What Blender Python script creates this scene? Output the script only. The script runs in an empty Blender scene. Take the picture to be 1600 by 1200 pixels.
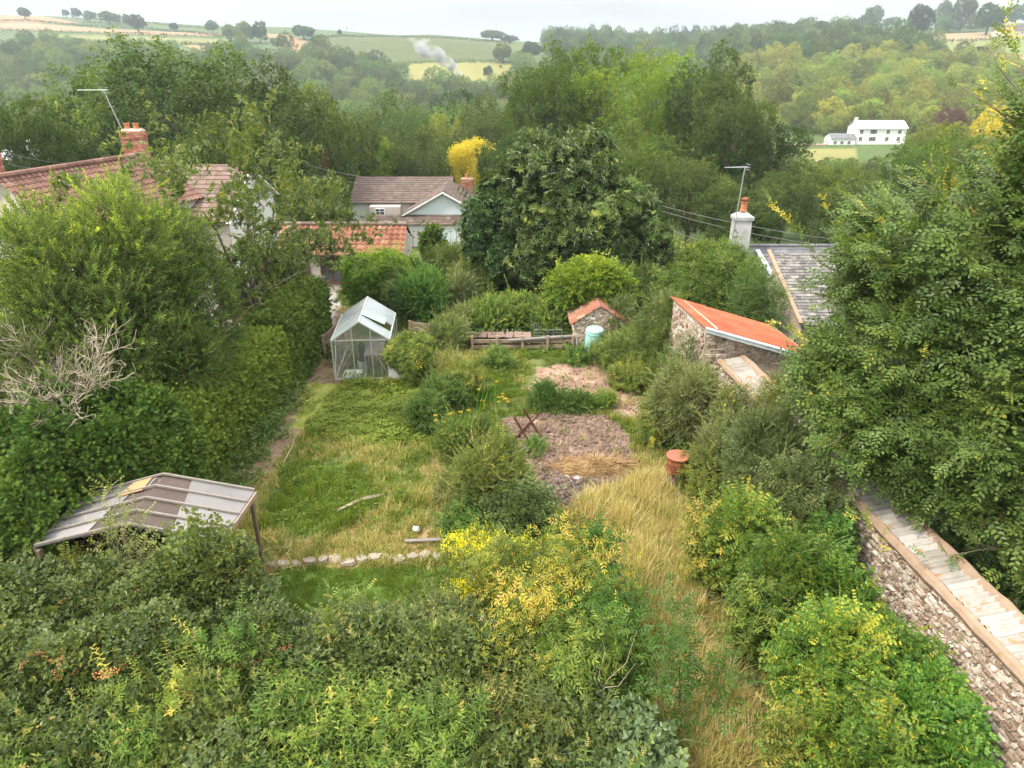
import bpy, math, random
import numpy as np
from mathutils import Vector, Matrix

rng = np.random.default_rng(11)
random.seed(11)
sc = bpy.context.scene
COL = sc.collection

# ------------------------------------------------------------------ camera
F, TILT, CAMH = 1109.0, math.radians(25), 10.0
CT, ST = math.cos(TILT), math.sin(TILT)
cam = bpy.data.cameras.new("camera")
cam.sensor_width = 36
cam.lens = 36 * F / 1600
cam.clip_start, cam.clip_end = 0.1, 12000
camo = bpy.data.objects.new("camera", cam)
camo.location = (0, 0, CAMH)
camo.rotation_euler = (math.radians(90) - TILT, 0, 0)
COL.objects.link(camo)
sc.camera = camo

# ------------------------------------------------------------------ sky and sun
SUN_DIR = Vector((-0.62, -0.28, 0.86)).normalized()      # towards the sun
world = bpy.data.worlds.new("World")
sc.world = world
world.use_nodes = True
nt = world.node_tree
nt.nodes.clear()
o_ = nt.nodes.new("ShaderNodeOutputWorld")
bg = nt.nodes.new("ShaderNodeBackground")
sky = nt.nodes.new("ShaderNodeTexSky")
sky.sky_type = 'NISHITA'
sky.sun_disc = False
sky.sun_elevation = math.asin(SUN_DIR.z)
sky.sun_rotation = math.atan2(SUN_DIR.x, SUN_DIR.y)
sky.dust_density = 4
sky.air_density = 1
tc = nt.nodes.new("ShaderNodeTexCoord")
nz = nt.nodes.new("ShaderNodeTexNoise")
nz.inputs["Scale"].default_value = 2.2
nz.inputs["Detail"].default_value = 6
mp = nt.nodes.new("ShaderNodeMapping")
mp.inputs["Scale"].default_value = (1, 1, 5)
cr = nt.nodes.new("ShaderNodeValToRGB")
cr.color_ramp.elements[0].position = 0.3
cr.color_ramp.elements[0].color = (6.3, 6.4, 6.4, 1)
cr.color_ramp.elements[1].position = 0.7
cr.color_ramp.elements[1].color = (9.0, 8.9, 8.6, 1)
mx = nt.nodes.new("ShaderNodeMix")
mx.data_type = 'RGBA'
mx.inputs[0].default_value = 0.95
nt.links.new(tc.outputs["Generated"], mp.inputs[0])
nt.links.new(mp.outputs[0], nz.inputs["Vector"])
nt.links.new(nz.outputs[0], cr.inputs[0])
nt.links.new(sky.outputs[0], mx.inputs[6])
# an overcast dome is darker at the horizon than overhead
sp = nt.nodes.new("ShaderNodeSeparateXYZ"); nt.links.new(tc.outputs["Generated"], sp.inputs[0])
gr_ = nt.nodes.new("ShaderNodeMapRange"); gr_.inputs[1].default_value = 0.04; gr_.inputs[2].default_value = 0.75
gr_.inputs[3].default_value = 0.415; gr_.inputs[4].default_value = 1.75; nt.links.new(sp.outputs[2], gr_.inputs[0])
vm = nt.nodes.new("ShaderNodeVectorMath"); vm.operation = 'SCALE'
nt.links.new(cr.outputs[0], vm.inputs[0]); nt.links.new(gr_.outputs[0], vm.inputs["Scale"])
nt.links.new(vm.outputs[0], mx.inputs[7])
nt.links.new(mx.outputs[2], bg.inputs[0])
bg.inputs[1].default_value = 0.15
nt.links.new(bg.outputs[0], o_.inputs[0])

sun = bpy.data.lights.new("sun", 'SUN')
sun.energy = 2.8
sun.angle = math.radians(8)
sun.color = (1.0, 0.93, 0.80)
suno = bpy.data.objects.new("sun", sun)
suno.rotation_euler = (-SUN_DIR).to_track_quat('-Z', 'Y').to_euler()
suno.location = (-30, -20, 60)
COL.objects.link(suno)

sc.view_settings.view_transform = 'Standard'
sc.view_settings.look = 'None'
sc.view_settings.exposure = 0.86
sc.view_settings.gamma = 1
sc.cycles.use_denoising = True
sc.cycles.denoising_input_passes = 'RGB_ALBEDO_NORMAL'
sc.cycles.denoising_prefilter = 'ACCURATE'
sc.cycles.max_bounces = 6
sc.cycles.diffuse_bounces = 3
sc.cycles.glossy_bounces = 2
sc.cycles.transmission_bounces = 4
sc.cycles.transparent_max_bounces = 8
sc.cycles.volume_bounces = 0
sc.cycles.caustics_reflective = False
sc.cycles.caustics_refractive = False

# ------------------------------------------------------------------ helpers: noise, projection
def _hash(i, j, k, s):
    h = (i * 374761393 + j * 668265263 + k * 2147483647 + s * 974711) & 0xffffffff
    h = ((h ^ (h >> 13)) * 1274126177) & 0xffffffff
    return ((h ^ (h >> 16)) & 0xffff) / 65535.0

def vnoise(x, y, z=None, s=0):
    x = np.asarray(x, float); y = np.asarray(y, float)
    z = np.zeros_like(x) if z is None else np.asarray(z, float)
    i, j, k = np.floor(x).astype(np.int64), np.floor(y).astype(np.int64), np.floor(z).astype(np.int64)
    fx, fy, fz = x - i, y - j, z - k
    fx, fy, fz = fx*fx*(3-2*fx), fy*fy*(3-2*fy), fz*fz*(3-2*fz)
    r = 0
    for a in (0, 1):
        for b in (0, 1):
            for c in (0, 1):
                w = (fx if a else 1-fx) * (fy if b else 1-fy) * (fz if c else 1-fz)
                r = r + w * _hash(i+a, j+b, k+c, s)
    return r

def fbm(x, y, z=None, s=0, o=3):
    r, a, f, t = 0, 1.0, 1.0, 0
    for q in range(o):
        r = r + a * vnoise(np.asarray(x)*f, np.asarray(y)*f, None if z is None else np.asarray(z)*f, s+q*17)
        t += a; a *= .5; f *= 2.03
    return r / t

def ray(px, py):
    a, b = (px-800)/F, -(py-600)/F
    return a, CT + b*ST, -ST + b*CT

def G(px, py, z=0.0):
    r = ray(px, py); t = (z-CAMH)/r[2]
    return Vector((r[0]*t, r[1]*t, z))

def GY(px, py, Y):
    r = ray(px, py); t = Y/r[1]
    return Vector((r[0]*t, Y, CAMH + r[2]*t))

_Y = np.array([-60, 33, 42, 60, 75, 110, 150, 230, 300, 360, 450, 520, 600, 750, 900, 1100, 1600, 3500], float)
_U = np.array([-1.5, -.65, -.30, -.12, .05, .18, .35, .50, .66, 1.5])
_Z = np.array([
 [0,0,-1.5,-4.5,-6.5,-9,-12,-18,-22,-21,-6, 4,15,34,48,50,30,0],
 [0,0,-1.5,-4.5,-6.5,-9,-12,-18,-22,-21,-6, 4,15,34,49,52,30,0],
 [0,0,-1.5,-4.8,-6.5,-9,-12,-18,-22,-22,-9, 1,11,26,37,37,20,0],
 [0,0,-1.5,-4.8,-6.5,-9,-12,-18,-22,-22,-13,-5,8,22,28,26,15,0],
 [0,0,-1.5,-4.8,-6.5,-9,-12,-17,-20,-20,-12,-5,6,16,21,22,15,0],
 [0,0,-1.5,-4.8,-6.5,-9,-12,-16,-18,-16,-9,-2,5,13,18,20,15,0],
 [0,0,-1.5,-4.8,-6.5,-9,-12,-15,-12,-6, 3, 9,14,23,28,28,20,0],
 [0,0,-1.5,-4.8,-6.5,-9,-12,-14.5,-10,-3, 6,13,19,31,36,36,25,0],
 [0,0,-1.5,-4.8,-6.5,-9,-12,-14.5,-9,-2, 7,14,21,33,40,40,30,0],
 [0,0,-1.5,-4.8,-6.5,-9,-12,-14.5,-9,-2, 7,14,21,33,40,40,30,0]], float)

def HT(x, y):
    x = np.asarray(x, float); y = np.asarray(y, float)
    u = np.clip(x/np.maximum(y, 20), -1.49, 1.49)
    yy = np.clip(y, -59, 3490)
    a = np.clip(np.searchsorted(_U, u)-1, 0, len(_U)-2)
    b = np.clip(np.searchsorted(_Y, yy)-1, 0, len(_Y)-2)
    fu = (u-_U[a])/(_U[a+1]-_U[a]); fy = (yy-_Y[b])/(_Y[b+1]-_Y[b])
    fu = fu*fu*(3-2*fu); fy = fy*fy*(3-2*fy)*.5+fy*.5
    z = (_Z[a,b]*(1-fu)+_Z[a+1,b]*fu)*(1-fy) + (_Z[a,b+1]*(1-fu)+_Z[a+1,b+1]*fu)*fy
    return z + 3*(fbm(x/90, y/90, s=5)-.5)*np.clip((y-100)/200, 0, 1)

def hz(x, y): return float(HT(x, y))

def hit(px, py):
    r = ray(px, py); prev = 5.0; Y = 5.0
    while Y < 1500:
        t = Y/r[1]
        if CAMH + r[2]*t <= hz(r[0]*t, Y):
            return Vector((r[0]*t, Y, CAMH+r[2]*t))
        Y *= 1.004
    # above the skyline: the highest ground seen in this column
    best, bv = 900, -9
    for Y in np.arange(500, 1200, 10):
        X = r[0]/r[1]*Y; e = (hz(X, Y)-CAMH)/Y
        if e > bv: bv, best = e, Y
    return Vector((r[0]/r[1]*best, best, hz(r[0]/r[1]*best, best)))

def inpoly(x, y, poly):
    r = np.zeros(np.shape(x), bool); n = len(poly)
    for i in range(n):
        x1, y1 = poly[i]; x2, y2 = poly[(i+1) % n]
        if y1 == y2: continue
        c = ((y1 > y) != (y2 > y)) & (x < (x2-x1)*(y-y1)/(y2-y1)+x1)
        r ^= c
    return r

def gpoly(pts, z=0): return [tuple(G(a, b, z)[:2]) for a, b in pts]
def fpoly(pts): return [tuple(hit(a, b)[:2]) for a, b in pts]

# ------------------------------------------------------------------ helpers: objects
def tag(o, label=None, cat=None, group=None, kind=None):
    if label: o["label"] = label
    if cat: o["category"] = cat
    if group: o["group"] = group
    if kind: o["kind"] = kind
    return o

def thing(name, label, cat, loc=(0, 0, 0), rz=0, group=None):
    o = bpy.data.objects.new(name, None)
    o.empty_display_size = 0.3
    COL.objects.link(o)
    o.location = loc; o.rotation_euler = (0, 0, rz)
    return tag(o, label, cat, group)

class MB:
    def __init__(s):
        s.v, s.l, s.t, s.m, s.c, s.n = [], [], [], [], [], 0
    def raw(s, v, l, t, c=0.5, m=0):
        v = np.asarray(v, np.float32).reshape(-1, 3); l = np.asarray(l, np.int32); t = np.asarray(t, np.int32)
        s.v.append(v); s.l.append(l+s.n); s.t.append(t); s.n += len(v)
        s.c.append(np.broadcast_to(np.asarray(c, np.float32), t.shape).copy())
        s.m.append(np.broadcast_to(np.asarray(m, np.int32), t.shape).copy())
    def faces(s, v, fs, c=0.5, m=0):
        s.raw(v, [i for f in fs for i in f], [len(f) for f in fs], c, m)
    def box(s, c, d, rot=None, c_=0.5, m=0, taper=1.0):
        x, y, z = d[0]/2, d[1]/2, d[2]/2
        p = np.array([[a*x*(taper if k > 0 else 1), b*y*(taper if k > 0 else 1), k*z] for k in (-1, 1) for a, b in ((-1,-1),(1,-1),(1,1),(-1,1))])
        if rot is not None: p = p @ np.array(rot).T
        p = p + np.array(c)
        s.faces(p, [(3,2,1,0),(4,5,6,7),(0,1,5,4),(1,2,6,5),(2,3,7,6),(3,0,4,7)], c_, m)
    def tube(s, pts, rad, n=6, c=0.5, m=0, cap=True):
        pts = [np.array(p, float) for p in pts]
        if np.isscalar(rad): rad = [rad]*len(pts)
        vs = []
        for i, p in enumerate(pts):
            d = pts[min(i+1, len(pts)-1)] - pts[max(i-1, 0)]
            d = d/(np.linalg.norm(d)+1e-9)
            a = np.cross(d, [0, 0, 1.0] if abs(d[2]) < .9 else [1.0, 0, 0]); a /= np.linalg.norm(a)
            b = np.cross(d, a)
            for k in range(n):
                t = 2*math.pi*k/n
                vs.append(p + rad[i]*(a*math.cos(t)+b*math.sin(t)))
        fs = [(i*n+k, i*n+(k+1) % n, (i+1)*n+(k+1) % n, (i+1)*n+k) for i in range(len(pts)-1) for k in range(n)]
        if cap: fs += [tuple(range(n)), tuple(range(len(pts)*n-1, (len(pts)-1)*n-1, -1))]
        s.faces(np.array(vs), fs, c, m)
    def bar(s, a, b, w, h=None, c=0.5, m=0, up=(0, 0, 1)):
        a = Vector(a); b = Vector(b); d = (b-a); L = d.length; d.normalize()
        x = d.cross(Vector(up))
        x = Vector((1, 0, 0)) if x.length < 1e-3 else x.normalized()
        z = x.cross(d)
        R = np.array([[x[i], d[i], z[i]] for i in range(3)])
        s.box(((a+b)/2)[:], (w, L, h or w), R, c, m)
    def lathe(s, prof, c=(0, 0, 0), n=24, col=0.5, m=0):
        vs = [(c[0]+r*math.cos(2*math.pi*k/n), c[1]+r*math.sin(2*math.pi*k/n), c[2]+z) for r, z in prof for k in range(n)]
        fs = [(i*n+k, i*n+(k+1) % n, (i+1)*n+(k+1) % n, (i+1)*n+k) for i in range(len(prof)-1) for k in range(n)]
        fs += [tuple(range(n-1, -1, -1)), tuple(range((len(prof)-1)*n, len(prof)*n))]
        s.faces(np.array(vs), fs, col, m)
    def scatter(s, T, P, R, S, C):
        N = len(P)
        if N == 0: return
        S = np.broadcast_to(np.asarray(S, np.float32).reshape(-1, 1, 1), (N, 1, 1))
        V = np.einsum('nij,vj->nvi', R.astype(np.float32), T['v'].astype(np.float32))*S + P[:, None, :].astype(np.float32)
        nv = len(T['v'])
        L = (T['l'][None, :] + (np.arange(N)*nv)[:, None]).ravel()
        t = np.tile(T['t'], N)
        nl = len(T['t'])
        C = np.asarray(C, np.float32).reshape(-1, 1)*np.ones((N, 1), np.float32)
        lf = rng.normal(0, .09, (N, T['leaf'].max()+1)).astype(np.float32)[:, T['leaf']]
        cc = np.clip(C + lf + T['c'][None, :], 0.0, 1.0)
        s.raw(V.reshape(-1, 3), L, t, cc.ravel(), np.tile(T['m'], N))
    def build(s, name, mats, parent=None, smooth=False):
        me = bpy.data.meshes.new(name)
        v = np.concatenate(s.v); l = np.concatenate(s.l); t = np.concatenate(s.t)
        me.vertices.add(len(v)); me.vertices.foreach_set("co", v.ravel())
        me.loops.add(len(l)); me.loops.foreach_set("vertex_index", l)
        me.polygons.add(len(t))
        st = np.zeros(len(t), np.int32); st[1:] = np.cumsum(t)[:-1]
        me.polygons.foreach_set("loop_start", st); me.polygons.foreach_set("loop_total", t)
        me.polygons.foreach_set("material_index", np.concatenate(s.m))
        at = me.attributes.new("tint", 'FLOAT', 'FACE')
        at.data.foreach_set("value", np.concatenate(s.c))
        me.update(calc_edges=True)
        me.polygons.foreach_set("use_smooth", np.full(len(t), bool(smooth)))
        if not isinstance(mats, (list, tuple)): mats = [mats]
        for m in mats: me.materials.append(m)
        o = bpy.data.objects.new(name, me)
        COL.objects.link(o)
        if parent: o.parent = parent
        s.v = s.l = s.t = s.m = s.c = None
        return o

def copy_tree(o, parent=None):
    c = o.copy(); COL.objects.link(c)
    if parent: c.parent = parent
    for ch in list(o.children): copy_tree(ch, c)
    return c

# ------------------------------------------------------------------ materials
def _mat(name):
    m = bpy.data.materials.new(name); m.use_nodes = True
    n = m.node_tree; n.nodes.clear()
    out = n.nodes.new("ShaderNodeOutputMaterial")
    p = n.nodes.new("ShaderNodeBsdfPrincipled")
    n.links.new(p.outputs[0], out.inputs[0])
    return m, n, p, out

def _ramp(n, cols, interp='LINEAR'):
    r = n.nodes.new("ShaderNodeValToRGB"); r.color_ramp.interpolation = interp
    e = r.color_ramp.elements
    e[0].position, e[0].color = cols[0][0], (*cols[0][1], 1)
    e[1].position, e[1].color = cols[-1][0], (*cols[-1][1], 1)
    for p, c in cols[1:-1]:
        k = e.new(p); k.color = (*c, 1)
    return r

GR, GG, GB = 1.78, 1.50, 1.02
def leafmat(name, cols, rough=.5, trans=.3, spec=.35, ov=.16, hv=.016):
    """colour by the leaf's own tint attribute, some variation between plants; thin leaves let light through"""
    m, n, p, out = _mat(name)
    cols = [(q, (min(.85, c[0]*GR), min(.85, c[1]*GG), c[2]*GB)) for q, c in cols]
    a = n.nodes.new("ShaderNodeAttribute"); a.attribute_name = "tint"
    r = _ramp(n, cols)
    n.links.new(a.outputs["Fac"], r.inputs[0])
    h = n.nodes.new("ShaderNodeHueSaturation")
    oi = n.nodes.new("ShaderNodeObjectInfo")
    v = n.nodes.new("ShaderNodeMapRange"); v.inputs[3].default_value = 1-ov; v.inputs[4].default_value = 1+ov
    n.links.new(oi.outputs["Random"], v.inputs[0]); n.links.new(v.outputs[0], h.inputs["Value"])
    w = n.nodes.new("ShaderNodeMath"); w.operation = 'MULTIPLY'; w.inputs[1].default_value = 7.31
    f = n.nodes.new("ShaderNodeMath"); f.operation = 'FRACT'
    g = n.nodes.new("ShaderNodeMapRange"); g.inputs[3].default_value = .5-hv; g.inputs[4].default_value = .5+hv
    n.links.new(oi.outputs["Random"], w.inputs[0]); n.links.new(w.outputs[0], f.inputs[0]); n.links.new(f.outputs[0], g.inputs[0])
    n.links.new(g.outputs[0], h.inputs["Hue"])
    n.links.new(r.outputs[0], h.inputs["Color"])
    n.links.new(h.outputs[0], p.inputs["Base Color"])
    p.inputs["Roughness"].default_value = rough
    p.inputs["Specular IOR Level"].default_value = spec
    if trans > 0:
        t = n.nodes.new("ShaderNodeBsdfTranslucent")
        b = n.nodes.new("ShaderNodeMix"); b.data_type = 'RGBA'; b.blend_type = 'MULTIPLY'; b.inputs[0].default_value = 1
        n.links.new(h.outputs[0], b.inputs[6]); b.inputs[7].default_value = (1.5, 1.5, .6, 1)
        n.links.new(b.outputs[2], t.inputs[0])
        s = n.nodes.new("ShaderNodeMixShader"); s.inputs[0].default_value = trans
        n.links.new(p.outputs[0], s.inputs[1]); n.links.new(t.outputs[0], s.inputs[2]); n.links.new(s.outputs[0], out.inputs[0])
    return m

def tintmat(name, cols, rough=.8, nscale=8, namt=.35, bump=.0, bscale=30, spec=.25, spots=None, sscale=14, sthr=.62, metal=0, coord="Object"):
    """tint attribute -> ramp, broken up by noise; optional lichen or rust spots"""
    m, n, p, out = _mat(name)
    a = n.nodes.new("ShaderNodeAttribute"); a.attribute_name = "tint"
    tcn = n.nodes.new("ShaderNodeTexCoord")
    z = n.nodes.new("ShaderNodeTexNoise"); z.inputs["Scale"].default_value = nscale; z.inputs["Detail"].default_value = 6
    n.links.new(tcn.outputs[coord], z.inputs["Vector"])
    ma = n.nodes.new("ShaderNodeMath"); ma.operation = 'MULTIPLY_ADD'; ma.inputs[1].default_value = namt*2
    n.links.new(z.outputs[0], ma.inputs[0])
    mb_ = n.nodes.new("ShaderNodeMath"); mb_.operation = 'SUBTRACT'; mb_.inputs[1].default_value = namt
    n.links.new(a.outputs["Fac"], mb_.inputs[0]); n.links.new(mb_.outputs[0], ma.inputs[2])
    r = _ramp(n, cols); n.links.new(ma.outputs[0], r.inputs[0])
    col = r.outputs[0]
    if spots:
        z2 = n.nodes.new("ShaderNodeTexNoise"); z2.inputs["Scale"].default_value = sscale; z2.inputs["Detail"].default_value = 5; z2.inputs["Roughness"].default_value = .65
        n.links.new(tcn.outputs[coord], z2.inputs["Vector"])
        mr = n.nodes.new("ShaderNodeMapRange"); mr.inputs[1].default_value = sthr-.03; mr.inputs[2].default_value = sthr+.03
        n.links.new(z2.outputs[0], mr.inputs[0])
        mm = n.nodes.new("ShaderNodeMix"); mm.data_type = 'RGBA'
        n.links.new(mr.outputs[0], mm.inputs[0]); n.links.new(col, mm.inputs[6]); mm.inputs[7].default_value = (*spots, 1)
        col = mm.outputs[2]
    n.links.new(col, p.inputs["Base Color"])
    p.inputs["Roughness"].default_value = rough; p.inputs["Specular IOR Level"].default_value = spec
    p.inputs["Metallic"].default_value = metal
    if bump:
        zb = n.nodes.new("ShaderNodeTexNoise"); zb.inputs["Scale"].default_value = bscale; zb.inputs["Detail"].default_value = 5
        n.links.new(tcn.outputs[coord], zb.inputs["Vector"])
        bm = n.nodes.new("ShaderNodeBump"); bm.inputs["Strength"].default_value = bump; bm.inputs["Distance"].default_value = .02
        n.links.new(zb.outputs[0], bm.inputs["Height"]); n.links.new(bm.outputs[0], p.inputs["Normal"])
    return m

def two(a, b): return [(0, a), (1, b)]
M = {}
# foliage: dark -> mid -> light, last stop = odd yellowing leaf
M['bramble'] = leafmat('bramble_leaf', [(0,(.020,.042,.014)),(.45,(.050,.084,.026)),(.8,(.095,.138,.040)),(.95,(.17,.19,.05)),(1,(.26,.17,.05))], .45, .25, .4)
M['nettle'] = leafmat('nettle_leaf', [(0,(.020,.055,.015)),(.5,(.055,.115,.030)),(.9,(.13,.20,.05)),(1,(.28,.28,.08))], .5, .3)
M['bright'] = leafmat('snowberry_leaf', [(0,(.022,.065,.016)),(.5,(.046,.122,.028)),(.88,(.10,.19,.040)),(1,(.24,.27,.05))], .45, .35, .4)
M['beech'] = leafmat('beech_leaf', [(0,(.022,.045,.014)),(.5,(.053,.102,.032)),(.82,(.095,.155,.046)),(.93,(.15,.20,.05)),(.96,(.32,.32,.06)),(1,(.40,.34,.09))], .45, .30, .35, .03, .003)
M['conifer'] = leafmat('conifer_leaf', [(0,(.016,.042,.010)),(.5,(.044,.090,.018)),(1,(.11,.17,.032))], .6, .2, .25)
M['hedge'] = leafmat('hedge_leaf', [(0,(.024,.055,.014)),(.5,(.060,.115,.026)),(1,(.12,.19,.04))], .6, .25, .25)
M['privet'] = leafmat('grey_green_leaf', [(0,(.025,.050,.024)),(.5,(.065,.105,.050)),(.9,(.14,.19,.08)),(1,(.30,.32,.08))], .45, .2, .45)
M['laurel'] = leafmat('willow_leaf', [(0,(.022,.045,.014)),(.5,(.055,.095,.028)),(.8,(.13,.20,.035)),(1,(.26,.33,.04))], .5, .3, .3)
M['cherry'] = leafmat('cherry_leaf', [(0,(.028,.060,.020)),(.5,(.066,.118,.038)),(.9,(.14,.20,.06)),(1,(.26,.26,.08))], .42, .3, .45)
M['chestnut'] = leafmat('dark_broad_leaf', [(0,(.018,.040,.014)),(.5,(.043,.088,.032)),(.85,(.080,.145,.050)),(1,(.18,.24,.07))], .38, .18, .5)
M['ash'] = leafmat('ash_leaf', [(0,(.022,.050,.012)),(.5,(.055,.100,.020)),(.9,(.115,.165,.030)),(1,(.26,.26,.05))], .5, .35, .3)
M['oak'] = leafmat('oak_leaf', [(0,(.014,.032,.010)),(.5,(.040,.074,.018)),(.9,(.090,.135,.030)),(1,(.15,.19,.045))], .5, .25, .3, .3)
M['wood'] = leafmat('woodland_leaf', [(0,(.022,.045,.020)),(.5,(.062,.105,.040)),(1,(.14,.19,.07))], .6, .3, .2, .5, .035)
M['goldwood'] = leafmat('pale_woodland_leaf', [(0,(.040,.070,.024)),(.5,(.11,.155,.045)),(1,(.23,.28,.08))], .6, .3, .2, .45, .035)
M['gold'] = leafmat('golden_leaf', [(0,(.14,.14,.02)),(.5,(.32,.31,.045)),(1,(.46,.44,.08))], .5, .3, .3, .1, .01)
M['lime'] = leafmat('lime_green_leaf', [(0,(.034,.080,.014)),(.5,(.080,.155,.024)),(.85,(.16,.24,.035)),(1,(.30,.34,.06))], .5, .35, .3, .15)
M['elder'] = leafmat('yellowing_elder_leaf', [(0,(.035,.075,.02)),(.45,(.085,.14,.032)),(.66,(.20,.22,.050)),(.84,(.33,.33,.08)),(1,(.36,.27,.11))], .45, .35, .4, .05, .004)
M['purple'] = leafmat('purple_leaf', [(0,(.03,.015,.02)),(1,(.12,.06,.07))], .5, .2)
M['ivy'] = leafmat('ivy_leaf', [(0,(.020,.05,.014)),(.5,(.05,.10,.025)),(1,(.13,.20,.04))], .35, .15, .5)
M['grass'] = leafmat('grass_blade', [(0,(.035,.075,.012)),(.35,(.080,.135,.022)),(.6,(.15,.19,.05)),(.8,(.26,.245,.155)),(1,(.39,.365,.29))], .55, .3, .25, .12)
M['weed'] = leafmat('weed_leaf', [(0,(.026,.062,.018)),(.5,(.066,.118,.030)),(.85,(.14,.185,.05)),(1,(.27,.26,.08))], .5, .3, .3, .15)
M['stem'] = tintmat('green_stem', two((.07,.09,.03), (.20,.20,.08)), .7)
M['bark'] = tintmat('bark', two((.05,.04,.028), (.17,.14,.10)), .9, 6, .3, .5, 12)
M['deadwood'] = tintmat('dead_wood', two((.24,.18,.13), (.58,.49,.38)), .85, 6, .2)
M['flower_y'] = leafmat('yellow_flower', two((.55,.45,.03), (.80,.66,.06)), .6, .2, .2, .05, 0)
M['flower_o'] = leafmat('orange_flower', two((.62,.22,.02), (.80,.45,.05)), .6, .2, .2, .05, 0)
M['seed'] = leafmat('dry_seed_head', two((.12,.070,.035), (.27,.17,.085)), .8, .1, .1, .1)
M['pale'] = leafmat('pale_flower_spike', two((.20,.20,.10), (.36,.33,.20)), .7, .2, .1, .1)
M['white'] = leafmat('white_flower', two((.55,.50,.46), (.80,.76,.72)), .7, .2, .1, .05)
M['straw'] = leafmat('straw', two((.13,.105,.07), (.30,.255,.18)), .8, .1, .15, .1)
# built things
M['tile_red'] = tintmat('red_clay_tile', [(0,(.13,.045,.028)),(.5,(.23,.095,.062)),(.85,(.29,.135,.09)),(1,(.33,.24,.17))], .85, 5, .25, .2, 40, spots=(.30,.26,.20), sscale=9, sthr=.70)
M['tile_old'] = tintmat('old_brownish_clay_tile', [(0,(.085,.045,.035)),(.5,(.165,.085,.065)),(1,(.26,.155,.12))], .85, 3, .3, .2, 40, spots=(.24,.20,.15), sscale=8, sthr=.68)
M['tile_brown'] = tintmat('brown_roof_tile', [(0,(.070,.050,.043)),(.5,(.130,.092,.078)),(1,(.21,.16,.135))], .85, 3, .25, .2, 40, spots=(.34,.30,.24), sscale=8, sthr=.70)
M['tile_pink'] = tintmat('pinkish_concrete_tile', [(0,(.090,.060,.050)),(.5,(.165,.110,.090)),(1,(.24,.175,.145))], .85, 3, .2, .2, 40)
M['slate'] = tintmat('slate', [(0,(.055,.057,.066)),(.5,(.115,.115,.128)),(1,(.19,.185,.195))], .6, 4, .25, .15, 30, spots=(.22,.21,.18), sscale=5, sthr=.66)
M['slate_old'] = tintmat('mossy_old_slate', [(0,(.055,.052,.052)),(.5,(.125,.115,.115)),(1,(.24,.22,.205))], .8, 3, .35, .4, 20, spots=(.26,.24,.19), sscale=6, sthr=.58)
M['orange_tin'] = tintmat('orange_painted_tin', [(0,(.20,.060,.035)),(.45,(.38,.105,.050)),(1,(.48,.17,.085))], .7, 1.6, .45, .1, 60, spots=(.26,.15,.12), sscale=4, sthr=.62)
M['asbestos'] = tintmat('weathered_cement_sheet', [(0,(.16,.135,.105)),(.5,(.30,.28,.25)),(1,(.42,.40,.37))], .9, 5, .3, .3, 50, spots=(.34,.19,.10), sscale=4.5, sthr=.60)
M['stone'] = tintmat('rubble_stone', [(0,(.15,.10,.075)),(.35,(.30,.215,.16)),(.65,(.44,.35,.28)),(1,(.62,.57,.51))], .9, 14, .3, .6, 30, spots=(.62,.59,.54), sscale=10, sthr=.60)
M['mortar'] = tintmat('lime_mortar', two((.26,.185,.13), (.50,.42,.34)), .95, 6, .4, .7, 25, spots=(.66,.62,.56), sscale=12, sthr=.58)
M['coping'] = tintmat('mossy_coping_mortar', [(0,(.18,.12,.075)),(.5,(.30,.21,.15)),(1,(.38,.30,.23))], .95, 5, .35, .7, 22, spots=(.24,.18,.05), sscale=6, sthr=.62)
M['brick'] = tintmat('chimney_brick', [(0,(.20,.07,.045)),(.5,(.36,.145,.095)),(1,(.48,.26,.18))], .9, 9, .25, .4, 30)
M['pot'] = tintmat('terracotta', two((.38,.13,.06), (.56,.24,.12)), .8, 9, .2)
M['render_w'] = tintmat('white_render', two((.46,.45,.435), (.60,.59,.575)), .85, 2.2, .25, .15, 30)
M['render_c'] = tintmat('cream_render', two((.40,.35,.30), (.54,.49,.43)), .85, 2.2, .3, .15, 30)
M['render_b'] = tintmat('pale_blue_render', two((.46,.52,.56), (.58,.64,.68)), .85, 2, .2)
M['chim_w'] = tintmat('stained_white_render', [(0,(.20,.195,.19)),(.5,(.40,.40,.39)),(1,(.56,.56,.55))], .85, 2.6, .45, .2, 20, spots=(.46,.36,.25), sscale=5, sthr=.68)
M['timber'] = tintmat('weathered_timber', [(0,(.13,.09,.065)),(.5,(.28,.20,.15)),(1,(.46,.36,.28))], .85, 9, .3, .3, 30)
M['timber_l'] = tintmat('silvered_timber', [(0,(.14,.12,.105)),(1,(.30,.265,.24))], .85, 9, .3, .3, 30)
M['darkwood'] = tintmat('brown_painted_wood', two((.09,.035,.03), (.16,.07,.055)), .6)
M['felt'] = tintmat('grey_roof_sheet', [(0,(.11,.10,.10)),(.5,(.19,.18,.18)),(1,(.28,.265,.265))], .75, 2.5, .3, .15, 60)
M['feltbrown'] = tintmat('bare_brown_board', [(0,(.060,.045,.040)),(1,(.12,.090,.078))], .85, 5, .4, .2, 40)
M['alu'] = tintmat('aluminium', two((.45,.46,.46), (.66,.67,.66)), .4, 6, .2, metal=.6)
M['grey_metal'] = tintmat('galvanised_metal', two((.30,.31,.32), (.50,.51,.52)), .45, 6, .2, metal=.6)
M['rust'] = tintmat('rusty_steel', [(0,(.055,.022,.014)),(.45,(.17,.058,.028)),(.8,(.30,.115,.045)),(1,(.40,.19,.06))], .85, 7, .7, .4, 25)
M['rust_lid'] = tintmat('rusty_lid', [(0,(.24,.075,.045)),(1,(.38,.15,.095))], .7, 4, .3)
M['teal'] = tintmat('pale_turquoise_plastic', two((.24,.46,.44), (.33,.56,.53)), .5, 2, .3)
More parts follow.
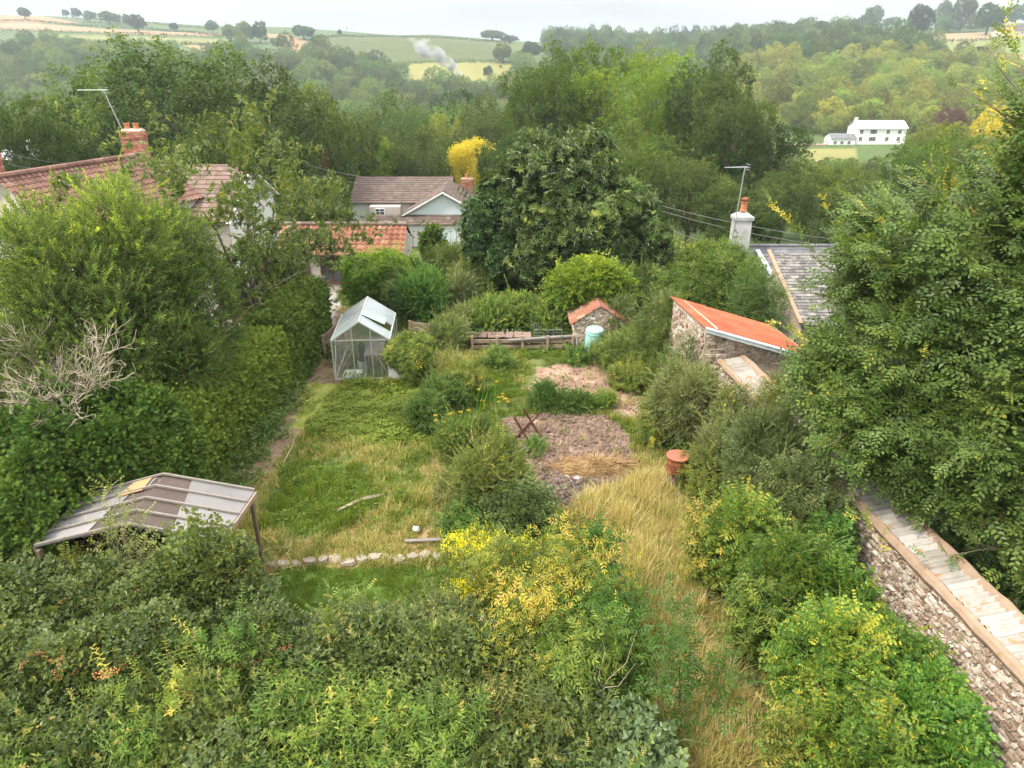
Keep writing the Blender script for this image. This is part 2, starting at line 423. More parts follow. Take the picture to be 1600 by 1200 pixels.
M['black'] = tintmat('black_plastic', two((.015,.016,.018), (.05,.05,.055)), .4)
M['dark'] = tintmat('dark_window', two((.03,.035,.04), (.06,.065,.07)), .15, spec=.6)
M['whitep'] = tintmat('white_paint', two((.66,.66,.65), (.82,.82,.81)), .5)
M['cable'] = tintmat('cable', two((.12,.12,.12), (.2,.2,.2)), .6)
M['blueflash'] = tintmat('pale_blue_flashing', [(0,(.30,.36,.38)),(1,(.58,.64,.66))], .7, 6, .5)
M['lead'] = tintmat('lead_flashing', two((.32,.34,.36), (.52,.53,.54)), .6, 5, .3)
M['clod'] = tintmat('dry_soil_clod', [(0,(.075,.048,.036)),(.5,(.17,.115,.088)),(1,(.32,.235,.185))], .95, 12, .3, .6, 40)
M['ashpile'] = tintmat('wood_ash', two((.30,.27,.26), (.62,.60,.59)), .95, 12, .4)
M['char'] = tintmat('charred_wood', two((.02,.018,.017), (.12,.10,.095)), .9, 12, .4)
M['flat_stone'] = tintmat('flat_pale_stone', [(0,(.22,.17,.135)),(1,(.38,.33,.285))], .9, 5, .3, .4, 20)
# ------------------------------------------------------------------ leaf and sprig templates
def unit(v): v = np.asarray(v, float); return v/(np.linalg.norm(v, axis=-1, keepdims=True)+1e-9)

class TP:
    def __init__(s): s.v, s.l, s.t, s.c, s.m, s.leaf, s.n, s.k = [], [], [], [], [], [], 0, 0
    def leaf_(s, p, d, n, L, W, c=0.0, m=0, shape='hex', fold=.25, droop=.15):
        p, d, n = np.array(p, float), unit(d), unit(n)
        n = unit(n-d*np.dot(n, d)); x = np.cross(d, n); w = W/2
        if shape == 'hex':
            P = [p, p+d*L*.28+x*w*.85+n*w*fold, p+d*L*.66+x*w*.8+n*(w*fold-L*droop*.4), p+d*L-n*L*droop,
                 p+d*L*.66-x*w*.8+n*(w*fold-L*droop*.4), p+d*L*.28-x*w*.85+n*w*fold]
            Fs = [(0,1,2,3),(0,3,4,5)]
        elif shape == 'tri':
            P = [p-x*w, p+x*w, p+d*L-n*L*droop]; Fs = [(0,1,2)]
        elif shape == 'blade':
            P = [p-x*w, p+x*w, p+d*L*.55+x*w*.8-n*L*droop*.25, p+d*L*.55-x*w*.8-n*L*droop*.25, p+d*L-n*L*droop]
            Fs = [(0,1,2,3),(3,2,4)]
        else:
            P = [p, p+d*L*.45+x*w+n*w*fold, p+d*L-n*L*droop, p+d*L*.45-x*w+n*w*fold]; Fs = [(0,1,2,3)]
        s.v += P
        for f in Fs:
            s.l += [i+s.n for i in f]; s.t.append(len(f)); s.c.append(c); s.m.append(m); s.leaf.append(s.k)
        s.n += len(P); s.k += 1
    def stem(s, pts, r, m=1, c=0.3):
        pts = [np.array(p, float) for p in pts]
        for i, p in enumerate(pts):
            rr = r*(1-.6*i/(len(pts)-1))
            for k in range(3):
                a = 2*math.pi*k/3; s.v.append(p+rr*np.array([math.cos(a), 0, math.sin(a)]) if abs(pts[-1][1]-pts[0][1]) > abs(pts[-1][2]-pts[0][2]) else p+rr*np.array([math.cos(a), math.sin(a), 0]))
        for i in range(len(pts)-1):
            for k in range(3):
                s.l += [s.n+i*3+k, s.n+i*3+(k+1) % 3, s.n+(i+1)*3+(k+1) % 3, s.n+(i+1)*3+k]
                s.t.append(4); s.c.append(c); s.m.append(m); s.leaf.append(s.k)
        s.n += 3*len(pts); s.k += 1
    def done(s):
        return dict(v=np.array(s.v), l=np.array(s.l), t=np.array(s.t), c=np.array(s.c, np.float32), m=np.array(s.m), leaf=np.array(s.leaf))

R_ = random.Random(5)
def rr(a, b): return R_.uniform(a, b)
# growth axis +Y, upper side +Z in all templates
def t_bramble():
    t = TP(); L = .34
    pts = [(0, q*L, .06*math.sin(q*2.6)) for q in (0, .33, .66, 1)]
    t.stem(pts, .004)
    for i in range(5):
        q = .15+.85*i/4; s = 1 if i % 2 else -1
        b = np.array([0, q*L, .06*math.sin(q*2.6)]); d = np.array([s*.8, .5, .35]) if i < 4 else np.array([0, 1, .2])
        e = b+unit(d)*.05
        n = unit([rr(-.3,.3), rr(-.3,.3), 1])
        sz = rr(.85, 1.15)
        t.leaf_(e, d, n, .078*sz, .062*sz)
        for a in (-1, 1):
            c, s_ = math.cos(a*1.25), math.sin(a*1.25)
            dd = np.array([d[0]*c-d[1]*s_, d[0]*s_+d[1]*c, d[2]-.1])
            t.leaf_(e, dd, n+np.array([0, 0, .1]), .068*sz, .052*sz)
    return t.done()
def t_nettle(L=.5, pale=False):
    t = TP(); t.stem([(0,0,0),(0,L*.5,.0),(0,L,0)], .004)
    k = 9
    for i in range(k):
        q = .12+.88*i/(k-1); sz = (1-.55*q)
        for j in range(2):
            a = i*1.57+j*math.pi+rr(-.3,.3)
            d = (math.cos(a), .25+.5*q, math.sin(a))
            t.leaf_((0, q*L, 0), d, (-.2*math.cos(a), 1, -.2*math.sin(a)), .12*sz+.02, .034*sz+.008, c=.10*q+rr(-.06,.06), droop=.3)
    if pale:
        for i in range(16):
            a = rr(0, 6.28); q = rr(.8, 1.12)
            t.leaf_((0, q*L, 0), (math.cos(a), 1.0, math.sin(a)), (0,0,1), .05, .014, m=2, shape='dia')
    return t.done()
def t_round(L=.32, n=10, sz=.058, w=.042):
    t = TP(); t.stem([(0,0,0),(0,L*.5,.015),(0,L,.0)], .003)
    for i in range(n//2):
        q = .2+.8*i/(n//2-1)
        for s in (-1, 1):
            k = rr(.8, 1.15)*(1-.3*q)
            t.leaf_((0, q*L, .01), (s*.9, .55, .15), (rr(-.35,.35)-s*.15, rr(-.35,.1), 1), sz*k, w*k, c=.12*q, droop=.12)
    t.leaf_((0, L, 0), (0,1,.1), (0,-.2,1), sz*.7, w*.7, c=.15)
    return t.done()
def t_beech():
    t = TP(); L = .48; t.stem([(0,0,0),(.01,L*.5,.0),(0,L,-.03)], .004)
    for i in range(11):
        q = .1+.9*i/10; s = 1 if i % 2 else -1
        k = rr(.8, 1.2)
        t.leaf_((0, q*L, 0), (s*.85, .6, -.05), (rr(-.3,.3), rr(-.35,.25), 1), .085*k, .056*k, droop=.1)
    for s in (-1, 1):
        b = np.array([0, .18, 0]); d = unit([s*.7, .7, 0])
        for i in range(4):
            q = .06+.05*i; ss = 1 if i % 2 else -1
            dd = d+np.array([ss*.6*d[1], -ss*.6*d[0], 0]); k = rr(.7, 1.05)
            t.leaf_(b+d*q, dd, (rr(-.3,.3), rr(-.3,.3), 1), .08*k, .053*k, droop=.1)
    return t.done()
def t_lanc(L=.34, n=16, sz=.085, w=.020, m0=0):
    t = TP(); t.stem([(0,0,0),(0,L*.5,0),(0,L,0)], .0035)
    for i in range(n):
        q = .08+.92*i/(n-1); a = i*2.4
        t.leaf_((0, q*L, 0), (math.cos(a), .9+.6*q, math.sin(a)), (-math.cos(a), .8, -math.sin(a)), sz*rr(.8,1.15)*(1-.25*q), w, c=.16*q-.04, droop=.1)
    return t.done()
def t_droop(n=8, sz=.17, w=.05):
    t = TP()
    for i in range(n):
        a = i*2.4+rr(-.2,.2)
        t.leaf_((0, 0, 0), (math.cos(a), .35+.5*(i % 3)*.5, math.sin(a)), (-math.cos(a)*.3, 1, -math.sin(a)*.3), sz*rr(.75,1.15), w*rr(.9,1.1), c=.05*(i % 3)-.03, droop=.38)
    return t.done()
def t_fan(L=.15):
    t = TP()
    t.leaf_((0,0,0), (0,1,.05), (0,0,1), L, .022, shape='dia', c=.04)
    for i in range(5):
        q = .1+.14*i
        for s in (-1, 1):
            t.leaf_((0, q*L, 0), (s*.75, .8, rr(-.25,.25)), (0,0,1), L*(.55-.07*i), .018, shape='dia', c=.03*i-.05, droop=.15)
    return t.done()
def t_pinn(f=3, L=.20, sz=.085, w=.028):
    t = TP()
    for j in range(f):
        a = j*2*math.pi/f + rr(-.3,.3)
        d = unit([math.cos(a)*.8, .6, math.sin(a)*.8]); n = unit([-math.cos(a)*.4, 1, -math.sin(a)*.4]); x = np.cross(d, n)
        for i in range(3):
            b = d*L*(.35+.28*i)-n*.03*i
            for s in (-1, 1): t.leaf_(b, d*.6+x*s*.8-n*.15, n, sz*rr(.8,1.1), w, droop=.2)
        t.leaf_(d*L-n*.07, d-n*.2, n, sz, w, droop=.2)
    return t.done()
def t_tuft(n=9, s=.5, w=.6, r=.8):
    t = TP()
    for i in range(n):
        v = unit(rng.normal(size=3)); p = v*r*rng.random()**.5
        t.leaf_(p, unit(rng.normal(size=3))*[1,1,.6], unit([v[0]*.5, .5+v[1]*.5, v[2]*.5])+rng.normal(size=3)*.35, s*rr(.7,1.2), s*w, shape='dia', c=rr(-.1,.1))
    return t.done()
def t_flat(n=7, r=.06, s=.02):      # flower head
    t = TP()
    for i in range(n):
        a = 2.4*i; q = r*math.sqrt((i+.5)/n)
        t.leaf_((math.cos(a)*q, .0, math.sin(a)*q), (math.cos(a), .3, math.sin(a)), (0, 1, 0), s, s*.9, shape='dia', c=rr(-.2,.2))
    return t.done()
def t_sword(n=9, L=.55, w=.022):
    t = TP()
    for i in range(n):
        a = 2*math.pi*i/n+rr(-.3,.3); k = rr(.15,.55)
        t.leaf_((.03*math.cos(a), 0, .03*math.sin(a)), (math.cos(a)*k, 1, math.sin(a)*k), (-math.cos(a), .3, -math.sin(a)), L*rr(.7,1.1), w, shape='blade', c=rr(-.15,.15), droop=-.25*k)
    return t.done()
def t_goldenrod(L=.45):
    t = TP(); t.stem([(0,0,0),(0,L*.5,0),(.02,L,0)], .003)
    for i in range(14):
        q = .05+.8*i/13; a = i*2.4
        t.leaf_((0, q*L, 0), (math.cos(a), .8, math.sin(a)), (-math.cos(a), .8, -math.sin(a)), .07, .014, c=.1*q)
    for i in range(12):
        a = i*2.4; q = .78+.3*rr(0, 1)
        t.leaf_((.02*math.cos(a), q*L, .02*math.sin(a)), (math.cos(a), .8, math.sin(a)), (0,0,1), .04, .016, m=2, shape='dia')
    return t.done()

T = dict(bramble=t_bramble(), nettle=t_nettle(), nettlep=t_nettle(.55, True), round=t_round(), roundl=t_round(.36, 8, .085, .06), beech=t_beech(), lanc=t_lanc(),
         lancs=t_lanc(.25, 14, .055, .018), droop=t_droop(), cherry=t_droop(7, .13, .045), fan=t_fan(), pinn=t_pinn(), pinns=t_pinn(3, .3, .11, .03), small=t_round(.22, 10, .034, .024),
         tuft=t_tuft(), tuftb=t_tuft(7, .42, .45), head=t_flat(), headb=t_flat(10, .05, .03), sword=t_sword(), goldenrod=t_goldenrod())

def frames(D, Nn):
    y = unit(D); z = unit(Nn - y*np.sum(Nn*y, 1, keepdims=True)); x = np.cross(y, z)
    return np.stack([x, y, z], 2)

# ------------------------------------------------------------------ crowns
def lobes(c, r, k=14, lr=(.38, .55), zmin=-.55, push=.62, seed=0, irr=1.0, box=0):
    """lobed crown inside an ellipsoid; returns unit-space lobes plus the ellipsoid"""
    g = np.random.default_rng(seed); L = [(0, 0, -.05, .52)]
    i = 0
    while len(L) < k+1:
        z = 1-2*(i+.5)/(k*1.25); a = i*2.39996+g.normal()*.25; i += 1
        if i > k*4: break
        if z < zmin: z = g.uniform(zmin, .9)
        q = math.sqrt(max(0, 1-z*z)); p = push*g.uniform(1-.28*irr, 1+.26*irr)
        wd = 1+box*max(0, z)**2; p2 = p*(1-.12*box*abs(z))
        L.append((q*wd*math.cos(a)*p, q*wd*math.sin(a)*p, z*p2, g.uniform(lr[0]*(1-.25*irr), lr[1])))
    return dict(c=np.array(c, float), r=np.array(r, float), L=np.array(L), seed=seed)

def crown_points(B, n, depth=.35, keep=.80, gap=.43):
    L, c, r = B['L'], B['c'], B['r']; P, N = [], []; tot = 0
    w = L[:, 3]**2; w = w/w.sum()
    while tot < n:
        m = int(n*1.8)+50
        i = rng.choice(len(L), m, p=w); v = unit(rng.normal(size=(m, 3)))
        q = 1-depth*rng.random(m)**1.4
        s = L[i, 3]*(.56+.86*fbm(v[:, 0]*3.0+i*3.1, v[:, 1]*3.0, v[:, 2]*3.0, s=B['seed'], o=3))
        p = L[i, :3]+v*(s*q)[:, None]
        inside = np.zeros(m, bool)
        for k in range(len(L)):
            d = np.linalg.norm(p-L[k, :3], axis=1)
            inside |= (d < L[k, 3]*keep) & (i != k)
        hole = fbm(p[:, 0]*4.3, p[:, 1]*4.3, p[:, 2]*4.3+B['seed'] % 97, s=B['seed']+8, o=2) < gap
        ok = ~inside & ~(hole & (rng.random(m) < .9)) & (rng.random(m) < .55+.45*(v[:, 2] > -.4))
        p, v = p[ok], v[ok]; P.append(p); N.append(v); tot += len(p)
    P = np.concatenate(P)[:n]; N = np.concatenate(N)[:n]
    return c+P*r, unit(N/r)

def leaf_crown(mb, B, tmpl, n, size=1.0, up=.3, out=1.0, rnd=.45, tint=.45, tsd=.10, toptint=0.0, depth=.35, facing=.6, zmin=None, shoots=0, slen=.15, gap=.43):
    P, N = crown_points(B, n, depth, gap=gap)
    if zmin is not None:
        k = P[:, 2] > zmin; P, N = P[k], N[k]
    m = len(P)
    D = unit(N*out+np.array([0, 0, up])+rng.normal(size=(m, 3))*rnd)
    Z = unit(N*facing+np.array([0, 0, .6])+rng.normal(size=(m, 3))*.35)
    cl = fbm(P[:, 0]/B['r'][0]*3, P[:, 1]/B['r'][1]*3, P[:, 2]/B['r'][2]*3, s=B['seed']+3, o=2)-.5
    C = tint+rng.normal(0, tsd, m)+cl*.35
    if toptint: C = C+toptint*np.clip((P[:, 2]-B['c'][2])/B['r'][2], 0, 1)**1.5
    mb.scatter(tmpl, P, frames(D, Z), size*rng.uniform(.8, 1.2, m), np.clip(C, 0, .99))
    if shoots:
        q = rng.choice(m, int(shoots)); P1 = P[q]; D1 = unit(N[q]*.7+np.array([0, 0, .55+up*.3])+rng.normal(size=(len(q), 3))*.35); k = rng.random(len(q))
        for j in range(4):
            P1 = P1+D1*(slen*size); D1 = unit(D1+rng.normal(size=P1.shape)*.18+np.array([0, 0, -.05])); a = k > j*.2
            mb.scatter(tmpl, P1[a], frames(D1[a], unit(Z[q][a]+.3*rng.normal(size=P1[a].shape))), size*rng.uniform(.6, .95, a.sum())*(1-.1*j), np.clip(C[q][a]+.06*j+.05, 0, .99))

def limbs(base, B, r0=.15, k=7, n=6):
    """trunk and limbs running up into the lobes"""
    mb = MB(); b = np.array(base, float); c, r, L = B['c'], B['r'], B['L']
    fork = b*.55+c*.45
    mb.tube([b-[0, 0, .1], b*.75+c*.25+rng.normal(size=3)*r0*.6, fork], [r0*1.25, r0, r0*.85], n, .4)
    for i in range(min(k, len(L))):
        e = c+L[i, :3]*r*1.05
        m = (fork+e)/2+rng.normal(size=3)*.06*np.linalg.norm(e-fork)+[0, 0, .06*np.linalg.norm(e-fork)]
        mb.tube([fork, m, e], [r0*.6, r0*.36, r0*.1], n-1, .5)
        for j in range(3):
            v = unit(rng.normal(size=3)+[0, 0, .5]); s = m*(1-j*.3)+e*j*.3
            mb.tube([s, s+v*r*L[i, 3]*.5, s+v*r*L[i, 3]*.95+[0, 0, -.02]], [r0*.22, r0*.14, r0*.05], 4, .5)
    return mb

def bush(name, label, cat, base, r, h, tmpl, mat, n, size=1.0, group=None, k=14, lr=(.36, .5), seed=None, trunk=.04, extra=None, zfrac=.5, stem='stem', **kw):
    """a shrub: stems + leafy crown, things stand at base"""
    seed = int(rng.integers(1e6)) if seed is None else seed
    x, y = base[0], base[1]; z = base[2] if len(base) > 2 else hz(x, y)
    t = thing(name, label, cat, (x, y, z), 0, group)
    rx, ry = r if isinstance(r, tuple) else (r, r)
    B = lobes((0, 0, h*zfrac), (rx, ry, h*(1-zfrac)), k, (lr[0]*.82, lr[1]), zmin=-.9 if zfrac > .4 else -.3, seed=seed)
    kw.setdefault('shoots', n*.035); mb = MB(); leaf_crown(mb, B, T[tmpl], n, size, zmin=.03, **kw)
    mats = [M[mat], M[stem]]
    if extra: mats.append(M[extra])
    mb.build('foliage', mats, t)
    if trunk: limbs((0, 0, 0), B, trunk, 8, 5).build('trunk' if trunk > .07 else 'stems', M['bark'], t)
    return t, B

def heads(t, B, tmpl, mat, n, size, name='flowers', zmin=0.2, up=1.0, depth=.08, tint=.5):
    mb = MB(); P, N = crown_points(B, n*3, depth)
    k = (P[:, 2] > B['c'][2]+zmin*B['r'][2]); P, N = P[k][:n], N[k][:n]
    P = P+N*.05
    D = unit(N*.6+np.array([0, 0, up])+rng.normal(size=P.shape)*.2)
    mb.scatter(T[tmpl], P, frames(D, unit(rng.normal(size=P.shape))), size*rng.uniform(.7, 1.3, len(P)), tint)
    return mb.build(name, [M[mat], M['stem'], M[mat]], t)

# ------------------------------------------------------------------ stuff made of instances
_gn = 0
def stuff(name, label, P, rot, scl, idx, temps, mats, cat='vegetation'):
    """one object of uncountable things: template meshes instanced on points"""
    global _gn
    _gn += 1
    col = bpy.data.collections.new("templates_%02d" % _gn)
    for i, tp in enumerate(temps):
        mb = tp; o = mb.build("%s_%02d_%02d" % (name, _gn, i), mats)
        COL.objects.unlink(o); col.objects.link(o)
    me = bpy.data.meshes.new(name)
    n = len(P); me.vertices.add(n); me.vertices.foreach_set("co", np.asarray(P, np.float32).ravel())
    for nm, ty, dat in (("rot", 'FLOAT_VECTOR', rot), ("scl", 'FLOAT_VECTOR', scl)):
        a = me.attributes.new(nm, ty, 'POINT'); a.data.foreach_set("vector", np.asarray(dat, np.float32).ravel())
    a = me.attributes.new("idx", 'INT', 'POINT'); a.data.foreach_set("value", np.asarray(idx, np.int32))
    o = bpy.data.objects.new(name, me); COL.objects.link(o)
    ng = bpy.data.node_groups.new(name, 'GeometryNodeTree')
    ng.interface.new_socket("Geometry", in_out='INPUT', socket_type='NodeSocketGeometry')
    ng.interface.new_socket("Geometry", in_out='OUTPUT', socket_type='NodeSocketGeometry')
    gi, go = ng.nodes.new("NodeGroupInput"), ng.nodes.new("NodeGroupOutput")
    ci = ng.nodes.new("GeometryNodeCollectionInfo"); ci.inputs[0].default_value = col; ci.inputs[1].default_value = True; ci.inputs[2].default_value = True
    ip = ng.nodes.new("GeometryNodeInstanceOnPoints"); ip.inputs["Pick Instance"].default_value = True
    def na(nm, ty):
        q = ng.nodes.new("GeometryNodeInputNamedAttribute"); q.data_type = ty; q.inputs["Name"].default_value = nm; return q.outputs["Attribute"]
    ng.links.new(gi.outputs[0], ip.inputs["Points"]); ng.links.new(ci.outputs[0], ip.inputs["Instance"])
    ng.links.new(na("idx", 'INT'), ip.inputs["Instance Index"])
    ng.links.new(na("rot", 'FLOAT_VECTOR'), ip.inputs["Rotation"]); ng.links.new(na("scl", 'FLOAT_VECTOR'), ip.inputs["Scale"])
    ng.links.new(ip.outputs[0], go.inputs[0])
    md = o.modifiers.new("scatter", 'NODES'); md.node_group = ng
    return tag(o, label, cat, None, 'stuff')

# ------------------------------------------------------------------ GROUND: one sheet from the garden to the far hills
Z_ = dict(
 path=gpoly([(325,770),(400,668),(460,600),(508,545),(530,478),(565,478),(556,520),(545,585),(502,640),(450,705),(402,765)]),
 yard=gpoly([(250,520),(330,440),(520,430),(545,500),(520,520),(420,520)]),
 soil1=gpoly([(812,612),(838,572),(905,568),(982,572),(975,602),(1000,622),(1040,640),(1035,662),(960,650),(940,628),(860,622)]),
 soil2=gpoly([(782,656),(850,648),(945,650),(990,688),(992,735),(930,775),(860,795),(840,750),(800,690)]),
 char=gpoly([(835,760),(875,738),(950,742),(985,755),(950,775),(885,797),(850,790)]),
 ash=gpoly([(835,742),(880,728),(935,737),(960,752),(880,755)]),
 straw=gpoly([(880,800),(960,772),(1000,752),(1020,720),(1060,800),(1120,800),(1130,860),(1095,950),(1090,1000),(1190,1130),(1200,1210),(1040,1210),(1040,1050),(1000,960),(900,870)]),
 weeds=gpoly([(480,600),(650,596),(690,690),(580,700),(455,665)]),
 lush=gpoly([(400,830),(450,720),(560,730),(600,790),(520,840)]),
 brown=gpoly([(375,860),(400,790),(470,850),(540,810),(690,815),(720,760),(650,740),(690,700),(720,880),(420,885)]),
 edge=gpoly([(410,860),(560,850),(700,845),(710,880),(410,892)]),
 lawn=gpoly([(425,886),(745,880),(770,980),(400,990)]),
 dryright=gpoly([(960,640),(1040,600),(1050,690),(1000,680)]),
 farlawn=gpoly([(690,500),(690,470),(780,470),(820,480),(820,500)]),
)
FP = dict(
 tanA=fpoly([(-60,22),(50,24),(130,38),(60,36),(-60,33)]),
 tanB=fpoly([(-60,35),(60,37),(150,45),(345,52),(345,57),(200,54),(-60,46)]),
 grn=fpoly([(80,55),(200,57),(355,62),(355,68),(250,67),(100,62)]),
 tanD=fpoly([(285,70),(370,74),(378,81),(330,82)]),
 tanE=fpoly([(430,58),(475,60),(472,84),(440,80)]),
 tanF=fpoly([(410,52),(455,55),(455,60),(410,58)]),
 big=fpoly([(500,60),(570,56),(640,55),(720,58),(790,68),(830,74),(800,100),(640,99),(560,80),(500,74)]),
 lowf=fpoly([(640,99),(800,99),(810,126),(640,128)]),
 up1=fpoly([(730,60),(830,70),(860,88),(800,80)]),
 r1=fpoly([(1355,46),(1420,44),(1420,72),(1362,66)]),
 r2=fpoly([(1430,54),(1600,48),(1680,50),(1680,62),(1460,68)]),
 r3=fpoly([(1440,68),(1680,60),(1680,92),(1480,96)]),
 yel=fpoly([(1250,234),(1335,231),(1340,250),(1255,256)]),
 r4=fpoly([(1560,86),(1680,84),(1680,106),(1570,104)]),
)
FC = dict(tanA=(.50,.33,.20), tanB=(.56,.36,.23), grn=(.30,.33,.12), tanD=(.58,.37,.22), tanE=(.48,.33,.18), tanF=(.46,.33,.20), big=(.13,.17,.055), lowf=(.34,.36,.12),
          up1=(.17,.21,.07), r1=(.30,.33,.12), r2=(.46,.38,.22), r3=(.26,.33,.11), r4=(.55,.38,.23), yel=(.34,.36,.13))

us = np.linspace(-1.7, 1.7, 700)
ys = [-9.0]
while ys[-1] < 3400:
    y = ys[-1]
    ys.append(y + (.3 if y < 4 else .07 if y < 30 else .07+(y-30)*.03 if y < 230 else 4.5 if y < 1000 else 60))
ys = np.array(ys)
YY, UU = np.meshgrid(ys, us, indexing='ij')
XX = UU*(YY+12)
ZZ = HT(XX, YY)
near = YY < 60
z0 = (YY > 100)
gz = .05*(fbm(XX*1.1, YY*1.1, s=2)-.5)+.02*(fbm(XX*6, YY*6, s=4)-.5)
ms2 = inpoly(XX, YY, Z_['soil2']) | inpoly(XX, YY, Z_['soil1'])
gz = np.where(near, gz, 0)+np.where(ms2, .17*(fbm(XX*6, YY*6, s=9, o=3)-.45), 0)
ZZ = ZZ+gz
col = np.zeros(XX.shape+(3,))
n1 = fbm(XX*.9, YY*.9, s=21); n2 = fbm(XX*3.1, YY*3.1, s=22)
def lerp(a, b, t): return np.array(a)*(1-t[..., None])+np.array(b)*t[..., None]
col[:] = lerp((.060,.095,.022), (.17,.17,.065), np.clip(n1*1.6-.35, 0, 1))
col = np.where((YY > 34)[..., None], lerp((.05,.085,.022), (.09,.13,.035), n1), col)
def paint(nm, a, b, nn=None, polys=Z_, wob=.25):
    global col
    dx, dy = (fbm(XX*1.7, YY*1.7, s=31)-.5)*wob*2, (fbm(XX*1.7, YY*1.7, s=32)-.5)*wob*2
    k = inpoly(XX+dx, YY+dy, polys[nm])
    col = np.where(k[..., None], lerp(a, b, np.clip((n2 if nn is None else nn)*1.8-.4, 0, 1)), col)
paint('yard', (.30,.28,.27), (.40,.37,.35)); paint('path', (.13,.09,.055), (.27,.19,.125)); paint('weeds', (.14,.18,.03), (.28,.28,.07))
paint('lush', (.04,.08,.015), (.09,.14,.03)); paint('brown', (.13,.10,.045), (.36,.25,.13)); paint('dryright', (.16,.14,.06), (.40,.30,.15)); paint('edge', (.20,.12,.06), (.42,.28,.15))
paint('straw', (.24,.19,.11), (.44,.35,.24)); paint('soil1', (.20,.125,.085), (.34,.235,.17), wob=.6); paint('soil2', (.13,.085,.06), (.28,.195,.145), wob=.6)
paint('char', (.025,.02,.018), (.22,.19,.18)); paint('ash', (.16,.13,.12), (.50,.47,.46)); paint('lawn', (.05,.10,.016), (.10,.16,.03)); paint('farlawn', (.10,.16,.03), (.15,.20,.04))
far = YY > 300
base_f = lerp((.055,.085,.03), (.10,.13,.045), fbm(XX/14, YY/14, s=41))
col = np.where(far[..., None], base_f, col)
nf = fbm(XX/9, YY/30, s=42)
for k_, p_ in FP.items():
    q = inpoly(XX, YY, p_); c = np.array(FC[k_])*[.60,.54,.50]
    col = np.where(q[..., None], lerp(c*.86, c*1.1, nf), col)
nr, nc = XX.shape
me = bpy.data.meshes.new("ground")
me.vertices.add(nr*nc); me.vertices.foreach_set("co", np.stack([XX, YY, ZZ], -1).astype(np.float32).ravel())
ii = (np.arange(nr-1)[:, None]*nc+np.arange(nc-1)[None, :]).ravel()
fl = np.stack([ii, ii+1, ii+nc+1, ii+nc], 1).astype(np.int32)
me.loops.add(fl.size); me.loops.foreach_set("vertex_index", fl.ravel()); me.polygons.add(len(fl))
me.polygons.foreach_set("loop_start", np.arange(len(fl), dtype=np.int32)*4); me.polygons.foreach_set("loop_total", np.full(len(fl), 4, np.int32))
a_ = me.attributes.new("gcol", 'FLOAT_COLOR', 'POINT')
a_.data.foreach_set("color", np.concatenate([col.reshape(-1, 3), np.ones((nr*nc, 1))], 1).astype(np.float32).ravel())
me.update(calc_edges=True); me.polygons.foreach_set("use_smooth", np.ones(len(fl), bool))
ground = bpy.data.objects.new("ground", me); COL.objects.link(ground); tag(ground, kind='structure')
m, n, p, out = _mat("ground_soil_and_fields")
a = n.nodes.new("ShaderNodeAttribute"); a.attribute_name = "gcol"
tcn = n.nodes.new("ShaderNodeTexCoord")
z1 = n.nodes.new("ShaderNodeTexNoise"); z1.inputs["Scale"].default_value = 9; z1.inputs["Detail"].default_value = 8; z1.inputs["Roughness"].default_value = .7
n.links.new(tcn.outputs["Object"], z1.inputs["Vector"])
mr = n.nodes.new("ShaderNodeMapRange"); mr.inputs[1].default_value = .3; mr.inputs[2].default_value = .7; mr.inputs[3].default_value = .65; mr.inputs[4].default_value = 1.3
n.links.new(z1.outputs[0], mr.inputs[0])
mm = n.nodes.new("ShaderNodeMix"); mm.data_type = 'RGBA'; mm.blend_type = 'MULTIPLY'; mm.inputs[0].default_value = 1
n.links.new(a.outputs["Color"], mm.inputs[6]); n.links.new(mr.outputs[0], mm.inputs[7]); n.links.new(mm.outputs[2], p.inputs["Base Color"])
p.inputs["Roughness"].default_value = .95; p.inputs["Specular IOR Level"].default_value = .15
bmp = n.nodes.new("ShaderNodeBump"); bmp.inputs["Strength"].default_value = .7; bmp.inputs["Distance"].default_value = .03
n.links.new(z1.outputs[0], bmp.inputs["Height"]); n.links.new(bmp.outputs[0], p.inputs["Normal"])
me.materials.append(m)
del XX, YY, UU, ZZ, col, n1, n2, gz, base_f, nf, fl, ii

# ------------------------------------------------------------------ far woods (stuff) and hedgerows
def crown_mb(k, nt, ts, seed, zmin=-.8, tint=.45, lr=(.30, .46), asp=1.0, tm='tuft'):
    """crown filling a unit box: radius 1, from z=0 to z=2*asp"""
    B = lobes((0, 0, asp), (1, 1, asp), k, lr, zmin=zmin, seed=seed)
    mb = MB(); leaf_crown(mb, B, T[tm], nt, ts, tint=tint, toptint=.12, up=.1)
    return mb

def region(poly, sp, jit=.45, excl=(), ymin=0):
    xs, yy = [p[0] for p in poly], [p[1] for p in poly]
    gx, gy = np.meshgrid(np.arange(min(xs), max(xs), sp), np.arange(min(yy), max(yy), sp*.9))
    gx = gx+(np.arange(gx.shape[0]) % 2)[:, None]*sp/2
    gx = gx.ravel()+rng.normal(0, sp*jit*.5, gx.size); gy = gy.ravel()+rng.normal(0, sp*jit*.5, gy.size)
    k = inpoly(gx, gy, poly)
    for e in excl: k &= ~inpoly(gx, gy, e)
    return gx[k], gy[k]

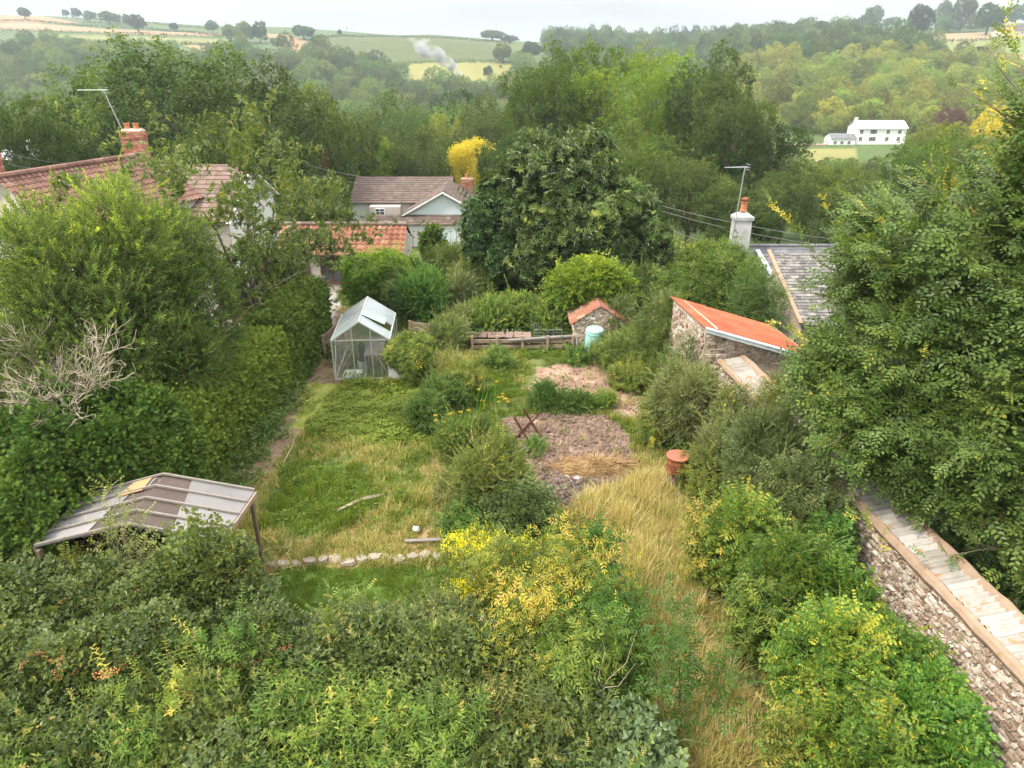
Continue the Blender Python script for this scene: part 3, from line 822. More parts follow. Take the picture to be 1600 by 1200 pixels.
def grow_poly(p, s):
    c = np.mean(np.array(p), 0); return [tuple(c+(np.array(q)-c)*s) for q in p]
fields = list(FP.values())
def wood(name, label, poly, sp, size, mats, seed, tint=.45, pale=None):
    x, y = region(poly, sp, excl=fields)
    # keep trees off the land just in front of a field so it stays open to view
    keep = np.ones(len(x), bool)
    for f in fields:
        for s in (8, 18, 30, 42, 55): keep &= ~(inpoly(x, y+s, f) & (rng.random(len(x)) < .85))
    x, y = x[keep], y[keep]; n_ = len(x)
    z = HT(x, y)-1.0
    s = size*rng.uniform(.7, 1.25, n_)
    S = np.stack([s, s*rng.uniform(.85, 1.15, n_), s*rng.uniform(.75, 1.25, n_)], 1)
    R = np.stack([rng.normal(0, .05, n_), rng.normal(0, .05, n_), rng.uniform(0, 6.28, n_)], 1)
    temps = [crown_mb([18, 22, 16, 14][i], 620, .13, seed+i, asp=[.85, 1.0, 1.15, .9][i], tint=tint) for i in range(4)]
    return stuff(name, label, np.stack([x, y, z], 1), R, S, rng.integers(0, 4, n_), temps, mats)
wood('woodland', 'hazy dense woodland covering the valley side on the left below the tan fields',
     [(-520,520),(-330,330),(-60,300),(10,330),(40,470),(10,560),(-70,560),(-170,560),(-330,575),(-600,575)], 9.5, 6.0, [M['wood'], M['stem']], 100)
wood('woodland', 'yellow-green woodland on the valley side on the right above the white farmhouse',
     [(66,246),(150,238),(300,222),(520,240),(600,420),(300,440),(120,420),(45,360)], 8.5, 5.2, [M['goldwood'], M['stem']], 200)
wood('woodland', 'dark blue-green woodland along the right hand ridge beneath the skyline',
     [(40,440),(300,430),(620,420),(900,600),(700,800),(420,660),(330,800),(150,1000),(40,1000),(30,640)], 11, 6.2, [M['wood'], M['stem']], 300, .3)
wood('valley_trees', 'mixed trees filling the valley floor beyond the garden trees',
     [(-260,180),(-90,118),(40,118),(62,190),(70,262),(60,300),(-60,310),(-330,320)], 8.0, 4.8, [M['wood'], M['stem']], 400, .42)

wood('scrub', 'low scrubby trees on the valley floor in front of the white farmhouse',
     [(44,112),(150,112),(170,160),(120,166),(58,160)], 5.0, 2.1, [M['wood'], M['stem']], 450, .5)
# small hazy trees that stand out singly, each on its own spot: px, base py, half width px, height px, label
far_crowns = [crown_mb(16, 1500, .15, 500+i, asp=[.8, .95, 1.1][i], tint=.3).build('crown', [M['wood'], M['stem']]) for i in range(3)]
for o in far_crowns: COL.objects.unlink(o)
def far_tree(px, py, hw, hp, label, name='field_tree', mat=None, Y=None, group=None, lift=0):
    p = hit(px, py) if Y is None else None
    if p is None:
        X = (px-800)/F*(Y*CT+8); p = Vector((X, Y, hz(X, Y)))
    dep = p.y*CT-(p.z-CAMH)*ST
    w, h = hw*dep/F, hp*dep/F
    t = thing(name, label, 'tree', p, rng.uniform(0, 6.28), group)
    k = int(rng.integers(0, 3)); c = far_crowns[k].copy()
    COL.objects.link(c); c.parent = t; a = [.8, .95, 1.1][k]
    c.scale = (w, w, h*.93/(2*a)); c.location = (0, 0, h*.07)
    if mat:
        c.data = c.data.copy(); c.data.materials[0] = M[mat]
    mb = MB(); mb.tube([(0,0,-.4), (.05*w,0,h*.3), (0,0,h*.6)], [w*.09, w*.06, w*.03], 6, .4); mb.build('trunk', M['bark'], t)
    return t
for px, py, hw, hp, lab in [
  (40,30,10,16,'wind-leaning lone tree on the tan hilltop field at the far left'),
  (104,27,6,11,'small tree at the left end of the hilltop tree row'),
  (121,30,8,16,'round tree second in the hilltop tree row on the left'),
  (142,35,10,17,'leaning tree third in the hilltop tree row on the left'),
  (172,38,17,18,'widest tree clump of the hilltop row on the left'),
  (200,41,7,17,'slim tree between the wide clump and the big leaning tree on the left hilltop'),
  (217,51,14,26,'big leaning dark tree reaching below the tan hilltop field'),
  (272,49,8,12,'small bushy tree alone in the thin tan strip'),
  (332,52,10,18,'round tree at the right end of the tan strips'),
  (362,66,14,26,'hazy tree left of the big clump above the woodland'),
  (385,68,16,30,'tallest tree of the clump at the right end of the left hill fields'),
  (408,68,13,32,'tree at the right side of the clump by the small tan field'),
  (440,78,14,20,'low tree below the clump beside the small tan field'),
  (475,62,19,20,'rounded hazy tree clump on the skyline left of the long green field'),
  (500,72,14,16,'lower rounded trees just under the skyline clump by the green field'),
  (531,56,4,9,'tiny dark tree on the skyline at the left of the green hill'),
  (770,64,22,15,'dome of trees on the skyline at the right of the green hill'),
  (796,68,16,12,'low hazy trees right of the skyline dome'),
  (786,99,17,28,'dark round tree at the right edge of the green hill field'),
  (763,124,8,20,'narrow dark tree standing in the light green lower field'),
  (829,92,16,24,'blue-green round tree above the central treetops'),
  (890,88,16,18,'hazy round tree in the dip of the skyline'),
  (1000,72,6,10,'small tree poking above the wooded skyline'),
  (1132,52,12,14,'taller tree knoll on the wooded skyline'),
  (1226,58,13,18,'round tree on the right skyline beside the next two'),
  (1253,58,14,18,'mid tree on the right skyline left of the large one'),
  (1280,62,17,26,'large round tree left of the roof on the right skyline'),
  (1361,45,16,32,'round-headed tree standing beside the hilltop house roof'),
  (1393,44,14,16,'low tree clump between the round-headed tree and the tall trees'),
  (1432,60,20,46,'tall hazy tree left of the pair on the right skyline'),
  (1470,45,14,38,'left one of the tall pair of trees on the right skyline'),
  (1500,45,18,46,'tallest of the trees on the right skyline'),
  (1540,55,22,44,'broad pale tree right of the tallest skyline tree'),
  (1585,40,16,30,'hazy tree at the far right of the skyline'),
  (1460,78,8,10,'round bush in the middle of the right green field'),
  (1520,100,26,24,'dark broad tree at the lower edge of the right green field')]:
    far_tree(px, py, hw, hp, lab)

def hedgerow(label, pts, h=2.5, w=1.6):
    P = []
    W = [hit(*p) for p in pts]
    t = None; mb = MB()
    for a, b in zip(W[:-1], W[1:]):
        L = (b-a).length; k = max(3, int(L/1.8))
        for i in range(k):
            q = a.lerp(b, (i+rng.random())/k); P.append((q.x, q.y, hz(q.x, q.y)))
    P = np.array(P); o = P.mean(0)
    for r_ in range(7):
        n_ = len(P); hh = h*(.5+.7*fbm(P[:, 0]/12, P[:, 1]/12, s=3))
        Q = P-o+np.stack([rng.normal(0, w*.5, n_), rng.normal(0, w*.5, n_), hh*rng.random(n_)], 1)
        mb.scatter(T['tuft'], Q, frames(unit(rng.normal(size=(n_, 3))), unit(rng.normal(size=(n_, 3)))), 1.1, .3)
    ob = mb.build('hedgerow', [M['wood'], M['stem']]); ob.location = o
    tag(ob, label, 'hedge', 'hedgerows between the far fields')
for lab, pts in [('dark hedgerow between the two upper tan strips on the left hill', [(0,33),(60,35),(140,42),(230,46),(345,57)]),
                 ('dark hedgerow under the wide tan strip on the left hill', [(0,47),(70,50),(200,54),(350,59)]),
                 ('hedgerow under the pale green strip on the left hill', [(90,64),(200,67),(290,69),(375,74)]),
                 ('skyline hedge along the top of the left hill', [(130,36),(240,38),(330,46)]),
                 ('long hedge line across the top of the green hill field', [(500,60),(600,58),(700,61),(790,69)]),
                 ('hedge line between the green hill field and the light lower field', [(640,99),(720,99),(800,99)]),
                 ('dark hedge between the green and tan fields on the right hill', [(1440,68),(1500,66),(1620,61)])]:
    hedgerow(lab, pts, 2.2)
# ------------------------------------------------------------------ building helpers
def roof(mb, O, U, V, lu, lv, tw, th, prof='pan', K=5, lift=.025, mask=None, tint=.5, tsd=.18, amp=.03, gap=0.0, m=0, sag=0.0):
    """tiles laid on a plane: O eave corner, U along the eave, V up the slope"""
    O, U, V = np.array(O, float), unit(U), unit(V); N = unit(np.cross(U, V)); N = N if N[2] > 0 else -N
    nu, nv = max(1, round(lu/tw)), max(1, round(lv/th)); tw, th = lu/nu, lv/nv
    I, J = np.meshgrid(np.arange(nu), np.arange(nv)); I, J = I.ravel(), J.ravel()
    off = (J % 2)*.5*tw if prof == 'flat' else 0*J
    if mask is not None:
        k = np.array([mask((i+.5)*tw+o_, (j+.5)*th) for i, j, o_ in zip(I, J, off*1.0)]); I, J = I[k], J[k]; off = off[k] if prof == 'flat' else 0*J
    n_ = len(I); q = np.linspace(0, 1, K)
    h = {'pan': amp*np.sin(q*2*math.pi-.6), 'roll': amp*(np.exp(-((q-.12)/.10)**2)), 'flat': 0*q, 'corr': amp*np.sin(q*2*math.pi*((K-1)/4))}[prof]
    us_ = (I*tw+off)[:, None]+q[None, :]*tw*(1-gap)
    v0 = (J*th)[:, None]+0*us_; v1 = v0+th*1.06
    jit = rng.normal(0, .12*lift, (n_, 1))
    low = O+us_[..., None]*U+v0[..., None]*V+(h+lift+jit)[..., None]*N
    top = O+us_[..., None]*U+v1[..., None]*V+(h*.9+0*jit)[..., None]*N
    und = low-N*lift*1.1
    vs = np.concatenate([und, low, top], 1)
    if sag: vs[..., 2] -= sag*(vnoise(vs[..., 0]*.5, vs[..., 1]*.5, s=8))
    fs = [(r*K+k, r*K+k+1, (r+1)*K+k+1, (r+1)*K+k) for r in (0, 1) for k in range(K-1)]
    L = (np.array(fs).ravel()[None, :]+(np.arange(n_)*3*K)[:, None]).ravel()
    t = np.full(n_*len(fs), 4); c = np.repeat(np.clip(tint+rng.normal(0, tsd, n_), 0, 1), len(fs))
    mb.raw(vs.reshape(-1, 3), L, t, c, m)

def stones(mb, O, U, V, lu, lv, mask=None, hr=(.06, .13), wr=(.10, .34), prot=(.008, .04), m=0):
    """random rubble coursing standing proud of the mortar"""
    O, U, V = np.array(O, float), unit(U), unit(V); N = np.cross(U, V)
    y = 0.0; P = []
    while y < lv:
        h = rng.uniform(*hr); x = -rng.uniform(0, .2)
        while x < lu:
            w = rng.uniform(*wr)*(.6+.4*rng.random())
            cx, cy = x+w/2, y+h/2
            if 0 <= cx-w*.4 and cx+w*.4 <= lu and cy+h*.3 < lv and (mask is None or mask(cx, cy)): P.append((cx, cy, w-.014, h-.014))
            x += w
        y += h
    P = np.array(P); n_ = len(P)
    if n_ == 0: return
    sg = np.array([(-1,-1),(1,-1),(1,1),(-1,1)])*.5
    ou = P[:, None, 0]+sg[None, :, 0]*P[:, None, 2]; ov = P[:, None, 1]+sg[None, :, 1]*P[:, None, 3]
    ou = ou+rng.normal(0, .010, ou.shape); ov = ov+rng.normal(0, .010, ov.shape)
    iu = P[:, None, 0]+(ou-P[:, None, 0])*.82; iv = P[:, None, 1]+(ov-P[:, None, 1])*.75
    pr_ = rng.uniform(*prot, (n_, 1))+rng.normal(0, .004, (n_, 4))
    A = O+ou[..., None]*U+ov[..., None]*V-.004*N; B = O+iu[..., None]*U+iv[..., None]*V+pr_[..., None]*N
    vs = np.concatenate([A, B], 1)
    fs = [(4,5,6,7),(0,1,5,4),(1,2,6,5),(2,3,7,6),(3,0,4,7)]
    L = (np.array(fs).ravel()[None, :]+(np.arange(n_)*8)[:, None]).ravel()
    mb.raw(vs.reshape(-1, 3), L, np.full(n_*5, 4), np.repeat(np.clip(rng.normal(.5, .24, n_), 0, 1), 5), m)

def prism(mb, pts, ext, c=.5, m=0):
    """polygon pts extruded by the vector ext"""
    a = np.array(pts, float); b = a+np.array(ext, float); n_ = len(a)
    fs = [tuple(range(n_)), tuple(range(2*n_-1, n_-1, -1))]+[(i, n_+i, n_+(i+1) % n_, (i+1) % n_) for i in range(n_)]
    mb.faces(np.concatenate([a, b]), fs, c, m)

def one(name, parent, mat, fn):
    mb = MB(); fn(mb); return mb.build(name, mat, parent)

def gable_shell(parent, x0, x1, y0, y1, zb, ze, zr, mat, name='wall'):
    """walls of a house, ridge along x"""
    ym = (y0+y1)/2; mb = MB()
    prism(mb, [(x0,y0,zb),(x0,y0,ze),(x0,ym,zr),(x0,y1,ze),(x0,y1,zb)], (x1-x0, 0, 0))
    return mb.build(name, mat, parent)

def window_(parent, c, w, h, face, frame='whitep', arch=False, glass='dark'):
    """window in a wall; face = outward normal (x, y)"""
    f = Vector((face[0], face[1], 0)); s = Vector((-f.y, f.x, 0)); c = Vector(c)
    mb = MB(); g = MB(); t = .06
    for q in (-1, 1): mb.bar(c+s*q*w/2-Vector((0,0,h/2)), c+s*q*w/2+Vector((0,0,h/2)), t, t, up=f)
    if not arch: mb.bar(c-s*w/2+Vector((0,0,h/2)), c+s*w/2+Vector((0,0,h/2)), t, t, up=f)
    mb.bar(c-s*(w/2+.05)-Vector((0,0,h/2+.03)), c+s*(w/2+.05)-Vector((0,0,h/2+.03)), t*1.6, t, up=f)
    mb.bar(c-Vector((0,0,h/2)), c+Vector((0,0,h/2)), t*.6, t*.6, up=f)
    pts = [c-s*w/2-Vector((0,0,h/2)), c+s*w/2-Vector((0,0,h/2)), c+s*w/2+Vector((0,0,h/2)), c-s*w/2+Vector((0,0,h/2))]
    if arch:
        arc = [c+Vector((0,0,h/2))+s*(w/2)*math.cos(a)+Vector((0,0,w/2*math.sin(a))) for a in np.linspace(0, math.pi, 9)]
        mb.tube([p[:] for p in arc], t/2, 4); pts = pts[:2]+arc
    else: mb.bar(c-s*w/2, c+s*w/2, t*.5, t*.5, up=f)
    fr = mb.build('window', M[frame], parent)
    prism(g, [(p-f*.05)[:] for p in pts], (f*.04)[:]); g.build('pane', M[glass], fr)
    return fr

def aerial(name, label, base, h, boom, tilt=(0, 0), yaw=0.0, n=9):
    t = thing(name, label, 'aerial', base, yaw)
    top = (tilt[0], tilt[1], h)
    one('pole', t, M['grey_metal'], lambda b: b.tube([(0,0,0), top], .022, 6))
    def bm(b):
        b.tube([(top[0]-boom*.85, 0, h), (top[0]+boom*.15, 0, h)], .014, 5)
        for i in range(n):
            x = top[0]-boom*.83+boom*.95*i/(n-1); l = .10+.02*i
            b.tube([(x, -l, h), (x, l, h)], .006, 4)
        for zz in (-.1, .1): b.tube([(top[0]+boom*.13, -.2, h+zz), (top[0]+boom*.13, .2, h+zz)], .008, 4)
    one('antenna', t, M['grey_metal'], bm)
    return t

def chimney(parent, c, w, d, z0, z1, mat, name='chimney', brick=True, cap='mortar', pots=(), potmat='pot'):
    mb = MB()
    if brick:
        h = .075; k = int((z1-z0)/h)
        for i in range(k):
            ex = .04 if i in (k-2, k-3, k-4) else 0
            for s in range(4):
                L_ = w if s % 2 == 0 else d
                nb = max(2, round(L_/.22)); o = .5 if i % 2 else 0
                for j in range(nb):
                    a0, a1 = (j-.5*o)/nb, (j+1-.5*o)/nb; a0, a1 = max(0, a0), min(1, a1)
                    p0, p1 = (a0-.5)*L_, (a1-.5)*L_; mid, ln = (p0+p1)/2, (p1-p0)-.012
                    off = (d if s % 2 == 0 else w)/2+ex-.02; sg = 1 if s < 2 else -1
                    cc = (c[0]+mid, c[1]+sg*off, z0+(i+.5)*h) if s % 2 == 0 else (c[0]+sg*off, c[1]+mid, z0+(i+.5)*h)
                    dd = (ln, .05, h-.012) if s % 2 == 0 else (.05, ln, h-.012)
                    mb.box(cc, dd, c_=rng.uniform(.15, .9))
        ob = mb.build(name, mat, parent)
        one('core', ob, M['mortar'], lambda b: b.box((c[0], c[1], (z0+z1)/2), (w-.03, d-.03, z1-z0)))
    else:
        mb.box((c[0], c[1], (z0+z1-.28)/2), (w, d, z1-z0-.28), taper=.94)
        mb.box((c[0], c[1], z1-.22), (w*1.12, d*1.12, .13), c_=.4)
        mb.box((c[0], c[1], z1-.085), (w*1.0, d*1.0, .13), c_=.6, taper=.55)
        ob = mb.build(name, mat, parent)
    if cap: one('cap', ob, M[cap], lambda b: b.box((c[0], c[1], z1+.03), (w*.9, d*.9, .07), taper=.8))
    for (px_, py_, r, hh) in pots:
        def pt(b):
            b.lathe([(r*1.1, 0), (r*1.1, hh*.12), (r*.92, hh*.16), (r*.88, hh*.8), (r*1.12, hh*.85), (r*1.12, hh*.97), (r*.8, hh*.98), (r*.75, hh*.3)], (c[0]+px_, c[1]+py_, z1+.05), 14)
        one('chimney_pot', ob, M[potmat], pt)
    return ob

# ------------------------------------------------------------------ left cottage with two red roofs
ct = thing('cottage', 'cream cottage with red clay and pinkish tiled roofs and brick chimneys, upper left', 'house', (-17, 33, 0))
ct.location = (0, 0, 0)
gable_shell(ct, -20.2, -12.78, 31.9, 38.7, -.6, 3.25, 5.0, M['render_c'])
mb = MB(); Vs = unit([0, 3.5, 1.85]); 
roof(mb, (-20.0, 31.65, 3.18), (1,0,0), Vs, 7.4, 4.02, .30, .34, 'roll', 6, .03, tint=.55, tsd=.12, amp=.035)
roof(mb, (-12.6, 38.95, 3.18), (-1,0,0), unit([0,-3.5,1.85]), 7.4, 4.02, .30, .34, 'roll', 6, .03, tint=.5, amp=.035)
rf = mb.build('roof', M['tile_pink'], ct)
def ridge_tiles(b, a, c, r=.11, L=.42, tint=.6):
    a, c = Vector(a), Vector(c); n_ = int((c-a).length/L); d = (c-a)/n_
    for i in range(n_): b.tube([(a+d*i)[:], (a+d*(i+.97))[:]], [r*1.05, r], 8, min(1, max(0, rng.normal(tint, .15))))
one('ridge', rf, M['tile_pink'], lambda b: ridge_tiles(b, (-20, 35.3, 5.05), (-12.6, 35.3, 5.05)))
def barge(b):
    b.bar((-12.62, 31.6, 3.12), (-12.62, 35.3, 5.02), .05, .2, up=(1,0,0)); b.bar((-12.62, 38.95, 3.12), (-12.62, 35.3, 5.02), .05, .2, up=(1,0,0))
one('bargeboard', ct, M['whitep'], barge)
one('gable_render', ct, M['render_w'], lambda b: prism(b, [(-12.77,32.0,-.5),(-12.77,32.0,3.2),(-12.77,35.3,4.88),(-12.77,38.6,3.2),(-12.77,38.6,-.5)], (.03,0,0)))
# east slope of the older wing, ridge running up to the chimney
A = Vector((-19.3, 27.6, 5.75)); Bq = Vector((-16.9, 33.9, 5.75)); d_ = (Bq-A).normalized(); s_ = Vector((d_.y, -d_.x, 0))
mb = MB(); sl = (s_*2.9+Vector((0,0,-1.75)))
eO = A+sl-d_*.3
roof(mb, eO[:], d_[:], (-sl)[:], (Bq-A).length+.6, sl.length, .24, .30, 'pan', 6, .03, tint=.42, tsd=.16, amp=.035)
sl2 = (-s_*2.9+Vector((0,0,-1.75))); roof(mb, (Bq+sl2)[:], (-d_)[:], (-sl2)[:], (Bq-A).length+.3, sl2.length, .24, .30, 'pan', 6, .03, tint=.42, amp=.035)
rf2 = mb.build('roof', M['tile_old'], ct)
one('ridge', rf2, M['tile_old'], lambda b: ridge_tiles(b, A-d_*.3+Vector((0,0,.04)), Bq+Vector((0,0,.04)), .12))
mb = MB(); bp = lambda p, z: (p.x, p.y, z)
e1, e2 = A+sl*.93, Bq+sl*.93; w1, w2 = A+sl2*.93, Bq+sl2*.93
prism(mb, [bp(e1, -.6), bp(e1, e1.z-.05), bp(A, A.z-.1), bp(w1, w1.z-.05), bp(w1, -.6)], (Bq-A)[:]); mb.build('wall', M['render_c'], ct)
vl = MB(); vl.bar((-19.6, 33.6, 4.35), (-17.2, 35.4, 5.12), .25, .05); vl.build('valley_flashing', M['lead'], ct)
chimney(ct, (-17.5, 34.6), .95, .62, 5.0, 6.78, M['brick'], pots=((-.22, 0, .12, .26), (.2, 0, .12, .26)))
chimney(ct, (-20.3, 28.4), .9, .7, 4.6, 6.6, M['brick'], cap=None)
aerial('tv_aerial', 'thin television aerial rising from the brick cottage chimney', (-17.85, 34.4, 6.75), 1.75, 1.3, (-.45, 0), 0.1)
window_(ct, (-12.70, 34.6, 2.3), 1.0, 1.1, (1, 0)); window_(ct, (-15.4, 31.87, 1.9), 1.1, 1.1, (0, -1)); window_(ct, (-17.6, 31.87, 1.9), 1.1, 1.1, (0, -1))
one('gutter', ct, M['black'], lambda b: b.tube([(-20, 31.6, 3.08), (-12.6, 31.6, 3.08)], .05, 6))
# low grey lean-to in the yard
lt = thing('lean_to_shed', 'low grey roofed shed in the yard beside the cottage behind the cherry tree', 'shed', (0, 0, 0))
one('wall', lt, M['render_c'], lambda b: b.box((-11.6, 28.3, .7), (2.4, 1.9, 1.6)))
one('roof', lt, M['felt'], lambda b: prism(b, [(-13.0, 27.2, 1.5), (-13.0, 29.4, 1.95), (-13.0, 29.4, 2.0), (-13.0, 27.2, 1.55)], (2.8, 0, 0)))
one('door', lt, M['darkwood'], lambda b: b.box((-11.0, 27.33, .55), (.8, .04, 1.1)))

# ------------------------------------------------------------------ outbuilding with red tiles
ob_ = thing('outbuilding', 'cream outbuilding with a mottled red tiled roof in front of the white house', 'outbuilding', (0, 0, 0))
x0, x1, y0, y1 = -10.6, -4.98, 31.5, 34.5
gable_shell(ob_, x0, x1, y0, y1, -.8, 1.80, 2.64, M['render_c'])
mb = MB(); sv = unit([0, 1.7, .95])
roof(mb, (x0-.1, y0-.2, 1.84), (1,0,0), sv, x1-x0+.2, 1.95, .26, .31, 'pan', 6, .03, tint=.52, tsd=.2, amp=.032, sag=.05)
roof(mb, (x1+.1, y1+.2, 1.84), (-1,0,0), unit([0,-1.7,.95]), x1-x0+.2, 1.95, .26, .31, 'pan', 6, .03, amp=.032)
rf = mb.build('roof', M['tile_red'], ob_); one('ridge', rf, M['tile_brown'], lambda b: ridge_tiles(b, (x0-.1, 33.0, 2.82), (x1+.1, 33.0, 2.82), .10, .45, .8))
one('gable_render', ob_, M['render_c'], lambda b: prism(b, [(x1, y0, -.8),(x1, y0, 1.8),(x1,33,2.66),(x1,y1,1.8),(x1,y1,-.8)], (.03,0,0), c=.75))
one('gutter', ob_, M['darkwood'], lambda b: (b.tube([(x0-.1, y0-.24, 1.80), (x1+.1, y0-.24, 1.80)], .045, 6), b.tube([(-7.0, y0-.07, 1.75), (-7.0, y0-.07, -.2)], .035, 6)))
fr = window_(ob_, (-8.2, y0-.02, 1.05), .95, 1.15, (0, -1), 'darkwood')
one('doorway', ob_, M['darkwood'], lambda b: b.box((-9.6, y0-.02, .6), (.85, .05, 1.8)))
aerial('vent_pole', 'thin dark pole standing behind the gable of the red tiled outbuilding', (-4.7, 33.2, 1.0), 1.3, .3, (0, 0), .4, 3)

# ------------------------------------------------------------------ white house with arched windows
wh = thing('white_house', 'white house with a brown tiled roof, pale blue gable and arched windows', 'house', (0, 0, 0))
gable_shell(wh, -13.9, -5.4, 62.5, 70, -6, -1.75, -.3, M['render_w'])
mb = MB(); roof(mb, (-14.1, 62.2, -1.75), (1,0,0), unit([0,4.05,1.6]), 8.8, 4.4, .34, .36, 'roll', 5, .03, tint=.42, tsd=.1, amp=.03)
roof(mb, (-5.3, 70.3, -1.75), (-1,0,0), unit([0,-4.05,1.6]), 8.8, 4.4, .34, .36, 'roll', 5, .03, tint=.42, amp=.03)
# front wing: gable facing the garden
prism2 = lambda b, c=.5: prism(b, [(-8.9,59.6,-6),(-8.9,59.6,-2.15),(-5.7,59.6,-.45),(-2.5,59.6,-2.15),(-2.5,59.6,-6)], (0,6,0), c)
one('wall', wh, M['render_w'], prism2)
one('gable_panel', wh, M['render_b'], lambda b: prism(b, [(-8.5,59.57,-2.2),(-5.7,59.57,-.62),(-2.9,59.57,-2.2)], (0,.02,0)))
roof(mb, (-9.2, 66, -2.28), (0,-1,0), unit([3.5,0,1.92]), 6.7, 4.0, .34, .36, 'roll', 5, .03, tint=.42, amp=.03)
roof(mb, (-2.2, 59.3, -2.28), (0,1,0), unit([-3.5,0,1.92]), 6.7, 4.0, .34, .36, 'roll', 5, .03, tint=.42, amp=.03)
roof(mb, (-11.6, 58.2, -2.75), (1,0,0), unit([0,1.5,.55]), 9.6, 1.55, .34, .36, 'roll', 5, .03, tint=.5, amp=.03)
roof(mb, (-3.6, 57.4, -3.3), (1,0,0), unit([0,2.4,1.1]), 2.4, 2.6, .34, .36, 'roll', 5, .03, tint=.6, amp=.03)
mb.build('roof', M['tile_brown'], wh)
one('porch_wall', wh, M['render_w'], lambda b: (b.box((-6.8, 59.0, -4.4), (9.4, 1.2, 3.2)), b.box((-2.4, 58.6, -4.7), (2.2, 2.0, 2.6))))
one('dormer', wh, M['render_c'], lambda b: b.box((-10.9, 61.9, -2.3), (2.6, 1.3, .8)))
one('bargeboard', wh, M['whitep'], lambda b: (b.bar((-9.1,59.28,-2.25), (-5.7,59.28,-.38), .08, .2, up=(0,1,0)), b.bar((-2.3,59.28,-2.25), (-5.7,59.28,-.38), .08, .2, up=(0,1,0))))
for xx in (-10.6, -8.8, -7.0, -5.2): window_(wh, (xx, 58.37, -4.0), 1.0, 1.0, (0,-1), 'whitep', True, 'render_b')
window_(wh, (-11.3, 61.22, -2.3), .8, .5, (0, -1))
chimney(wh, (-4.1, 66.5), 1.1, .8, -3, -.35, M['brick'], pots=((0, 0, .15, .35),), cap='coping')

# ------------------------------------------------------------------ slate cottage on the right
sc_ = thing('slate_cottage', 'slate roofed cottage with a stained white chimney at the right of centre', 'house', (0, 0, 0))
mb = MB(); roof(mb, (8.95, 28.7, 1.45), (1,0,0), unit([0,1.6,1.0]), 10, 1.9, .30, .20, 'flat', 2, .018, tint=.45, tsd=.13)
roof(mb, (18.9, 31.9, 1.45), (-1,0,0), unit([0,-1.6,1.0]), 10, 1.9, .30, .20, 'flat', 2, .018, tint=.45, tsd=.13)
mb.build('roof', M['slate'], sc_)
gable_shell(sc_, 9.1, 18.8, 28.8, 31.8, -1.5, 1.38, 2.32, M['render_w'])
one('ridge', sc_, M['slate'], lambda b: ridge_tiles(b, (8.9, 30.3, 2.46), (18.8, 30.3, 2.46), .08))
one('bargeboard', sc_, M['whitep'], lambda b: (b.bar((8.9,28.6,1.42), (8.9,30.3,2.46), .06, .24, up=(1,0,0)), b.bar((8.9,32.0,1.42), (8.9,30.3,2.46), .06, .24, up=(1,0,0))))
one('lead_valley', sc_, M['lead'], lambda b: b.bar((9.7,29.0,1.70), (9.25,30.1,2.40), .42, .03)); one('lead_valley', sc_, M['lead'], lambda b: b.bar((10.9,28.75,1.55), (10.5,30.0,2.36), .22, .05))
mb = MB(); roof(mb, (10.4, 24.0, 1.15), (1,0,0), unit([0,4.2,1.55]), 9, 4.5, .28, .19, 'flat', 2, .02, tint=.5, tsd=.2, sag=.12)
mb.build('lower_roof', M['slate_old'], sc_)
one('lower_wall', sc_, M['mortar'], lambda b: prism(b, [(10.6,24.2,-1.5),(10.6,24.2,1.05),(10.6,28.2,2.5),(10.6,28.2,-1.5)], (8.6,0,0)))
one('verge', sc_, M['coping'], lambda b: b.bar((10.38, 24.0, 1.2), (10.38, 28.3, 2.78), .16, .08))
chimney(sc_, (9.62, 29.8), .72, .62, 1.7, 4.0, M['chim_w'], brick=False, cap=None, pots=((0, 0, .14, .40),))
one('cowl', sc_, M['rust'], lambda b: b.lathe([(.15,0),(.17,.03),(.17,.10),(.05,.16)], (9.62, 29.8, 4.45), 14))
aerial('tv_aerial', 'tall television aerial strapped to the white chimney of the slate cottage', (9.22, 29.5, 2.9), 2.95, 1.0, (.14, 0), math.radians(8), 10)
one('bracket', bpy.data.objects['tv_aerial.001'], M['black'], lambda b: b.tube([(.02,0,.1),(.16,-.02,.15),(.2,-.02,.3),(.05,0,.42)], .018, 5))

# ------------------------------------------------------------------ stone barn with the orange tin roof
bn = thing('stone_barn', 'stone barn with a low pitched orange corrugated tin roof beside the boundary wall', 'barn', (0, 0, 0))
P1, P2 = np.array([5.05, 21.5, 3.02]), np.array([5.45, 18.75, 3.02])
Ue = P2-P1; Le = np.linalg.norm(Ue); Dn = np.array([3.2, -.12, -.92]); O2 = P1+Dn
mb = MB(); roof(mb, O2, Ue, -Dn, Le+.05, np.linalg.norm(Dn), .30, 1.15, 'corr', 17, .012, tint=.5, tsd=.12, amp=.016)
mb.build('tin_roof', M['orange_tin'], bn)
one('verge_flashing', bn, M['blueflash'], lambda b: (b.bar(P2+[-.02,-.07,.0], P2+Dn+[.1,-.07,-.0], .16, .03), b.bar(P2+[0,-.12,-.06], P2+Dn+[.1,-.12,-.06], .03, .11)))
mb = MB(); z0_ = -.3
prism(mb, [(P1[0]+.05, P1[1]-.1, z0_), (P1[0]+.05, P1[1]-.1, 2.93), (P2[0]+.05, P2[1]+.12, 2.93), (P2[0]+.05, P2[1]+.12, z0_)], (.35, 0, 0))
prism(mb, [(P2[0]+.4, P2[1]+.12, z0_), (P2[0]+.4, P2[1]+.12, 2.82), (P2[0]+3.1, P2[1]+.05, 2.02), (P2[0]+3.1, P2[1]+.05, z0_)], (0, .3, 0))
prism(mb, [(P1[0]+.4, P1[1]-.4, z0_), (P1[0]+.4, P1[1]-.4, 2.82), (P1[0]+3.1, P1[1]-.4, 2.02), (P1[0]+3.1, P1[1]-.4, z0_)], (0, .3, 0))
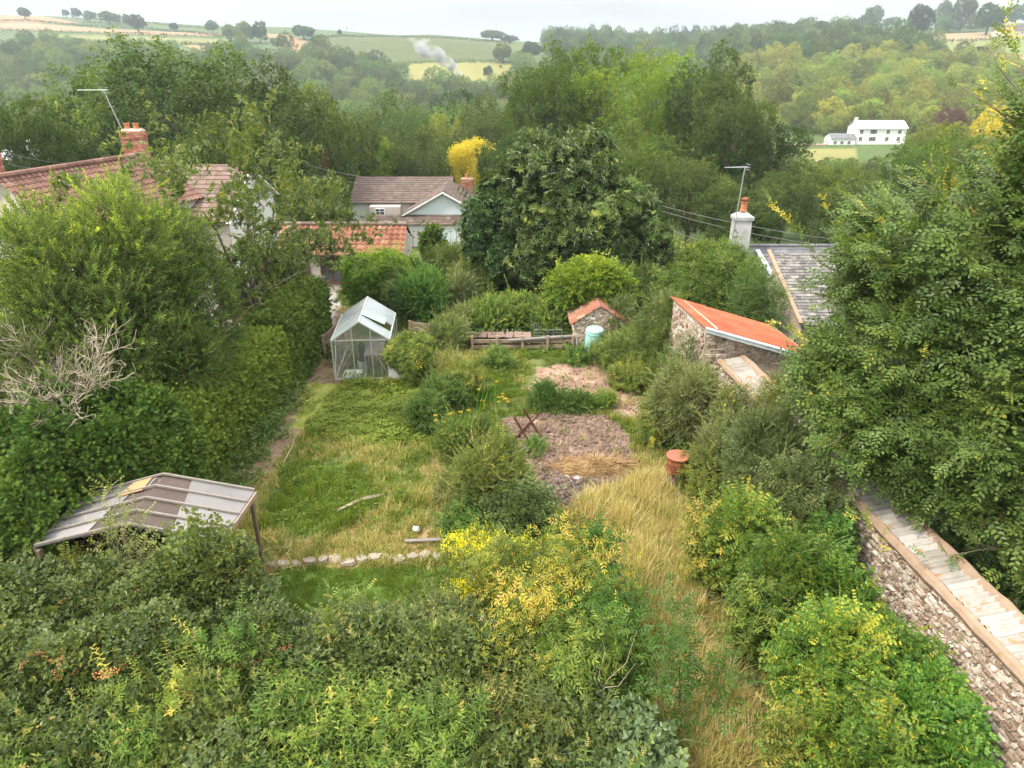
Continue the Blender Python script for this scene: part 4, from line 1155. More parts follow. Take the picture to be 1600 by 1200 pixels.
w_ = mb.build('wall', M['mortar'], bn)
mb = MB(); stones(mb, (P1[0]+.05, P1[1]-.1, 0), (P2-P1)*[1,1,0], (0,0,1), Le-.2, 2.88)
stones(mb, (P2[0]+.05, P2[1]+.12, 0), (1,0,0), (0,0,1), 3.0, 2.8, mask=lambda u, v: v < 2.82-.29*u)
mb.build('rubble', M['stone'], w_)
one('gutter', bn, M['grey_metal'], lambda b: b.tube([O2+[.05,0,-.06], O2+Ue+[.05,0,-.06]], .05, 6))

# ------------------------------------------------------------------ boundary wall with sheet capping
bw = thing('boundary_wall', 'rubble stone boundary wall capped with short corrugated cement sheets down the right side', 'wall', (0, 0, 0))
W0, W1 = np.array([5.98, 18.7]), np.array([7.62, 4.6])
dW = W1-W0; LW = np.linalg.norm(dW); dW = dW/LW; nW = np.array([-dW[1], dW[0]])*-1     # towards the garden (-x)
if nW[0] > 0: nW = -nW
th_ = .62
W3 = lambda s, o, z: np.array([*(W0+dW*s-nW*o), z])
mb = MB(); prism(mb, [W3(0,0,-.3), W3(0,0,1.94), W3(0,th_,1.94), W3(0,th_,-.3)], (*(dW*LW), 0)); core = mb.build('wall_core', M['mortar'], bw)
mb = MB(); stones(mb, W3(0,0,0), (*dW, 0), (0,0,1), LW, 1.92, hr=(.035,.085), wr=(.05,.24), prot=(.005,.06))
mb.build('rubble', M['stone'], bw)
mb = MB()
for o_, w_, h_ in ((-.02, .10, .10), (th_+.02, .14, .13)):
    k = 70; pts = [W3(LW*i/k, o_+rng.normal(0, .008), 1.98+rng.normal(0, .008)+(.07 if o_ > 0 else 0)) for i in range(k+1)]
    mb.tube(pts, [w_*(.9+.2*rng.random()) for _ in pts], 7, .5)
mb.build('mortar_fillet', M['coping'], bw)
s = 0.02; i = 0
while s < LW-.3:
    mb = MB(); wd = rng.uniform(.36, .48); tl = rng.normal(0, .012)
    O_ = W3(s, .04, 2.03+tl); ns = 18; nl = 3
    u = np.linspace(0, wd*1.03, ns); v = np.linspace(0, th_-.02+rng.normal(0, .02), nl)
    uu, vv = np.meshgrid(u, v, indexing='ij')
    zz = .020*np.sin(uu/wd*2*math.pi*3.0)+vv/th_*.10+.022*(1-uu/wd)+rng.normal(0, .003, uu.shape)
    pts = O_+uu[..., None]*np.array([*dW, 0])+vv[..., None]*np.array([*(-nW), 0])+zz[..., None]*np.array([0,0,1])
    if rng.random() < .35: pts[-4:, -1] += np.array([*nW, 0])*rng.uniform(.04, .16)
    base = pts.reshape(-1, 3); lo = base-[0, 0, .014]
    fs = []
    for a in range(ns-1):
        for b_ in range(nl-1):
            q = a*nl+b_; fs.append((q, q+1, q+nl+1, q+nl)); Q = q+ns*nl; fs.append((Q, Q+nl, Q+nl+1, Q+1))
    N_ = ns*nl
    for a in range(ns-1): fs.append((a*nl, (a+1)*nl, (a+1)*nl+N_, a*nl+N_)); fs.append((a*nl+nl-1, a*nl+nl-1+N_, (a+1)*nl+nl-1+N_, (a+1)*nl+nl-1))
    for b_ in range(nl-1): fs.append((b_, b_+N_, b_+1+N_, b_+1)); q = (ns-1)*nl+b_; fs.append((q, q+1, q+1+N_, q+N_))
    mb.faces(np.concatenate([base, lo]), fs, float(np.clip(rng.normal(.55, .18), .1, .95)))
    mb.build('capping_sheet', M['asbestos'], bw); s += wd*.985

# ------------------------------------------------------------------ small stone shed, tiled, half under ivy
sh = thing('stone_shed', 'tiny ruined stone shed with orange pantiles half buried under bright ivy', 'shed', (0, 0, 0))
mb = MB(); prism(mb, [(2.3,24.45,-.2),(2.3,24.45,1.12),(3.2,24.45,1.72),(4.1,24.45,1.12),(4.1,24.45,-.2)], (0,2.0,0)); wl = mb.build('wall', M['mortar'], sh)
mb = MB(); stones(mb, (2.3,24.45,0), (1,0,0), (0,0,1), 1.8, 1.8, mask=lambda u, v: v < 1.10+.6*(1-abs(u-.9)/.9)-.03, hr=(.05,.12), wr=(.08,.22))
stones(mb, (2.3,26.45,0), (0,-1,0), (0,0,1), 2.0, 1.05); mb.build('rubble', M['stone'], wl)
mb = MB(); roof(mb, (2.12, 26.5, 1.03), (0,-1,0), unit([.9,0,.6]), 2.15, 1.28, .24, .32, 'pan', 6, .03, tint=.75, tsd=.15, amp=.035)
roof(mb, (4.28, 24.35, 1.03), (0,1,0), unit([-.9,0,.6]), 2.15, 1.28, .24, .32, 'pan', 6, .03, tint=.6, amp=.035); mb.build('roof', M['tile_red'], sh)
one('plank', sh, M['timber_l'], lambda b: b.bar((2.63, 24.30, 0), (2.80, 24.38, 1.15), .05, .10))
one('pipe', sh, M['timber'], lambda b: b.bar((3.1, 24.36, .95), (3.9, 24.36, .88), .04, .04))

# ------------------------------------------------------------------ compost bin, timber bays
cb = thing('compost_bin', 'pale turquoise plastic compost bin with a round lid against the stone shed', 'compost bin', (2.98, 24.0, 0))
one('body', cb, M['teal'], lambda b: b.lathe([(.37,0),(.36,.05),(.345,.35),(.335,.36),(.345,.37),(.32,.82),(.335,.83),(.335,.88),(.30,.9)], n=28))
one('lid', cb, M['teal'], lambda b: b.lathe([(.315,.90),(.33,.93),(.325,.98),(.27,1.03),(.10,1.06),(.09,1.09),(.02,1.10)], n=28, col=.9))
one('hatch', cb, M['teal'], lambda b: b.box((.05,-.352,.42), (.22,.02,.10), c_=.1))
def mark(b):
    for i, (a, c) in enumerate([((0,0),(0,.05)), ((.03,0),(.03,.05)), ((.03,.05),(.055,.03)), ((.08,0),(.08,.05)), ((.08,.05),(.10,.05)), ((.13,0),(.13,.05))]):
        b.bar((.0+a[0], -.352, .56+a[1]), (.0+c[0], -.352, .56+c[1]+.001), .012, .012)
one('moulded_mark', cb, M['black'], mark)

bt = thing('compost_bay', 'low weathered timber bay of rails and posts in front of the herb bed', 'compost bay', (0, 0, 0))
one('rail', bt, M['timber_l'], lambda b: b.bar((-.15, 24.35, .42), (2.35, 24.55, .52), .14, .06))
one('rail', bt, M['timber'], lambda b: (b.bar((-1.55, 24.5, .32), (2.3, 24.5, .34), .05, .14), b.bar((-1.5, 24.45, .12), (2.25, 24.45, .14), .05, .12)))
for xx in (-1.5, -.55, .35, 1.25, 2.2): one('post', bt, M['timber'], lambda b: b.box((xx+rng.normal(0,.03), 24.4, .28), (.09, .09, .6), c_=.6))
one('stay', bt, M['timber_l'], lambda b: b.bar((2.42, 24.15, 0), (2.36, 24.5, .62), .07, .07))
for i in range(7):
    lb = one('roof_tile', None, M['tile_pink'], lambda b: b.box((0, 0, 0), (.30, .42, .025), c_=.3+.09*i))
    lb.location = (-1.42+i*.33, 24.78, .47+.01*(i % 2)); lb.rotation_euler = (.12+.03*(i % 3), .04*((i % 3)-1), .12*((i % 4)-1.5))
    tag(lb, ['first loose terracotta tile at the left end of the timber bay', 'second loose terracotta tile from the left on the timber bay', 'third loose terracotta tile along the timber bay', 'middle loose terracotta tile of the row on the timber bay', 'fifth loose terracotta tile along the timber bay', 'sixth loose terracotta tile, next to the right end of the row', 'last loose terracotta tile at the right end of the row on the bay'][i], 'roof tile', 'loose tiles laid along the timber bay')
cg = thing('wire_cage', 'small wire mesh cage standing behind the timber bay rail', 'wire cage', (1.35, 25.1, 0))
def cage(b):
    for q in np.linspace(-.5, .5, 13): b.tube([(q,-.25,.1),(q,-.25,.62),(q,.25,.70),(q,.25,.1)], .006, 3)
    for zz in np.linspace(.12, .62, 6): b.tube([(-.5,-.25,zz),(.5,-.25,zz)], .006, 3); b.tube([(-.5,.25,zz),(.5,.25,zz)], .006, 3)
one('mesh', cg, M['grey_metal'], cage)
def cframe(b):
    for a, c in (((-.52,-.25,0),(-.52,-.25,.64)), ((.52,-.25,0),(.52,-.25,.64)), ((-.52,.25,0),(-.52,.25,.72)), ((.52,.25,0),(.52,.25,.72)), ((-.52,-.25,.64),(.52,-.25,.64)), ((-.52,.25,.72),(.52,.25,.72))): b.bar(a, c, .035, .035)
one('frame', cg, M['timber_l'], cframe)
for i, (xx, yy, lab) in enumerate([(-.9, 25.3, 'left black crate with white plant labels behind the timber bay'), (-.15, 25.35, 'right black crate with white plant labels behind the timber bay')]):
    cr_ = thing('black_crate', lab, 'crate', (xx, yy, .1), .1*i, 'black crates behind the timber bay')
    def crt(b):
        b.box((0,-.2,.12), (.6,.02,.24)); b.box((0,.2,.12), (.6,.02,.24)); b.box((-.3,0,.12), (.02,.38,.24)); b.box((.3,0,.12), (.02,.38,.24)); b.box((0,0,.01), (.58,.38,.02))
    one('crate', cr_, M['black'], crt)
    for q in (-.2, -.02, .17): one('plant_label', cr_, M['whitep'], lambda b: b.box((q, -.05*q, .3), (.03, .01, .16)))

# ------------------------------------------------------------------ greenhouse
gh = thing('greenhouse', 'small aluminium framed greenhouse with pale roof panes beside the hedge', 'greenhouse', (-5.95, 21.75, 0), math.radians(4))
gW, gL, ge, gr = 1.9, 2.6, 1.42, 2.06
def ghf(b):
    w = .035
    for x in (0, gW):
        for y in (0, gL): b.bar((x,y,0), (x,y,ge), w)
        b.bar((x,0,ge), (x,gL,ge), w*1.3); b.bar((x,0,.03), (x,gL,.03), w*1.4)
        for k in range(1, 4): b.bar((x, gL*k/4, 0), (x, gL*k/4, ge), w*.6)
        b.bar((x, .05, .1), (x, gL/3, ge-.1), w*.4)
    b.bar((gW/2, -.03, gr), (gW/2, gL+.03, gr), w*1.4)
    for y in (0, gL):
        b.bar((0,y,.03), (gW,y,.03), w*1.4); b.bar((0,y,ge), (gW,y,ge), w)
        b.bar((0,y,ge), (gW/2,y,gr), w*1.2); b.bar((gW,y,ge), (gW/2,y,gr), w*1.2)
        for x in (gW*.36, gW*.68): b.bar((x,y,0), (x,y,ge+(gr-ge)*(1-abs(x-gW/2)/(gW/2))), w*.8)
        b.bar((.03,y,.05), (gW*.36,y,ge-.3), w*.4); b.bar((gW*.97,y,.05), (gW*.68,y,ge-.3), w*.4)
    for k in range(1, 4):
        for x in (0, gW): b.bar((x, gL*k/4, ge), (gW/2, gL*k/4, gr), w*.7)
one('frame', gh, M['alu'], ghf)
m, n, p, out = _mat('greenhouse_glass'); p.inputs["Base Color"].default_value = (.85,.9,.88,1); p.inputs["Roughness"].default_value = .08
tr = n.nodes.new("ShaderNodeBsdfTransparent"); tr.inputs[0].default_value = (.93,.95,.93,1)
ms_ = n.nodes.new("ShaderNodeMixShader"); ms_.inputs[0].default_value = .035
n.links.new(tr.outputs[0], ms_.inputs[1]); n.links.new(p.outputs[0], ms_.inputs[2]); n.links.new(ms_.outputs[0], out.inputs[0]); M['glass'] = m
m, n, p, out = _mat('whitened_roof_glass'); p.inputs["Base Color"].default_value = (.36,.41,.42,1); p.inputs["Roughness"].default_value = .12  # pale blue-grey panes, mostly opaque, one colour on both slopes
tr = n.nodes.new("ShaderNodeBsdfTransparent"); ms_ = n.nodes.new("ShaderNodeMixShader"); ms_.inputs[0].default_value = .78
n.links.new(tr.outputs[0], ms_.inputs[1]); n.links.new(p.outputs[0], ms_.inputs[2]); n.links.new(ms_.outputs[0], out.inputs[0]); M['roofglass'] = m
for y in (0, gL):
    for a, c in ((0, .36), (.36, .68), (.68, 1)):
        zt = lambda q: ge+(gr-ge)*(1-abs(q*gW-gW/2)/(gW/2))
        pts = [(a*gW+.02, y, .05), (c*gW-.02, y, .05), (c*gW-.02, y, zt(c)-.03)]+([(gW/2, y, gr-.03)] if a < .5 < c else [])+[(a*gW+.02, y, zt(a)-.03)]
        one('end_pane', gh, M['glass'], lambda b: prism(b, pts, (0, .004, 0)))
for x in (0, gW):
    for k in range(4): one('side_pane', gh, M['glass'], lambda b: b.box((x, gL*(k+.5)/4, ge/2+.02), (.004, gL/4-.03, ge-.08)))
for sg in (0, 1):
    for k in range(4):
        y0_, y1_ = gL*k/4+.015, gL*(k+1)/4-.015; xe = 0 if sg == 0 else gW
        vent = (k == 1 and sg == 1)
        up = .10 if vent else .018
        one('roof_pane' if not vent else 'roof_vent', gh, M['roofglass'], lambda b: prism(b, [(xe, y0_, ge+.018), (xe, y1_, ge+.018), (gW/2, y1_, gr+.012), (gW/2, y0_, gr+.012)] if not vent else [(xe*.8+gW*.1, y0_, ge+.28), (xe*.8+gW*.1, y1_, ge+.28), (gW/2, y1_, gr+.03), (gW/2, y0_, gr+.03)], (0, 0, .005)))
pt_ = thing('potting_bench', 'pale slatted bench standing inside the greenhouse on its right', 'bench', (-4.75, 22.9, 0), math.radians(4))
one('bench_top', pt_, M['timber_l'], lambda b: [b.box((q, 0, .78), (.11, 1.7, .02), c_=.9) for q in (-.24, -.12, 0, .12, .24)])
for xx in (-.27, .27):
    for yy in (-.8, .8): one('leg', pt_, M['timber_l'], lambda b: b.box((xx, yy, .385), (.05, .05, .77)))
hh_ = tag(one('heater', None, M['black'], lambda b: (b.lathe([(.10,0),(.11,.02),(.11,.42),(.09,.44),(.05,.50)], n=16), b.lathe([(.17,-.14),(.15,-.02),(.10,0)], n=16))), 'black cylinder on a grey drum inside the greenhouse', 'heater'); hh_.location = (-5.15, 22.6, .52)
bx = thing('grey_drum', 'grey drum standing under the black cylinder inside the greenhouse', 'drum', (-5.15, 22.6, 0)); one('drum', bx, M['grey_metal'], lambda b: b.lathe([(.2,0),(.2,.02),(.19,.34),(.2,.36),(.18,.375)], n=20))
ty = tag(one('white_tray', None, M['whitep'], lambda b: (b.box((0,0,.02), (.75,.5,.02)), b.box((0,-.25,.05), (.75,.02,.08)), b.box((0,.25,.05), (.75,.02,.08)), b.box((-.375,0,.05), (.02,.5,.08)), b.box((.375,0,.05), (.02,.5,.08)))), 'wide white tray on the greenhouse floor by the front panes', 'tray'); ty.location = (-5.35, 22.1, .03)
# sheet of white polythene beside the greenhouse
ps = tag(one('cold_frame', None, M['render_w'], lambda b: (prism(b, [(-.45,-.9,.62), (.45,-.9,.42), (.45,-.9,.45), (-.45,-.9,.65)], (0,1.8,0)), b.box((-.40,0,.3), (.04,1.7,.6)), b.box((.40,0,.2), (.04,1.7,.4)), b.box((0,-.85,.24), (.8,.04,.36)))), 'pale sheeted cold frame leaning against the right of the greenhouse', 'cold frame'); ps.location = (-3.72, 22.6, .0)

def panel(name, label, a, b_, h, nb, mat='timber'):
    t = thing(name, label, 'fence', (*a, 0), 0); a3, b3 = Vector((0,0,0)), Vector((b_[0]-a[0], b_[1]-a[1], 0))
    for i, q in enumerate((0, 1)): one('post', t, M[mat], lambda b: b.box((a3.lerp(b3, q)+Vector((0,0,h*.52)))[:], (.09,.09,h*1.05)))
    def sl_(b):
        for k in range(nb):
            z = h*(k+.6)/nb; b.bar(a3+Vector((0,0,z)), b3+Vector((0,0,z)), .03, h/nb*.8, c=rng.uniform(.2,.9))
        for q in (.33, .66): b.bar(a3.lerp(b3, q)+Vector((.03,-.03,.05)), a3.lerp(b3, q)+Vector((.03,-.03,h)), .04, .04)
    one('slat_panel', t, M[mat], sl_); return t
panel('fence_panel', 'slatted timber fence panel left of the greenhouse by the path', (-6.75, 23.7), (-6.35, 26.3), .85, 6)
panel('fence_panel', 'dark timber slatted panel behind the right side of the greenhouse', (-3.85, 25.2), (-3.05, 24.9), .85, 7)
for i, (x, y, w, lab) in enumerate([(-6.2, 29.2, .9, 'pale low stone wall piece left of the ivy clad pillar'), (-4.6, 28.4, 1.3, 'pale low garden wall piece right of the ivy clad pillar')]):
    t = thing('garden_wall', lab, 'wall', (x, y, 0), .1*i); mb = MB(); mb.box((0,.1,.3), (w,.3,.6)); mb.build('core', M['mortar'], t); mb = MB(); stones(mb, (-w/2,-.05,0), (1,0,0), (0,0,1), w, .58); mb.build('rubble', M['stone'], t)
    one('coping', t, M['flat_stone'], lambda b: [b.box((-w/2+.16+.3*k, .1, .63+.01*(k % 2)), (.28,.36,.05), c_=.4+.1*(k % 4)) for k in range(int(w/.3))])

# ------------------------------------------------------------------ felted shelter bottom left
st_ = thing('garden_shelter', 'open garden shelter with a low pitched grey roof of patched sheets at the lower left', 'shelter', (0, 0, 0))
rz_, ez_ = 2.1, 1.78
rA, rB = np.array([-7.17, 12.45, rz_]), np.array([-7.08, 10.75, rz_])          # ridge, going towards the camera
eR0, eR1 = np.array([-5.32, 12.36, ez_]), np.array([-5.42, 10.7, ez_])
eL0, eL1 = np.array([-8.85, 12.2, ez_-.05]), np.array([-8.8, 10.6, ez_-.05])
def skew(b, a0, a1, c1, c0, m=0, c=.5, n_=12, t=.02):
    """slightly rippled sheet between four corners"""
    q = np.linspace(0, 1, n_); U_, V_ = np.meshgrid(q, q, indexing='ij')
    P = (a0*(1-U_[...,None])+a1*U_[...,None])*(1-V_[...,None])+(c0*(1-U_[...,None])+c1*U_[...,None])*V_[...,None]
    P[..., 2] += .018*(fbm(P[...,0]*3, P[...,1]*3, s=7)-.5)
    P = P.reshape(-1, 3); lo = P-[0,0,t]; fs = []
    for i in range(n_-1):
        for j in range(n_-1):
            k = i*n_+j; fs += [(k, k+1, k+n_+1, k+n_), (k+n_*n_, k+n_+n_*n_, k+n_+1+n_*n_, k+1+n_*n_)]
    e = [i for i in range(n_)]+[i*n_+n_-1 for i in range(1, n_)]+[n_*n_-1-i for i in range(1, n_)]+[(n_-1-i)*n_ for i in range(1, n_-1)]
    N_ = n_*n_
    for i in range(len(e)): a, b2 = e[i], e[(i+1) % len(e)]; fs.append((a, a+N_, b2+N_, b2))
    b.faces(np.concatenate([P, lo]), fs, c, m)
L3 = lambda a, c, q: a*(1-q)+c*q
K_ = 4
mats_ = [M['felt'], M['feltbrown']]
mbr = MB()
for k in range(K_):
    q0, q1 = k/K_, (k+1)/K_
    for (e0, e1, cut) in ((eR0, eR1, (.38, .43, .45, .5)), (eL0, eL1, (.14, .36, .46, .5))):
        r0_, r1_ = L3(rA, rB, q0), L3(rA, rB, q1); s0, s1 = L3(e0, e1, q0), L3(e0, e1, q1); c_ = cut[k]
        skew(mbr, r0_, r1_, L3(r1_, s1, c_), L3(r0_, s0, c_), 1, .5); u_ = np.array([0, 0, .026])
        skew(mbr, L3(r0_, s0, c_-.07)+u_, L3(r1_, s1, c_-.03)+u_, s1+u_*.5, s0+u_*.5, 0, .35+.13*k)
rsh = mbr.build('roof', mats_, st_)
one('torn_patch', rsh, M['straw'], lambda b: skew(b, L3(rA,eL0,.13)+[0,-.02,.06], L3(L3(rA,rB,.28),L3(eL0,eL1,.28),.14)+[0,0,.06], L3(L3(rA,rB,.3),L3(eL0,eL1,.3),.42)+[0,0,.06], L3(rA,eL0,.34)+[0,-.05,.06], 0, .5, 5))
for k in range(K_+1):
    q = k/K_
    for e0, e1 in ((eR0, eR1), (eL0, eL1)):
        one('batten', rsh, M['timber_l'], lambda b: b.bar(L3(rA,rB,q)+[0,0,.06], L3(e0,e1,q)+[0,0,.055], .04, .04))
one('eaves_board', st_, M['timber'], lambda b: (b.bar(eR0+[.03,0,-.05], eR1+[.03,0,-.05], .04, .10), b.bar(eL0-[.03,0,.05], eL1-[.03,0,.05], .04, .10)))
for pnt in (eR0, eR1, eL0, eL1, (rA+[0,0,0]), rB): one('post', st_, M['timber'], lambda b: b.bar((pnt[0]-.08*np.sign(pnt[0]+7.2), pnt[1]-.06, 0), (pnt[0]-.08*np.sign(pnt[0]+7.2), pnt[1]-.06, pnt[2]-.02), .07, .07, c=.1))
one('beam', st_, M['timber'], lambda b: (b.bar(rA+[0,-.1,-.06], rB+[0,.1,-.06], .06, .10), b.bar(eR0+[-.1,-.05,-.07], eL0+[.1,-.05,-.07], .05, .08)))

# ------------------------------------------------------------------ rusty incinerator, saw horse, edging, junk
dr = thing('incinerator', 'rusty orange drum incinerator with a flat lid raised on a pipe stand', 'incinerator', (4.12, 15.2, 0))
one('drum', dr, M['rust'], lambda b: b.lathe([(.245,.50),(.255,.52),(.25,.62),(.262,.635),(.25,.65),(.252,.78),(.262,.795),(.25,.81),(.25,.90),(.262,.915),(.24,.93)], n=28))
one('lid', dr, M['rust_lid'], lambda b: b.lathe([(.275,.932),(.29,.94),(.29,.962),(.27,.968),(.06,.975)], n=28))
one('vent_hole', dr, M['black'], lambda b: [b.tube([(.25*math.cos(a), .25*math.sin(a), .70), (.262*math.cos(a), .262*math.sin(a), .70)], .018, 8) for a in (-1.9, -1.3, -.7)])
one('inner_flue', dr, M['grey_metal'], lambda b: b.lathe([(.14,0),(.14,.49)], n=16))
for a in (.6, 2.5, 4.1, 5.3): one('leg', dr, M['rust'], lambda b: b.bar((.22*math.cos(a), .22*math.sin(a), 0), (.22*math.cos(a), .22*math.sin(a), .51), .03, .03))
sw = thing('saw_horse', 'rusty brown folding saw horse of crossed bars on the dug soil', 'saw horse', (.42, 17.65, 0), math.radians(62))
for xx in (-.28, .30):
    one('cross_legs', sw, M['rust'], lambda b: (b.bar((xx, -.32, 0), (xx, .26, .80), .05, .045, c=.08), b.bar((xx+.03, .32, 0), (xx+.03, -.26, .80), .05, .045, c=.08)))
one('rail', sw, M['rust'], lambda b: (b.bar((-.30, -.29, .04), (.32, -.29, .04), .045, c=.1), b.bar((-.30, .29, .04), (.32, .29, .04), .045, c=.1), b.bar((-.28, 0, .42), (.30, 0, .42), .04, c=.1)))

ex = np.linspace(-5.2, -1.35, 15)
for i, x in enumerate(ex):
    w = rng.uniform(.19, .30); y = 12.22+.02*i+rng.normal(0, .035); h = rng.uniform(.05, .09); k = 9
    mb = MB(); an = np.sort(np.linspace(0, 2*math.pi, k, endpoint=False)+rng.normal(0, .18, k)); rr_ = rng.uniform(.82, 1.1, k)
    lo = np.stack([np.cos(an)*rr_*w*.62, np.sin(an)*rr_*w*.45, np.zeros(k)], 1); hi = lo*[.9,.9,1]+np.stack([np.zeros(k), np.zeros(k), h+rng.normal(0,.008,k)], 1)
    mb.faces(np.concatenate([lo, hi, [[0,0,h*1.05]]]), [(j, (j+1) % k, k+(j+1) % k, k+j) for j in range(k)]+[(k+j, k+(j+1) % k, 2*k) for j in range(k)], float(rng.uniform(.2,.9)))
    o = mb.build('edging_stone', M['flat_stone']); o.location = (x, y, 0.01); o.rotation_euler = (rng.normal(0,.05), rng.normal(0,.06), rng.normal(0,.3))
    tag(o, 'flat pale irregular stone in the edging row between the rough grass and the lawn', 'stone', 'edging stones along the lawn')
o = tag(one('plank', None, M['timber_l'], lambda b: b.bar((-.45,0,.03), (.45,.03,.05), .09, .03)), 'short pale plank lying in dry grass behind the edging stones', 'plank'); o.location = (-1.95, 12.95, .05)
o = tag(one('white_tin', None, M['whitep'], lambda b: (b.lathe([(.055,0),(.06,.01),(.06,.12),(.055,.13)], n=14))), 'small white tin lying in the dry grass near the edging', 'tin'); o.location = (-2.25, 13.35, .12); o.rotation_euler = (1.4, .3, 1.1)
mb = MB()
for i in range(3): mb.tube([(0,0,.02+.02*i), (.5,.35+.05*i,.10), (1.0,.62+.04*i,.06)], [.012,.01,.006], 5)
o = mb.build('cut_branches', M['deadwood']); o.location = (-4.15, 14.0, .12); tag(o, 'few long pale cut canes lying across the rough grass', 'canes')
mb = MB(); mb.tube([(0,0,.05), (.15,.35,.3), (.2,.6,.5)], [.014,.01,.006], 5); o = mb.build('bare_stick', M['deadwood']); o.location = (-6.1, 16.3, .05); tag(o, 'single bare forked stick by the edge of the dirt path', 'stick')

# ------------------------------------------------------------------ far buildings
fw = thing('farmhouse', 'bright white farmhouse with a pale roof at the foot of the right hand wood', 'house', (0, 0, 0))
c0 = hit(1372, 226); print('FARM', tuple(c0)); fx_, fy_, fz_ = c0
gable_shell(fw, fx_-6.8, fx_+7.6, fy_, fy_+7, fz_-2, fz_+4.6, fz_+6.3, M['whitep'])
mb = MB(); roof(mb, (fx_-7.1, fy_-.4, fz_+4.4), (1,0,0), unit([0,3.9,2.1]), 15, 4.4, .5, .5, 'flat', 2, .03, tint=.9, tsd=.05); roof(mb, (fx_+7.9, fy_+7.4, fz_+4.4), (-1,0,0), unit([0,-3.9,2.1]), 15, 4.4, .5, .5, 'flat', 2, .03, tint=.9); mb.build('roof', M['render_w'], fw)
for zz in (1.6, 3.6):
    for xx in (-5.6, -2.6, -1.6, 2.2, 5.6): window_(fw, (fx_+xx, fy_-.03, fz_+zz), 1.0, 1.1, (0,-1))
chimney(fw, (fx_-6.3, fy_+3.5), .8, .8, fz_+5.5, fz_+7.3, M['render_w'], brick=False, cap=None)
fa = thing('farm_annex', 'small white building with a grey roof left of the white farmhouse', 'outbuilding', (0, 0, 0))
ax = fx_-11.0; gable_shell(fa, ax-3.6, ax+3.6, fy_-1, fy_+4, fz_-2, fz_+1.9, fz_+3.0, M['whitep'])
mb = MB(); roof(mb, (ax-3.8, fy_-1.3, fz_+1.8), (1,0,0), unit([0,2.8,1.2]), 7.6, 3.0, .4, .4, 'flat', 2, .03, tint=.8); roof(mb, (ax+3.8, fy_+4.3, fz_+1.8), (-1,0,0), unit([0,-2.8,1.2]), 7.6, 3.0, .4, .4, 'flat', 2, .03, tint=.8); mb.build('roof', M['slate'], fa)
for xx in (-2.3, -.3, 1.8): window_(fa, (ax+xx, fy_-1.03, fz_+.7), .9, .9, (0,-1))
fb = thing('timber_deck', 'low brown timber decking left of the white farm buildings', 'deck', (0, 0, 0)); one('deck', fb, M['timber'], lambda b: b.box((ax-12, fy_-3, fz_+.2), (12, 3, .5))); one('railing', fb, M['timber_l'], lambda b: (b.bar((ax-18, fy_-4.4, fz_+1.4), (ax-6, fy_-4.4, fz_+1.4), .15), [b.bar((ax-18+k*2, fy_-4.4, fz_), (ax-18+k*2, fy_-4.4, fz_+1.4), .12) for k in range(7)]))
for px_, py_, w, lab in ((1331, 44, 12, 'long low house with a brown roof on the right hand hilltop'), (1585, 56, 14, 'hazy farm buildings at the far right edge of the hill fields')):
    c = hit(px_, py_); t = thing('hilltop_house', lab, 'house', (0, 0, 0))
    gable_shell(t, c.x-w, c.x+w, c.y, c.y+8, c.z-1, c.z+4, c.z+7, M['render_c']); mb = MB()
    roof(mb, (c.x-w-.3, c.y-.4, c.z+3.9), (1,0,0), unit([0,4.4,3.1]), 2*w+.6, 5.4, .8, .8, 'flat', 2, .03, tint=.4); roof(mb, (c.x+w+.3, c.y+8.4, c.z+3.9), (-1,0,0), unit([0,-4.4,3.1]), 2*w+.6, 5.4, .8, .8, 'flat', 2, .03, tint=.4); mb.build('roof', M['tile_brown'], t)
    window_(t, (c.x-w*.4, c.y-.05, c.z+2.2), 1.4, 1.3, (0,-1)); window_(t, (c.x+w*.4, c.y-.05, c.z+2.2), 1.4, 1.3, (0,-1))
c = GY(85, 238, 75); t = thing('far_shed', 'grey metal shed roof half hidden by the dark tree at the far left', 'shed', (0, 0, 0))
gable_shell(t, c.x-6, c.x+4, 75, 82, -7, c.z-.6, c.z+.8, M['render_c']); mb = MB(); roof(mb, (c.x-6.3, 74.6, c.z-.7), (1,0,0), unit([0,3.9,1.5]), 10.6, 4.2, 1, 2, 'flat', 2, .03, tint=.9); mb.build('roof', M['lead'], t)
for px_, py_, h, lab in ((543, 57, 9, 'thin utility pole on the skyline above the green hill field'), (689, 128, 7, 'thin utility pole at the edge of the light lower field')):
    c = hit(px_, py_); t = thing('utility_pole', lab, 'pole', c); one('pole', t, M['timber'], lambda b: b.tube([(0,0,-.5),(0,0,h)], .25, 6)); one('crossarm', t, M['timber'], lambda b: b.bar((-1,0,h-.6),(1,0,h-.6), .2))

# overhead cables
def cable(label, a, b_, sag=.5, r=.012):
    a, b_ = Vector(a), Vector(b_); pts = [(a.lerp(b_, q)-Vector((0,0,4*sag*q*(1-q))))[:] for q in np.linspace(0, 1, 14)]
    mb = MB(); mb.tube(pts, r, 4); o = mb.build('overhead_cable', M['cable']); tag(o, label, 'cable', 'overhead cables')
cable('upper overhead cable passing behind the white chimney', GY(1035, 322, 44), GY(1420, 385, 40), .35, .016)
cable('middle overhead cable passing behind the white chimney', GY(1035, 330, 44), GY(1420, 395, 40), .45, .016)
cable('lowest thin cable sagging from the dark tree towards the slate cottage', GY(1020, 345, 38), GY(1150, 388, 33), .2, .010)
cable('upper cable between the left cottage and the dark trees', GY(10, 238, 42), GY(170, 244, 50), .5, .016)
cable('lower cable crossing the shadow behind the red tiled roof', GY(10, 256, 42), GY(170, 240, 50), .6, .016)
cable('upper cable strung in front of the round lime green tree', GY(480, 258, 50), GY(720, 288, 56), .4, .016)
